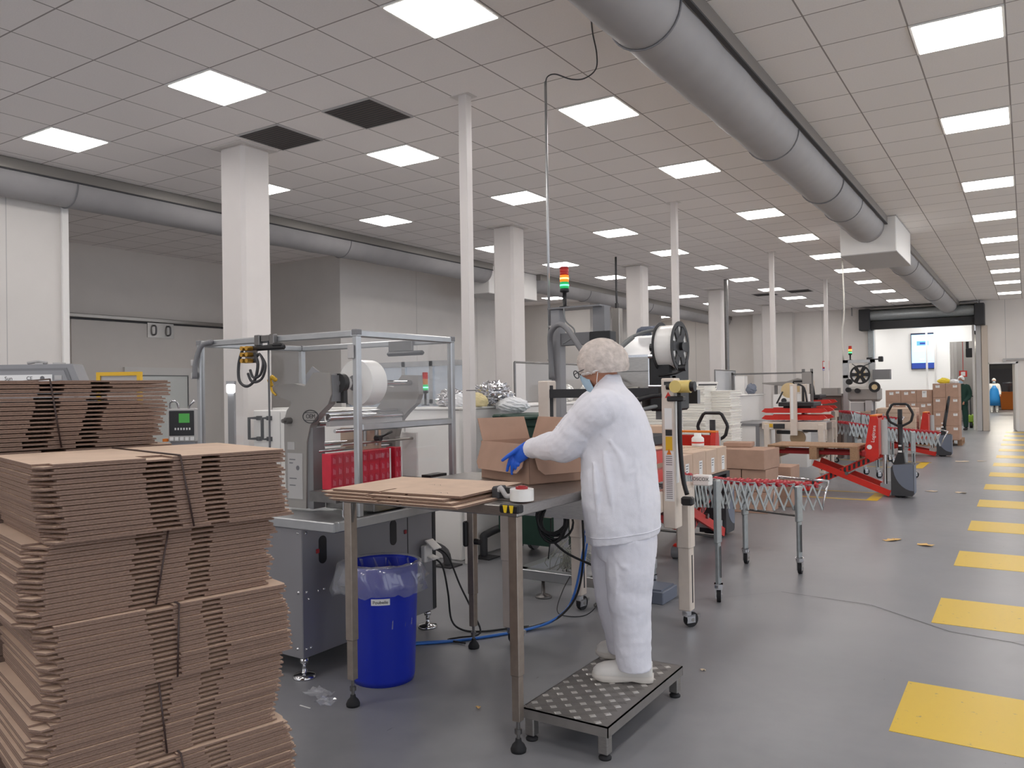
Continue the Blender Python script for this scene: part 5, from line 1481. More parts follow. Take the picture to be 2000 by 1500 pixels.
cable([(-2.62,4.5,.86),(-2.62,4.5,.62),(-2.63,4.48,.42)],.005,'cable_black','thin black cable hanging left of the coil')
cable([(-2.75,5.0,.20),(-2.74,4.86,.12),(-2.72,4.74,.02),(-2.62,4.66,.009),(-2.50,4.75,.01),(-2.45,4.85,.1),(-2.44,4.9,.3)],.0035,'cable_black','thin black wire looping on the floor by the blue hose')
t = thing('cable_coil','coiled black cable hanging under the packing table','cable',(-2.42,4.05,.72))
rnd = random.Random(8)
b = MB()
for k in range(6):
    ra, rb = .085+rnd.uniform(-.02,.03), .10+rnd.uniform(-.02,.025)
    ox, oz, oy = rnd.uniform(-.02,.02), rnd.uniform(-.015,.015), rnd.uniform(-.02,.02)
    b.tube([(-2.30+ox+ra*math.cos(a)*.84, 4.0+oy+ra*math.cos(a)*.54, .755+oz+rb*math.sin(a)+(.03 if k == 2 else 0)) for a in [2*math.pi*q/18 for q in range(18)]], .007, n=6, closed=True)
b.build('loops', M['cable_black'], t)
b = MB().tube([(-2.30,4.0,.86),(-2.28,4.02,.95),(-2.3,4.1,.99)],.006,n=6)
b.build('hanger', M['cable_black'], t)
t = thing('wire_bundle','tangle of thin grey wires on the applicator floor frame','cable',(-2.86,5.03,.22))
b = MB()
for k in range(22):
    x = -2.98+rnd.uniform(0,.28); z = .22
    b.tube([(x,5.03+rnd.uniform(-.05,.05),z),(x+rnd.uniform(-.05,.12),5.02+rnd.uniform(-.06,.06),z+rnd.uniform(.05,.16)),(x+rnd.uniform(0,.18),5.05+rnd.uniform(-.05,.05),z+rnd.uniform(.08,.22)),(x+rnd.uniform(0,.16),5.0+rnd.uniform(-.04,.04),z+rnd.uniform(.0,.1))],.003,n=4,sub=3)
b.build('wires', mat('wire','8d8f86',.5), t)
tag(MB().box(-2.36,5.25,0,-2.16,5.52,.09,bev=.006).box(-2.34,5.27,.09,-2.18,5.50,.1).build('floor_block', M['blue_grey']), 'blue-grey block on the floor behind the worker', 'block')

# scraps on the floor
def flake(x, y, r, seed, m, label, grp='pale scraps on the aisle floor'):
    rnd = random.Random(seed); n = 9
    v = [(x,y,.008)]
    for k in range(n):
        a = 2*math.pi*k/n; q = r*rnd.uniform(.5,1.15)
        v.append((x+q*math.cos(a), y+q*.8*math.sin(a), .003+rnd.uniform(0,.012)))
    v += [(p[0],p[1],p[2]-.002) for p in v]
    f = [(0,k+1,(k+1)%n+1) for k in range(n)] + [(n+1,n+1+(k+1)%n+1,n+1+k+1) for k in range(n)] + [(k+1,n+2+k,n+2+(k+1)%n,(k+1)%n+1) for k in range(n)]
    tag(MB().add(v,f).build('paper_scrap', m), label, 'scrap', grp)
sc = mat('scrap','e0b878',.8); sc2 = mat('scrap_pale','d9c7ae',.8)
flake(-1.137,8.51,.075,1,sc,'tan scrap on the aisle floor, left of the nearest pair')
flake(-1.10,8.58,.05,11,sc,'small tan scrap touching the left one of the nearest pair')
flake(-.835,8.41,.075,2,sc,'tan scrap on the aisle floor, right of the nearest pair')
flake(-1.14,12.66,.09,3,sc2,'pale scrap on the aisle floor beside the mid-aisle pallet truck')
flake(-.79,12.64,.085,4,sc2,'pale scrap on the floor near the yellow bars, level with the mid-aisle truck')
flake(-1.07,17.67,.12,5,sc2,'pale scrap far along the aisle, left one')
flake(-.775,17.9,.1,6,sc2,'pale scrap far along the aisle, right one')
flake(-1.488,4.145,.022,7,sc2,'tiny pale chip on the floor behind the step platform')
flake(-2.228,3.116,.02,8,sc,'tiny brown chip on the floor under the packing table')
def film_scrap(x, y, r, seed, label):
    rnd = random.Random(seed); n = 7; v, f = [], []
    for i in range(n):
        for j in range(n): v.append((x+r*(i/(n-1)-.5)*2+rnd.uniform(-.01,.01), y+r*(j/(n-1)-.5)*1.4+rnd.uniform(-.01,.01), .004+rnd.uniform(0,.022)*(1 if seed % 2 else .5)))
    for i in range(n-1):
        for j in range(n-1): f.append((i*n+j,(i+1)*n+j,(i+1)*n+j+1,i*n+j+1))
    tag(MB().add(v,f).build('film_scrap', M['film']), label, 'film scrap')
film_scrap(-3.02,2.84,.07,1,'crinkled clear film scrap on the floor beside the left table leg')
film_scrap(-2.90,2.78,.05,3,'smaller clear film scrap on the floor beside the left table leg')
tag(MB().box(-3.0,2.70,0,-2.93,2.706,.002).build('film_strip', M['paper']), 'thin white strip on the floor left of the front table leg', 'strip')

# ================= LEFT BACKGROUND =================
t = thing('grey_machine_cover','grey slanted machine cover with a CE plate behind the carton stacks','machine',(-5.2,2.7,0), R(32.8))
Tm = Matrix.Translation((-5.15,2.62,0)) @ Matrix.Rotation(R(32.8),4,'Z')
MB(Tm).prism([(-.42,1.40),(.30,1.40),(.17,1.725),(-.36,1.725)],'y',-.02,.10).build('cover', M['grey_paint'], t)
MB(Tm).prism([(-.36,1.40),(.25,1.40),(.135,1.70),(-.31,1.70)],'y',-.026,-.02).build('front_frame', M['grey_mid'], t)
MB(Tm).prism([(-.345,1.40),(.23,1.40),(.12,1.685),(-.30,1.685)],'y',-.03,-.026).build('front_panel', M['grey_paint'], t)
pt = MB(Tm).box(-.28,-.034,1.615,.05,-.03,1.66).build('name_plate', M['paper'], t)
text('Sun', .034, Tm @ Vector((-.22,-.0345,1.6375)), Tm.to_3x3() @ Vector((1,0,0)), (0,0,1), M['ink'], pt, 'lettering', .0004)
text('CE', .032, Tm @ Vector((-.09,-.0345,1.6375)), Tm.to_3x3() @ Vector((1,0,0)), (0,0,1), M['ink'], pt, 'lettering', .0004)
MB(Tm).cyl((-.01,-.036,1.6375),(-.01,-.034,1.6375),.014,n=14).build('round_mark', M['ink_grey'], pt)
MB(Tm).box(.065,-.034,1.625,.11,-.03,1.655).build('sticker', M['grey_light'], t)
MB(Tm).box(-.07,-.01,1.69,-.02,.05,1.735).box(.04,-.01,1.69,.09,.05,1.735).tube([(-.12,0,1.735),(-.05,0,1.745),(.0,0,1.735)],.01,n=6).build('top_latch', M['grey_light'], t)
MB(Tm).box(-.42,0,.0,.30,.10,1.40).build('base_cabinet', M['machine_side'], t)
t = thing('yellow_frame_guard','pale panel in a yellow frame between the carton stack and the window','guard panel',(-6.2,3.75,0), R(32.8))
Tm = Matrix.Translation((-6.21,3.73,0)) @ Matrix.Rotation(R(32.8),4,'Z')
MB(Tm).box(-.18,-.02,1.685,.18,.02,1.715).box(.15,-.02,.0,.18,.02,1.685).box(-.18,-.02,0,-.15,.02,1.685).build('frame', M['yellow'], t)
MB(Tm).box(-.15,-.005,.02,.15,.005,1.685).build('panel', M['grey_light'], t)
t = thing('control_terminal','dark control terminal with a green display right of the tall carton bundle','control panel',(-5.0,3.45,0), R(32.8))
Tm = Matrix.Translation((-4.985,3.45,0)) @ Matrix.Rotation(R(32.8),4,'Z')
MB(Tm).box(-.10,0,1.19,.095,.16,1.425,bev=.006).build('housing', M['grey_light'], t)
MB(Tm).box(-.09,-.004,1.235,.085,0,1.41,bev=.002).build('panel', M['dark'], t)
MB(Tm).box(-.02,-.006,1.325,.055,-.004,1.39).build('display', M['lcd_green'], t, label='green display')
b = MB(Tm)
for k in range(6): b.box(-.05+.02*k,-.006,1.275,-.04+.02*k,-.004,1.29)
for k in range(5): b.box(-.085+.036*k,-.008,1.20,-.06+.036*k,0,1.225,bev=.002)
b.build('keys', M['paper'], t)
MB(Tm).box(-.09,.02,0,.085,.15,1.19).build('pedestal', M['machine_side'], t)
MB(Tm).tube([(-.09,.02,1.425),(-.08,.0,1.47),(-.04,.0,1.475),(-.03,.02,1.425)],.008,n=6,sub=3).tube([(.04,.02,1.425),(.06,.0,1.45),(.09,.0,1.48)],.008,n=6,sub=3).build('handle', M['chrome'], t)
MB(Tm).box(-.13,-.02,1.195,-.10,.03,1.215).build('orange_button', M['orange'], t)
t = thing('lamp_reflection','small glowing block standing for a lamp reflection, left of the hooded machine','lamp',(-5.35,4.1,0))
Tm = Matrix.Translation((-5.33,4.12,0)) @ Matrix.Rotation(R(32.8),4,'Z')
MB(Tm).box(-.03,0,1.53,.03,.04,1.60,bev=.008).build('lens', M['hi_lamp'], t)  # glowing block added for the reflection of a lamp tube
MB(Tm).box(-.034,.01,1.60,.034,.05,1.625).box(-.025,.02,0,.025,.06,1.53).build('arm', M['grey_paint'], t)
t = thing('grey_panel_board','leaning grey board behind the left hood post','board',(-5.0,4.3,0))
Tm = Matrix.Translation((-4.72,4.35,0)) @ Matrix.Rotation(R(32.8),4,'Z')
MB(Tm).box(-.02,0,.0,.14,.03,1.42).build('board', M['grey_mid'], t)
MB(Tm @ Matrix.Translation((-.0,.0,1.62)) @ Matrix.Rotation(R(38),4,'Y')).box(-.02,-.01,-.18,.05,.01,.12).build('arm', M['grey_paint'], t)
MB(Tm).box(.0,.005,1.42,.03,.02,1.6).build('stem', M['grey_paint'], t)
tag(MB().box(-7.35,11.0,.0,-7.22,11.6,1.83).build('panel_screen', M['grey_mid']), 'dark grey upright panel just left of the second column', 'panel')

# ================= FAR BACKGROUND =================
# layered carton slabs on the farthest truck
for k in range(5):
    for i, (x0, x1) in enumerate(((-3.05,-2.72),(-2.71,-1.97))):
        if k == 4 and i == 0: z1 = .985
        z0 = .50+.102*k
        carton('brown carton slab on the far pallet, %s layer from the bottom, %s part' % (ORD[k], 'left' if i == 0 else 'right'), ((x0+x1)/2,18.95,z0), (x1-x0,.66,.10 if (i or k < 4) else .07), 0, 'carton slabs on the far pallet', flapgap=False)
pallet('wooden pallet under the carton slabs on the far truck', (-2.60,19.0,.33), R(90), .8, 1.2, M['wood'], .165)
# tall labelled carton wall, left block and taller right block
rnd = random.Random(12)
xs = [-3.0,-2.65,-2.30]; yb = 22.0
for j in range(4):
    for i, x in enumerate(xs):
        nt = [('y',-.05+rnd.uniform(-.03,.03),.22,.09,.07,0),('y',.10,.245,.08,.05,0)] if rnd.random() < .8 else [('y',.0,.2,.1,.16,0)]
        carton('labelled brown carton in the far left block, %s row from the bottom, %s column' % (ORD[j], ['left','middle','right'][i]), (x+.173,yb+.25,.15+.305*j), (.346,.5,.303), 0, 'labelled cartons of the far left block', M['carton_dark'], notes=nt)
for j in range(4):
    for i, x in enumerate((-1.94,-1.66)):
        carton('labelled brown carton in the tall far block, %s row from the bottom, %s column' % (ORD[j], ['left','right'][i]), (x+.138,yb+.35,.15+.3425*j), (.276,.8,.34), 0, 'labelled cartons of the tall far block', M['carton_dark'], notes=[('y',.06 if i else -.03,.27,.09,.06,0)])
pallet('pallet under the far left block of labelled cartons', (-2.47,22.3,0), 0, 1.1, .8)
pallet('pallet under the tall far block of labelled cartons', (-1.66,22.75,0), R(90), 1.0, .62)
crumple('yellow_bag',(-1.72,22.3,1.575),(.14,.1,.08),7,.3,mat('bag_yellow','e6cf3a',.5),'crumpled yellow bag on top of the tall far carton block','bag',.7,18,12)
crumple('plastic_bag',(-1.50,22.3,1.56),(.1,.1,.06),8,.3,M['bag'],'pale plastic bag beside the yellow bag on the far cartons','bag',.7,18,12)

# far label applicator with reel
t = thing('label_applicator','far label applicator with black spoked reel and grey frame behind the conveyors','labelling machine',(-2.85,17.6,0))
MB().box(-3.20,17.6,0,-3.10,17.7,2.03).box(-2.68,17.6,.9,-2.60,17.7,2.03).box(-3.20,17.6,1.97,-2.60,17.7,2.03).box(-3.20,17.6,1.66,-2.68,17.68,1.72).build('frame', M['alu'], t)
MB().box(-3.15,17.3,.55,-2.45,17.75,.92).box(-3.1,17.35,0,-3.0,17.7,.55).box(-2.6,17.35,0,-2.5,17.7,.55).build('stand', M['grey_mid'], t)
MB().box(-3.05,17.2,1.18,-2.45,17.55,1.48,bev=.05).build('printer_housing', M['machine_grey'], t)
MB().box(-3.0,17.25,.98,-2.75,17.4,1.16).box(-2.72,17.2,1.0,-2.6,17.4,1.2).build('lower_unit', M['grey_light'], t)
fl = MB().cyl((-2.78,17.05,1.72),(-2.78,17.12,1.72),.10,n=24).build('label_web', M['tape_tan'], t)
b = MB().ring((-2.78,17.04,1.72),(0,1,0),.19,.155,.01,n=32).ring((-2.78,17.04,1.72),(0,1,0),.075,.02,.012,n=20)
for k in range(6):
    a = math.pi*k/3; c, s_ = math.cos(a), math.sin(a)
    q = lambda r_, o: (-2.78+r_*c-o*s_, 1.72+r_*s_+o*c)
    b.prism([q(.07,-.03),q(.16,-.04),q(.16,.04),q(.07,.03)],'y',17.035,17.045)
b.build('reel_flange', M['black'], t)
MB().ring((-2.52,17.05,1.47),(0,1,0),.105,.055,.04,n=24).build('small_reel', M['black'], t)
MB().cyl((-2.52,17.04,1.47),(-2.52,17.08,1.47),.055,n=16).build('reel_core', M['tape_tan'], t)
for (x, z, r_) in ((-3.0,1.58,.06),(-3.02,1.42,.05),(-2.85,1.40,.05)): MB().cyl((x,17.1,z),(x,17.2,z),r_,n=14).build('guide_roller', M['black'], t)
MB().tube([(-3.02,17.6,1.95),(-2.9,17.6,1.88),(-2.75,17.6,1.92),(-2.62,17.6,1.98)],.008,n=5,sub=4).build('cable', M['charcoal'], t)
MB().box(-2.62,17.5,1.62,-2.3,17.7,1.82).build('side_box', M['grey_mid'], t)
signal_tower('small far signal tower, red top and green glow, above the far label applicator', -3.06,17.65,2.03,2.32,.034,(1,1,0))
o = MB().tube([(-3.18,17.65,HC),(-3.16,17.65,3.4),(-3.17,17.65,2.9),(-3.21,17.65,2.6),(-3.19,17.65,2.03)],.016,n=6,sub=4).build('hanging_cable', M['cable_white']); tag(o,'white knotted cable dropping from the ceiling to the far label applicator','cable')
o = MB().cyl((-6.1,19.1,HC),(-6.1,19.1,1.37),.05,n=10).build('cable_duct', M['steel_dark']); tag(o,'dark vertical cable tube hanging right of the fourth column','conduit')
MB().prism([(-6.16,1.37),(-6.04,1.37),(-5.98,1.1),(-6.2,1.1)],'y',19.05,19.15).build('foot', M['steel_dark'], o)

# product printers and frame standing along the partition
t = thing('frame_stand','grey tubular frame with small motor behind the middle case sealer','frame',(-4.5,15.0,0))
MB().box(-4.75,15.1,1.37,-4.71,15.14,1.79).box(-3.30,15.1,1.2,-3.26,15.14,1.82).box(-4.75,15.1,1.74,-3.26,15.14,1.77).box(-3.45,15.1,1.5,-3.40,15.14,1.82).build('frame', M['steel_dark'], t)
MB().box(-3.44,15.08,1.55,-3.28,15.2,1.76).build('motor_box', M['machine_grey'], t)
MB().tube([(-3.44,15.1,1.6),(-3.60,15.1,1.6),(-3.60,15.1,1.55)],.02,n=6).build('arm', M['black'], t)
MB().box(-4.68,15.1,1.37,-4.5,15.3,1.72).build('white_box', M['white_paint'], t)
crumple('hose_tangle',(-4.36,15.05,1.47),(.1,.08,.1),31,.4,M['blue_grey'],'dark blue tangle of hoses on the partition far back','hoses',.9,16,12)
t = thing('sheet_feeder','grey wedge-shaped feeder above the middle case sealer, far back','machine',(-3.9,16.0,0))
MB().prism([(-4.25,1.56),(-3.75,1.50),(-3.55,1.52),(-3.45,1.62),(-3.6,1.66),(-3.8,1.60),(-4.25,1.585)],'y',15.4,15.62).build('wedge', M['machine_grey'], t)
MB().box(-4.05,15.4,.0,-3.45,15.75,1.36).build('cabinet', M['white_paint'], t)
MB().cyl((-3.85,15.39,1.24),(-3.85,15.4,1.24),.05,n=14).build('gauge', M['dark'], t)
for x in (-4.05,-3.7): MB().box(x,15.5,1.36,x+.05,15.55,1.53).build('support', M['steel_dark'], t)
t = thing('brown_crates','dark brown panel cabinet behind the far label applicator','cabinet',(-3.5,17.9,0))
MB().box(-3.62,17.6,0,-3.25,18.1,1.30).build('body', mat('crate_brown','6d5c55',.7), t)
MB().box(-3.66,17.55,1.30,-3.22,18.1,1.34).box(-3.62,17.55,1.34,-3.3,17.9,1.46).build('shelf', M['machine_grey'], t)

# roller shutter with its head gear and guide posts
t = thing('roller_shutter','grey rolled-up shutter with black end housings over the far opening','shutter',(-2.8,29.2,3.42))
MB().cyl((-4.40,29.15,3.83),(-1.30,29.15,3.83),.19,n=24).build('rolled_curtain', M['zinc'], t)
MB().box(-4.42,29.05,3.36,-1.28,29.28,3.62).build('bottom_bar', M['black'], t)
for x0, x1 in ((-4.72,-4.38),(-1.36,-1.08)):
    MB().box(x0,28.85,3.33,x1,29.36,4.02 if x0 > -2 else 4.05,bev=.02).build('end_housing', M['dark'], t)
MB().box(-4.42,29.0,4.02,-1.28,29.38,4.06).build('top_track', M['track'], t)
for x0, x1 in ((-4.50,-4.33),(-1.345,-1.20)):
    MB().box(x0,29.22,0,x1,29.39,3.35,bev=.01).build('guide_post', M['zinc'] if x0 < -2 else M['grey_light'], t)
MB().box(-1.19,29.2,0,-1.02,29.38,3.33,bev=.008).build('door_post', M['cream_dark'], t)
MB().cyl((-4.45,29.12,2.31),(-4.45,29.12,2.43),.09,n=12).cyl((-4.36,29.0,2.36),(-4.12,28.95,2.36),.02,n=8).box(-4.14,28.85,2.27,-4.0,29.02,2.45,bev=.02).build('sensor', M['dark'], t)
MB().box(-1.24,28.95,3.9,-1.2,29.0,HC).box(-4.97,28.95,3.85,-4.93,29.0,HC).build('hanger', M['steel_dark'], t)
# wall display in the white room
t = thing('wall_screen','tall blue wall display in the bright room beyond the shutter','screen',(-3.2,32.9,2.7))
MB().box(-3.60,32.90,2.06,-2.80,32.995,3.39,bev=.008).build('case', M['screen_navy'], t)
MB().box(-3.575,32.896,2.29,-2.825,32.90,3.33).build('display', M['screen'], t)
MB().box(-3.575,32.895,2.085,-2.825,32.90,2.28).build('blue_band', M['screen_blue'], t)
MB().box(-3.575,32.895,3.335,-2.825,32.90,3.375).build('dark_band', M['screen_navy'], t)
b = MB().box(-3.40,32.894,2.93,-3.02,32.896,3.09)
b.build('picture_block', M['screen_mid'], t)
b = MB().box(-3.30,32.893,2.97,-3.12,32.894,3.04); b.build('picture_mark', M['screen_blue'], t)
b = MB().box(-3.34,32.894,3.22,-3.12,32.896,3.235).box(-3.48,32.894,2.72,-2.92,32.896,2.73).box(-3.30,32.894,2.42,-3.16,32.896,2.435).box(-3.46,32.894,3.115,-3.36,32.896,3.13)
b.build('text_lines', M['screen_white'], t)
for x in (-2.98,-2.72): struct('column_slim', MB().box(x,31.5,0,x+.06,31.56,3.9), M['white_paint'])
# fire extinguisher sign, sphere camera, exit sign
def sign(label, x, y, z, w_, h_):
    t = thing('fire_sign', label, 'sign', (x,y,z))
    MB().box(x-w_/2,y-.012,z-h_/2,x+w_/2,y,z+h_/2).build('plate', M['red'], t)
    MB().box(x-w_*.42,y-.014,z-h_*.12,x-w_*.02,y-.012,z+h_*.42).box(x+w_*.10,y-.014,z-h_*.05,x+w_*.25,y-.012,z+h_*.34).box(x-w_*.45,y-.014,z-h_*.45,x+w_*.45,y-.012,z-h_*.36).build('pictogram', M['paper'], t)
    MB().box(x-w_*.5,y-.013,z-h_*.5,x+w_*.5,y-.0115,z-h_*.28).build('blue_strip', M['screen_blue'], t)
sign('red fire extinguisher sign with blue strip on the far wall', -5.9,WF,2.2,.22,.33)
t = thing('wall_camera','small white dome camera on the far wall','camera',(-7.3,WF,2.52))
MB().lathe([(0,.06),(.05,.045),(.065,0),(.08,-.0),(.08,-.02)][::-1], (-7.0,WF-.02,2.50), (0,-1,0), n=14).build('dome', M['white_paint'], t)
MB().cyl((-7.0,WF-.09,2.50),(-7.0,WF-.07,2.50),.025,n=10).build('lens', M['black'], t)
t = thing('exit_sign','red and white sign in the corridor beyond the shutter','sign',(-1.9,34.0,1.9))
MB().box(-2.12,33.98,1.75,-1.86,34.0,1.98).cyl((-1.99,33.99,1.98),(-1.99,33.99,3.9),.012,n=6).build('plate', M['red'], t)
MB().box(-2.06,33.976,1.79,-1.92,33.98,1.94).build('pictogram', M['paper'], t)
t = thing('wall_motor','dark motor box high in the corridor beyond the shutter','motor',(-1.75,35.2,2.6))
MB().box(-1.95,35.0,2.5,-1.72,35.3,2.85,bev=.02).box(-1.95,35.1,2.85,-1.85,35.2,3.9).build('housing', M['dark'], t)
struct('door_3', MB().box(-1.75,36.5,0,-1.475,36.56,2.0), M['dark'])
# stores beyond the small door
t = thing('plastic_container','orange plastic container in the dim store beyond the small door','container',(-.78,52,0))
MB().loft([[(-1.22,52.1,.02),(-.4,52.1,.02),(-.4,52.9,.02),(-1.22,52.9,.02)],[(-1.3,52,.98),(-.3,52,.98),(-.3,53,.98),(-1.3,53,.98)]], smooth=False).build('body', M['orange'], t)
MB().box(-1.34,51.96,.94,-.26,53.04,1.0).build('rim', M['orange'], t)
MB().lathe([(0,1.0),(.06,1.0),(.05,1.3),(.3,1.45),(.32,1.5),(0,1.52)], (-.85,52.5,0), n=14).build('scale_pan', M['blue_grey'], t)
t = thing('pallet_truck','green hand pallet truck standing by the post beyond the shutter','pallet truck',(-1.62,31.2,0))
MB().box(-1.70,31.0,.18,-1.52,31.6,.45,bev=.04).box(-1.66,31.6,.05,-1.56,32.6,.14).build('chassis', mat('lime','86a832',.5), t)
MB().cyl((-1.65,31.05,.10),(-1.57,31.05,.10),.10,n=18).build('wheel', M['rubber'], t)
MB().tube([(-1.61,31.05,.4),(-1.61,30.85,1.05)],.02,n=6).tube([(-1.72,30.84,1.06),(-1.61,30.83,1.10),(-1.50,30.84,1.06)],.018,n=6).build('tiller', M['dark'], t)

# ================= PEOPLE =================
CAMO = Vector((0,0,1.52))
def VP(px, py, d):
    """a body joint measured in the scene: sideways, height and depth from where the photographer stood"""
    d -= (.13-.08*max(0.0, min(1.0, (py-1000)/290)))*max(0.0, min(1.0, (px-1030)/90))*(1 if d < 4.03 else .6)
    return CAMO + (_f + _r*((px-1000)/1559.12) - _u*((py-750)/1559.12))*d
def ring_pts(c, a, b, n=20, sq=2.0, w=None):
    """super-ellipse ring around c spanned by vectors a and b"""
    out = []
    for k in range(n):
        t = 2*math.pi*k/n
        ct, st = math.cos(t), math.sin(t)
        e = 2/sq
        x = abs(ct)**e*(1 if ct >= 0 else -1); y = abs(st)**e*(1 if st >= 0 else -1)
        g = 1 + (w(t) if w else 0)
        out.append(c + a*(x*g) + b*(y*g))
    return out
def limb(b, pts, rs, n=14, sub=5, fold=0.0, seed=0, m=0, flat=1.0):
    """tapering tube through joints; rs: radius at every joint; fold adds cloth ripples"""
    pts = [Vector(p) for p in pts]
    P = spline(pts, sub); N = len(P)
    rr = []
    for i in range(N):
        s = i/(N-1)*(len(rs)-1); k = min(int(s), len(rs)-2); f = s-k; f = f*f*(3-2*f)
        rr.append(rs[k]*(1-f)+rs[k+1]*f)
    rnd = random.Random(seed); ph = rnd.uniform(0,6); v = []; a = None
    for i, p in enumerate(P):
        t = (P[min(i+1,N-1)]-P[max(i-1,0)]).normalized()
        if a is None: a, c = frame(t)
        else: a = (a-t*a.dot(t)).normalized(); c = t.cross(a)
        for k in range(n):
            s = 2*math.pi*k/n
            q = rr[i]*(1+fold*math.sin(i*1.9+ph+1.3*math.sin(s*2+ph))*.6+fold*.5*math.sin(3*s+i*.7))
            v.append(p + a*(q*math.cos(s)) + c*(q*flat*math.sin(s)))
    f = []
    for i in range(N-1):
        for k in range(n): f.append((i*n+k, i*n+(k+1)%n, (i+1)*n+(k+1)%n, (i+1)*n+k))
    f.append(tuple(range(n))[::-1]); f.append(tuple((N-1)*n+k for k in range(n)))
    return b.add(v, f, True, m)
def fuse(o, vox, smooth=4, wrinkle=0.0, wscale=.1):
    """one continuous skin over the overlapping pieces"""
    r_ = o.modifiers.new('skin','REMESH'); r_.mode = 'VOXEL'; r_.voxel_size = vox; r_.use_smooth_shade = True
    s_ = o.modifiers.new('soften','SMOOTH'); s_.iterations = smooth; s_.factor = .5
    if wrinkle:
        tx = bpy.data.textures.new('creases','CLOUDS'); tx.noise_scale = wscale; tx.noise_depth = 2
        d_ = o.modifiers.new('creases','DISPLACE'); d_.texture = tx; d_.strength = wrinkle; d_.mid_level = .5; d_.texture_coords = 'LOCAL'
    return o
def head_mesh(b, c, fwd, left, up, s=1.0):
    """skull, brow, nose, chin and ears; c is the middle of the head"""
    n1, n2 = 26, 20
    v = []
    for i in range(n2+1):
        th = math.pi*i/n2
        for j in range(n1):
            ph = 2*math.pi*j/n1
            x, y, z = math.sin(th)*math.cos(ph), math.sin(th)*math.sin(ph), math.cos(th)
            rx, ry, rz = .098, .076, .118
            px, py, pz = x*rx, y*ry, z*rz
            if z < 0:                       # jaw narrows and comes forward
                k = -z
                py *= 1-.30*k; px = px*(1-.18*k) + .022*k
            if x > 0:
                g = math.exp(-(py/.016)**2)
                px += .024*g*math.exp(-((pz+.022)/.022)**2)       # nose
                px += .006*math.exp(-((pz-.028)/.012)**2)*math.exp(-(py/.05)**2)   # brow
                px -= .010*math.exp(-((pz-.006)/.013)**2)*math.exp(-((abs(py)-.033)/.016)**2)  # eye sockets
                px += .006*math.exp(-((pz+.062)/.010)**2)*math.exp(-(py/.022)**2)  # lips
                px += .010*math.exp(-((pz+.098)/.018)**2)*math.exp(-(py/.03)**2)   # chin
            v.append(c + fwd*(px*s) + left*(py*s) + up*(pz*s))
    f = []
    for i in range(n2):
        for j in range(n1): f.append((i*n1+j,(i+1)*n1+j,(i+1)*n1+(j+1)%n1,i*n1+(j+1)%n1))
    b.add(v, f, True)
    for sg in (-1, 1):
        e = c + left*(sg*.076*s) + fwd*(-.008*s) + up*(-.012*s)
        b.loft([ring_pts(e+left*(sg*q*s), fwd*(r_*s*.6), up*(r_*s), 10) for q, r_ in ((-.012,.020),(.006,.030),(.014,.026))])
    return b
def hand(b, wrist, tips, dirn, nrm, knuck, width, rad=.0085, thumb=None):
    """palm from wrist to the knuckles, four bent fingers, thumb from the side of the palm"""
    side = nrm.cross(dirn).normalized()
    palm = []
    for q, wf, tf in ((-.2,.55,.026),(.0,.60,.022),(.35,.9,.019),(.75,1.0,.016),(1.0,.95,.013)):
        c = wrist.lerp(knuck, q)
        palm.append(ring_pts(c, side*(width/2*wf), nrm*tf, 12, 2.6))
    b.loft(palm)
    for i, tip in enumerate(tips):
        k = knuck + side*(width*(.40-.265*i)) - dirn*(.006*abs(i-1.2))
        mid = k.lerp(tip, .5) + nrm*.008
        q1 = k.lerp(tip, .25)+nrm*.006
        limb(b, [k-dirn*.02, k, q1, mid, k.lerp(tip,.78)+nrm*.005, tip], [rad*1.1, rad*1.12, rad*1.02, rad*1.02, rad*.92, rad*.75], n=9, sub=3)
    if thumb is not None:
        base = wrist.lerp(knuck, .25) + side*(width*.38)
        mid = base.lerp(thumb, .55) + nrm*.006 + side*.006
        limb(b, [base-dirn*.015, base, mid, thumb], [rad*1.5, rad*1.5, rad*1.15, rad*.9], n=9, sub=4)
    return b

# ---- the packer at the table ----
Fw = Vector((-.92,-.38,0)).normalized(); Lf = Vector((.38,-.92,0)).normalized(); Up = Vector((0,0,1))
hfw = (Fw*.90 - Up*.36 + Lf*(-.34)).normalized(); hlf = (Lf - hfw*Lf.dot(hfw)).normalized(); hup = hfw.cross(hlf)
if hup.z < 0: hup = -hup
HCN = VP(1172,712,3.90)
b = MB()
head_mesh(b, HCN, hfw, hlf, hup, 1.0)
shL, elL, wrL = VP(1178,803,3.745), VP(1108,862,3.85), VP(1035,877,4.02)
shR, elR, wrR = VP(1163,800,4.075), VP(1098,858,4.26), VP(1082,874,4.42)
limb(b, [VP(1205,985,3.9),VP(1208,900,3.9),VP(1200,820,3.9),VP(1192,765,3.9)],[.12,.11,.12,.06])
limb(b, [VP(1193,780,3.9),VP(1190,755,3.9),VP(1182,735,3.9)],[.058,.055,.058])
for a_, e_, w_ in ((shL,elL,wrL),(shR,elR,wrR)): limb(b, [VP(1192,800,3.9),a_,e_,w_],[.06,.05,.038,.026])
hipL, knL, anL = VP(1232,1000,3.81), VP(1232,1150,3.785), VP(1245,1288,3.765)
hipR, knR, anR = VP(1200,1000,4.0), VP(1197,1140,4.02), VP(1208,1258,4.07)
for a_, e_, w_ in ((hipL,knL,anL),(hipR,knR,anR)): limb(b, [VP(1208,960,3.9),a_,e_,w_],[.09,.075,.05,.035])
per = b.build('person', M['skin'])
tag(per, 'person in white coat, trousers and hair net packing a carton, seen from behind', 'person')
fuse(per, .0065, 3)
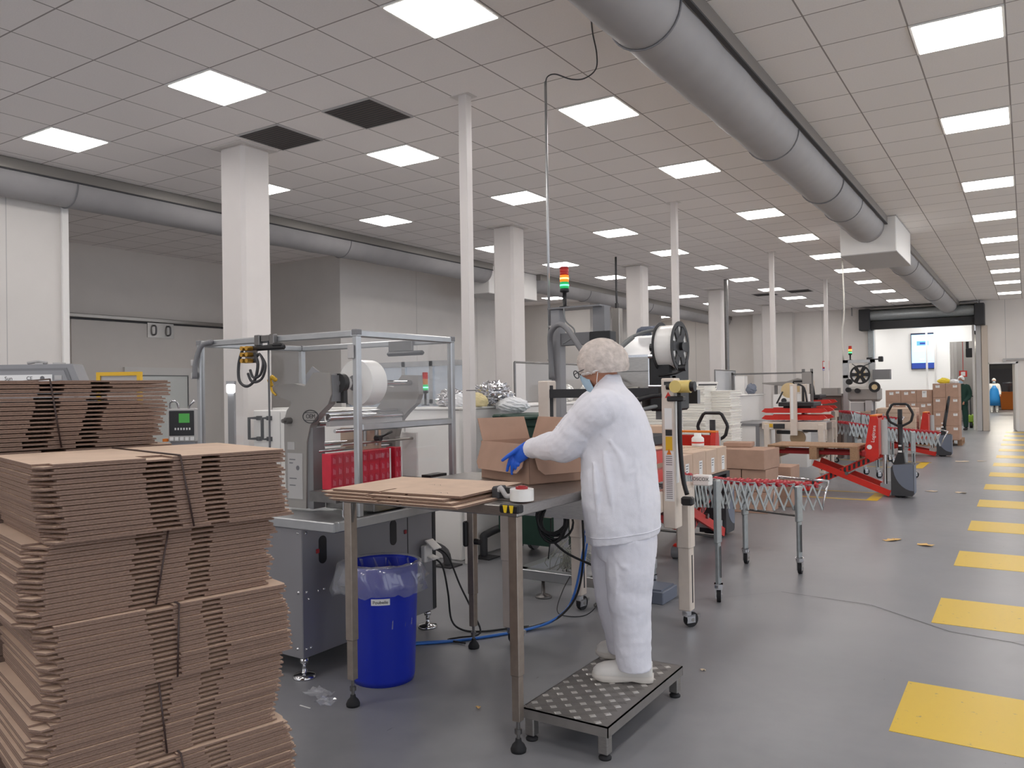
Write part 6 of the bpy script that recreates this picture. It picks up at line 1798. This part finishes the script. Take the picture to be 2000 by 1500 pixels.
# eyes and glasses
eb = MB()
for sg in (-1,1):
    e = HCN + hfw*.083 + hlf*(sg*.032) + hup*.006
    eb.lathe([(0,-.011),(.0085,-.007),(.0115,0),(.0085,.007),(0,.011)], e, hfw, n=12)
eb.build('eyes', M['paper'], per)
gb = MB()
for sg in (-1,1):
    e = HCN + hfw*.118 + hlf*(sg*.034) + hup*.0
    gb.tube([e + hlf*(.026*math.cos(a)) + hup*(.019*math.sin(a)) for a in [2*math.pi*k/18 for k in range(18)]], .0026, n=5, closed=True)
    gb.tube([e + hlf*(sg*.026), e + hlf*(sg*.042) - hfw*.02 + hup*.004, HCN + hlf*(sg*.079) - hfw*.005 + hup*.006], .0022, n=5)
gb.tube([HCN+hfw*.118+hlf*.008, HCN+hfw*.122+hup*.004, HCN+hfw*.118-hlf*.008], .0022, n=5)
gl = gb.build('glasses', M['charcoal'], per, label='dark framed glasses')
gb = MB()
for sg in (-1,1):
    e = HCN + hfw*.118 + hlf*(sg*.034)
    gb.add([e + hlf*(.024*math.cos(a)) + hup*(.017*math.sin(a)) for a in [2*math.pi*k/18 for k in range(18)]], [tuple(range(18))])
gb.build('lenses', M['glass'], gl)
# face mask with ear loops
mb_ = MB(); rings = []
for q, rx, ry, z in ((0,.128,.016,-.012),(1,.128,.036,-.03),(2,.126,.048,-.06),(3,.118,.050,-.09),(4,.095,.046,-.112),(5,.06,.04,-.122)):
    rings.append([HCN + hfw*(rx*math.cos(a)-.01) + hlf*(ry*1.28*math.sin(a)) + hup*z for a in [R(-58+116*k/14) for k in range(15)]])
v = [p for rg in rings for p in rg]
mb_.add(v, [(i*15+k,i*15+k+1,(i+1)*15+k+1,(i+1)*15+k) for i in range(5) for k in range(14)], True)
mk = mb_.build('face_mask', M['mask'], per, label='pale blue face mask')
sd_ = mk.modifiers.new('thickness','SOLIDIFY'); sd_.thickness = .003
lb_ = MB()
for sg in (-1,1):
    for z0, z1 in ((-.03,.012),(-.095,-.03)):
        lb_.tube([HCN+hfw*.03+hlf*(sg*.074)+hup*z0, HCN+hfw*.01+hlf*(sg*.082)+hup*((z0+z1)/2), HCN-hfw*.012+hlf*(sg*.087)+hup*z1], .0017, n=5)
lb_.build('ear_loop', M['paper'], mk)
# hair under a pleated net
hb = MB(); n1, n2 = 56, 26; v = []; rnd = random.Random(2)
NC = HCN + hup*.010 - hfw*.012
NX, NZ = (hfw*.98+hup*.16).normalized(), (hup*.98-hfw*.16).normalized()
for i in range(n2+1):
    th = math.pi*.63*i/n2
    for j in range(n1):
        ph = 2*math.pi*j/n1
        pl_ = 1 + (.030*math.sin(ph*15+2.4*math.sin(th*5))+.022*math.sin(ph*8+th*9)+rnd.uniform(-.012,.012))*min(1,th*1.1)
        if i >= n2-1: pl_ *= .955
        x, y, z = math.sin(th)*math.cos(ph), math.sin(th)*math.sin(ph), math.cos(th)
        bk = 1+.10*max(0,-x)*(1 if z < .5 else .5)
        v.append(NC + NX*(.116*x*pl_*bk) + hlf*(.100*y*pl_) + NZ*(.112*z*(1+.3*(pl_-1)) - .028*max(0,-x)*(i/n2)**2))
hb.add(v, [(i*n1+j,(i+1)*n1+j,(i+1)*n1+(j+1)%n1,i*n1+(j+1)%n1) for i in range(n2) for j in range(n1)], True)
hn = hb.build('hair_net', M['net'], per, label='white pleated hair net')
hb = MB(); v = []
for i in range(n2+1):
    th = math.pi*.60*i/n2
    for j in range(n1):
        ph = 2*math.pi*j/n1
        x, y, z = math.sin(th)*math.cos(ph), math.sin(th)*math.sin(ph), math.cos(th)
        v.append(NC + NX*(.107*x) + hlf*(.088*y) + NZ*(.104*z))
hb.add(v, [(i*n1+j,(i+1)*n1+j,(i+1)*n1+(j+1)%n1,i*n1+(j+1)%n1) for i in range(n2) for j in range(n1)], True)
hb.build('hair', M['hair'], per, label='grey-brown hair')
hb = MB()
for k in range(3):
    i_ = [n2-1, n2-2, n2-1][k]
rim = [v[(n2)*n1+j]*1.0 for j in range(n1)]
rim = [NC + (p-NC)*1.06 for p in rim]
hb.tube(rim, .0045, n=5, closed=True); hb.build('elastic_band', M['paper'], hn)

# coat: torso, collar and both sleeves in one cloth surface
b = MB(); rings = []
prof_ = [(1046,1150,1289,.225,2.5),(1020,1147,1288,.226,2.5),(980,1142,1287,.224,2.5),(930,1139,1281,.218,2.4),(880,1138,1276,.212,2.4),(840,1137,1269,.212,2.4),(810,1138,1259,.214,2.4),(788,1142,1248,.208,2.3),(772,1150,1236,.180,2.2),(758,1160,1223,.13,2.1),(748,1166,1215,.085,2.0),(738,1168,1212,.068,2.0),(731,1170,1208,.064,2.0)]
for (y, xl, xr, hw, sq) in prof_:
    dy = 12 if y > 1040 else (8 if y > 1010 else (4 if y > 970 else 0))
    ctr = VP((xl+xr)/2, y, 3.9)
    ha = (xr-xl)/2*3.9/1559.12
    fold = (lambda t, y=y: .022*math.sin(5*t+y*.02)+.012*math.sin(9*t+1)) if y > 860 else (lambda t: 0)
    rg = ring_pts(ctr, Fw*ha, Lf*hw, 40, sq, fold)
    k = dy*2.5/1000
    rg = [p - Up*(k*((p-ctr).dot(Fw)/max(.05, ha))) for p in rg]
    rings.append(rg)
b.loft(rings)
limb(b, [VP(1200,800,3.86), shL+Up*.012, shL.lerp(elL,.5)+Up*.008, elL-Up*.012, elL.lerp(wrL,.45)-Up*.006, wrL.lerp(elL,.10)], [.085,.094,.091,.084,.068,.047], n=18, sub=7, fold=.03, seed=3)
b.ring(wrL.lerp(elL,.10), wrL-elL, .050, .030, .05, n=20)
limb(b, [VP(1190,800,3.95), shR+Up*.012, shR.lerp(elR,.5), elR-Up*.01, elR.lerp(wrR,.45), wrR.lerp(elR,.10)], [.085,.092,.084,.074,.056,.044], n=18, sub=7, fold=.03, seed=5)
def torso_surf(px, py):
    """point just under the near side of the coat at the given sighting"""
    for (a, c) in zip(prof_[:-1], prof_[1:]):
        if c[0] <= py <= a[0]:
            f = (py-c[0])/(a[0]-c[0]); xl, xr, hw, sq = [c[i]*(1-f)+a[i]*f for i in (1,2,3,4)]
            break
    else: xl, xr, hw, sq = prof_[0][1:]
    q = max(-.98, min(.98, (px-(xl+xr)/2)/((xr-xl)/2)))
    return VP(px, py, 3.9-hw*(1-abs(q)**sq)**(1/sq)+.004)
def arm_surf(px, py):
    f = max(0, min(1, (1178-px)/143))
    d = 3.745+(4.02-3.745)*f
    return VP(px, py, d-(.085-.04*f))
for path in ([(1170,776),(1174,800),(1170,835),(1153,866)],[(1196,772),(1184,808),(1174,850)],[(1215,790),(1236,880),(1246,960),(1250,1025)],[(1180,885),(1190,950),(1200,1030)],[(1160,905),(1166,960),(1170,1030)],[(1205,945),(1242,915),(1270,890)],[(1222,770),(1245,830),(1258,890)],[(1190,860),(1215,900),(1222,960)]):
    limb(b, [torso_surf(*q) for q in path], [.005]+[.017]*(len(path)-2)+[.005], n=8, sub=5)
for path in ([(1122,795),(1140,812),(1160,842)],[(1085,833),(1108,848),(1126,880)],[(1062,848),(1078,868),(1092,890)],[(1046,856),(1056,872),(1062,888)],[(1098,822),(1120,838),(1142,862)]):
    limb(b, [arm_surf(*q) for q in path], [.005,.018,.005], n=8, sub=5)
ct = b.build('coat', M['cloth'], per, label='white work coat')
fuse(ct, .0062, 2, .010, .07)
# hem and side-seam stitching, cuff button
hb = MB()
hemr = [rings[0][k].lerp(rings[1][k], .55) for k in range(40)]
c0 = sum(hemr, Vector())/40
hb.tube([c0+(p-c0)*1.006 for p in hemr], .0026, n=5, closed=True)
hb.build('hem_seam', M['cloth'], ct)
MB().lathe([(0,.004),(.007,.003),(.008,0)], wrL.lerp(elL,.16)+(_f*-1)*.047+Up*.008, -_f, n=12).build('cuff_button', M['grey_light'], ct)

# trousers
b = MB()
b.loft([ring_pts(VP((xl+xr)/2, y, 3.9), Fw*((xr-xl)/2*3.9/1559.12), Lf*hw, 30, 2.3) for (y, xl, xr, hw) in ((960,1160,1278,.17),(1010,1158,1281,.175),(1060,1160,1281,.178),(1085,1168,1279,.172))])
limb(b, [VP(1231,1040,3.80), VP(1231,1100,3.795), VP(1229,1160,3.79), VP(1233,1215,3.785), VP(1236,1262,3.78), VP(1240,1305,3.775)], [.118,.116,.103,.092,.086,.080], n=22, sub=8, fold=.012, seed=11)
limb(b, [VP(1203,1040,4.0), VP(1198,1100,4.01), VP(1199,1150,4.02), VP(1205,1200,4.03), VP(1212,1236,4.05), VP(1216,1268,4.06)], [.112,.11,.098,.088,.080,.074], n=22, sub=8, fold=.012, seed=12)
def leg_surf(px, py):
    f = max(0, min(1, (py-1040)/260)); r_ = .118-.038*f; cx = 1232+6*f
    q = max(-.95, min(.95, (px-cx)*3.79/1559.12/r_))
    return VP(px, py, 3.795-r_*math.sqrt(1-q*q)+.004)
for path in ([(1200,1075),(1208,1130),(1206,1180),(1212,1255)],[(1244,1062),(1234,1120),(1216,1165)],[(1194,1132),(1216,1172),(1248,1194)],[(1206,1198),(1234,1220),(1260,1214)],[(1210,1258),(1238,1274),(1266,1260)],[(1210,1282),(1240,1293),(1268,1280)],[(1262,1060),(1258,1130),(1252,1190)],[(1204,1100),(1222,1106),(1240,1098)]):
    limb(b, [leg_surf(*q) for q in path], [.005]+[.019]*(len(path)-2)+[.005], n=8, sub=5)
tr = b.build('trousers', M['trouser'], per, label='white work trousers')
fuse(tr, .0062, 2, .012, .075)

# white safety shoes
def shoe(toe, heel, z0, parent):
    toe, heel = Vector(toe), Vector(heel)
    d = (toe-heel).normalized(); s_ = Vector((-d.y, d.x, 0)); Ls = (toe-heel).length
    prof = [(-.0,.026,.05,.070),(.06,.036,.07,.088),(.18,.039,.075,.094),(.34,.038,.075,.092),(.5,.042,.072,.082),(.66,.048,.066,.066),(.82,.048,.058,.058),(.93,.040,.046,.046),(1.0,.018,.026,.028)]
    rings = []
    for (q, w_, hh, top) in prof:
        c = heel + d*(q*Ls)
        rings.append([c + s_*(w_*cx) + Up*(z0+.022+top*cz) for cx, cz in ((-1,0),(-1.02,.3),(-.9,.65),(-.55,.92),(0,1),(.55,.92),(.9,.65),(1.02,.3),(1,0),(0,-.02))])
    u_ = MB().loft(rings).build('shoe', M['shoe'], parent, label='white safety shoe')
    rr = []
    for z, g in ((0,.96),(.004,1.0),(.014,1.04),(.030,1.07)):
        rg = []
        pl_ = [(q, w_) for (q, w_, _, _) in prof]
        loop = [(q, -w_) for q, w_ in pl_] + [(q, w_) for q, w_ in pl_[::-1]]
        for q, w_ in loop:
            arch = .008*math.exp(-((q-.38)/.1)**2) if z < .01 else 0
            c = heel + d*((q-.5)*Ls*(1+.05*(g-.96)*8)+.5*Ls) + s_*(w_*g*1.03)
            rg.append(c + Up*(z0+z+arch+(.010*(q-.85)/.15 if (q > .85 and z < .01) else 0)))
        rr.append(rg)
    MB().loft(rr).build('sole', M['sole'], u_)
    limb(MB(), [heel+d*.075+Up*(z0+.075), heel+d*.075+Up*(z0+.15)], [.052,.046]).build('ankle_collar', M['shoe'], u_)
shoe((-1.752,3.388,0), (-1.495,3.492,0), .147, per)
shoe((-1.885,3.690,0), (-1.640,3.775,0), .147, per)

# blue gloves
kn = VP(1008,893,4.085)
dirn = (kn-wrL).normalized()
nrm = (-_f*.9 + Up*.25).normalized(); nrm = (nrm - dirn*nrm.dot(dirn)).normalized()
b = MB()
hand(b, wrL, [VP(991,921,4.10), VP(1001,927,4.095), VP(1010,924,4.085), VP(1018,914,4.075)], dirn, nrm, kn, .082, .0092, VP(981,900,4.10)) if False else None
side = nrm.cross(dirn).normalized()
if side.dot(_r) > 0: side = -side
# palm, then thumb to the left and four fingers hanging over the flap
palm = []
for q, wf, tf in ((-.35,.62,.030),(.0,.62,.024),(.35,.86,.021),(.75,1.0,.018),(1.05,.95,.014)):
    palm.append(ring_pts(wrL.lerp(kn, q), side*(.041*wf), nrm*tf, 14, 2.6))
b.loft(palm)
tips = [VP(990,921,4.11), VP(1000,927,4.10), VP(1010,924,4.09), VP(1019,914,4.08)]
for i, tip in enumerate(tips):
    k_ = kn + side*(.031-.0205*i) - dirn*(.005*abs(i-1.2))
    limb(b, [k_-dirn*.022, k_, k_.lerp(tip,.3)+nrm*.010, k_.lerp(tip,.6)+nrm*.009, tip], [.0105,.0105,.0098,.0092,.0076], n=9, sub=4)
th_ = VP(980,900,4.09); tb = wrL.lerp(kn,.30)+side*.032
limb(b, [tb-dirn*.02, tb, tb.lerp(th_,.55)+nrm*.006, th_], [.015,.0145,.0112,.0085], n=9, sub=4)
limb(b, [wrL.lerp(kn,-.05), wrL.lerp(elL,.08), wrL.lerp(elL,.20)], [.031,.034,.037], n=14, sub=3)
g_ = b.build('glove', M['glove'], per, label='blue rubber glove on the near hand')
fuse(g_, .0034, 2)
knR = VP(1064,890,4.46); dR = (knR-wrR).normalized(); nR = (-_f+Up*.2); nR = (nR-dR*nR.dot(dR)).normalized(); sR = nR.cross(dR).normalized()
b = MB()
b.loft([ring_pts(wrR.lerp(knR, q), sR*(.041*wf), nR*tf, 14, 2.6) for q, wf, tf in ((-.35,.62,.030),(.0,.62,.024),(.35,.86,.021),(.75,1.0,.018),(1.05,.95,.014))])
for i in range(4):
    k_ = knR + sR*(.031-.0205*i); tip = k_ + dR*(.066-.006*abs(i-1.3)) - Up*.018
    limb(b, [k_-dR*.022, k_, k_.lerp(tip,.5)+nR*.008, tip], [.0105,.0105,.0098,.0076], n=9, sub=4)
tb = wrR.lerp(knR,.3)-sR*.032; limb(b, [tb-dR*.02, tb, tb-sR*.03+dR*.03], [.015,.014,.0088], n=9, sub=4)
fuse(b.build('glove', M['glove'], per, label='blue rubber glove on the far hand'), .0038, 2)

# ---- two people far away ----
def far_person(label, loc, hd, h, suit, apron=None, boots='dark', arms=(.10,-.10)):
    """standing figure, local x forward"""
    s = h/1.75
    Tm = Matrix.Translation(loc) @ Matrix.Rotation(hd, 4, 'Z') @ Matrix.Scale(s, 4)
    Pt = lambda x, y, z: Tm @ Vector((x, y, z))
    f_, l_ = (Tm.to_3x3() @ Vector((1,0,0))).normalized(), (Tm.to_3x3() @ Vector((0,1,0))).normalized()
    b = MB()
    head_mesh(b, Pt(.03,0,1.62), f_, l_, Up, s*.98)
    limb(b, [Pt(0,0,1.0),Pt(0,0,1.25),Pt(0,0,1.42),Pt(.01,0,1.56)],[.1*s,.11*s,.08*s,.052*s])
    for sg in (-1,1):
        limb(b, [Pt(0,sg*.1,1.40),Pt(0,sg*.19,1.38),Pt(.02,sg*.25,1.10),Pt(.12+arms[0],sg*(.24+arms[1]),.90),Pt(.15+arms[0],sg*(.24+arms[1]),.82)],[.05*s,.045*s,.035*s,.026*s,.035*s])
        limb(b, [Pt(0,sg*.07,.98),Pt(.01,sg*.1,.5),Pt(0,sg*.11,.08)],[.08*s,.055*s,.038*s])
    o = b.build('person', M['skin']); tag(o, label, 'person'); fuse(o, .016*s, 2)
    b = MB()
    b.loft([ring_pts(Pt(0,0,z), f_*(a*s), l_*(w_*s), 18, 2.3) for z, a, w_ in ((.80,.13,.19),(1.0,.13,.185),(1.2,.125,.18),(1.36,.12,.20),(1.44,.09,.15),(1.50,.065,.07))])
    for sg in (-1,1):
        limb(b, [Pt(0,sg*.12,1.42),Pt(0,sg*.2,1.38),Pt(.02,sg*.255,1.10),Pt(.11+arms[0],sg*(.24+arms[1]),.91)],[.075*s,.072*s,.062*s,.046*s], fold=.05)
        limb(b, [Pt(0,sg*.085,.9),Pt(.01,sg*.11,.5),Pt(0,sg*.12,.09)],[.105*s,.085*s,.07*s], fold=.05)
    c = b.build('coverall', M[suit], o); fuse(c, .016*s, 2)
    for sg in (-1,1):
        MB().loft([ring_pts(Pt(x,sg*.12,z), l_*(w_*s), f_*0+Up*(q*s), 10) for x, z, w_, q in ((-.08,.05,.03,.05),(-.03,.05,.045,.05),(.06,.04,.048,.04),(.15,.03,.045,.03),(.18,.025,.02,.02))]).build('boot', M[boots], o)
    b = MB(); n1, n2 = 20, 10
    v = [Pt(.0,0,1.645)+f_*(.112*s*math.sin(t)*math.cos(p))+l_*(.094*s*math.sin(t)*math.sin(p))+Up*(.118*s*math.cos(t)) for t in [math.pi*.55*i/n2 for i in range(n2+1)] for p in [2*math.pi*j/n1 for j in range(n1)]]
    b.add(v, [(i*n1+j,(i+1)*n1+j,(i+1)*n1+(j+1)%n1,i*n1+(j+1)%n1) for i in range(n2) for j in range(n1)], True)
    b.build('hair_net', M['paper'], o)
    b = MB(); v = [Pt(.03,0,1.59)+f_*(rx*s*math.cos(a))+l_*(ry*s*math.sin(a))+Up*(z*s) for rx, ry, z in ((.112,.05,.02),(.12,.07,-.03),(.105,.068,-.085)) for a in [R(-80+160*k/8) for k in range(9)]]
    b.add(v, [(i*9+k,i*9+k+1,(i+1)*9+k+1,(i+1)*9+k) for i in range(2) for k in range(8)], True)
    b.build('face_mask', M['mask'], o)
    if apron:
        b = MB(); rows_ = []
        for z, a, w_ in ((1.38,.13,.11),(1.2,.15,.16),(1.0,.165,.21),(.7,.16,.23),(.35,.165,.24)):
            rows_.append([Pt(a*math.cos(t)+.0,w_*math.sin(t)*1.1,z) for t in [R(-85+170*k/10) for k in range(11)]])
        b.add([p for r_ in rows_ for p in r_], [(i*11+k,i*11+k+1,(i+1)*11+k+1,(i+1)*11+k) for i in range(4) for k in range(10)], True)
        a_ = b.build('apron', M[apron], o, label='long blue apron'); sd = a_.modifiers.new('thickness','SOLIDIFY'); sd.thickness = .006
    else:
        MB().box(-.05,-.06,0,.05,.0,.002, T=Matrix.Translation(Pt(.135,-.02,1.22)) @ Matrix.Rotation(hd,4,'Z') @ Matrix.Rotation(R(90),4,'Y')).build('badge', M['paper'], o)
    return o
far_person('person in dark green coverall and white hair net standing by the far cartons', (-1.80,29.75,0), R(-105), 1.75, 'green_suit')
far_person('person in white with a long blue apron in the store beyond the small door', (-1.42,47.5,0), R(-85), 1.74, 'paper', 'blue_apron', 'paper', (-.02,.02))
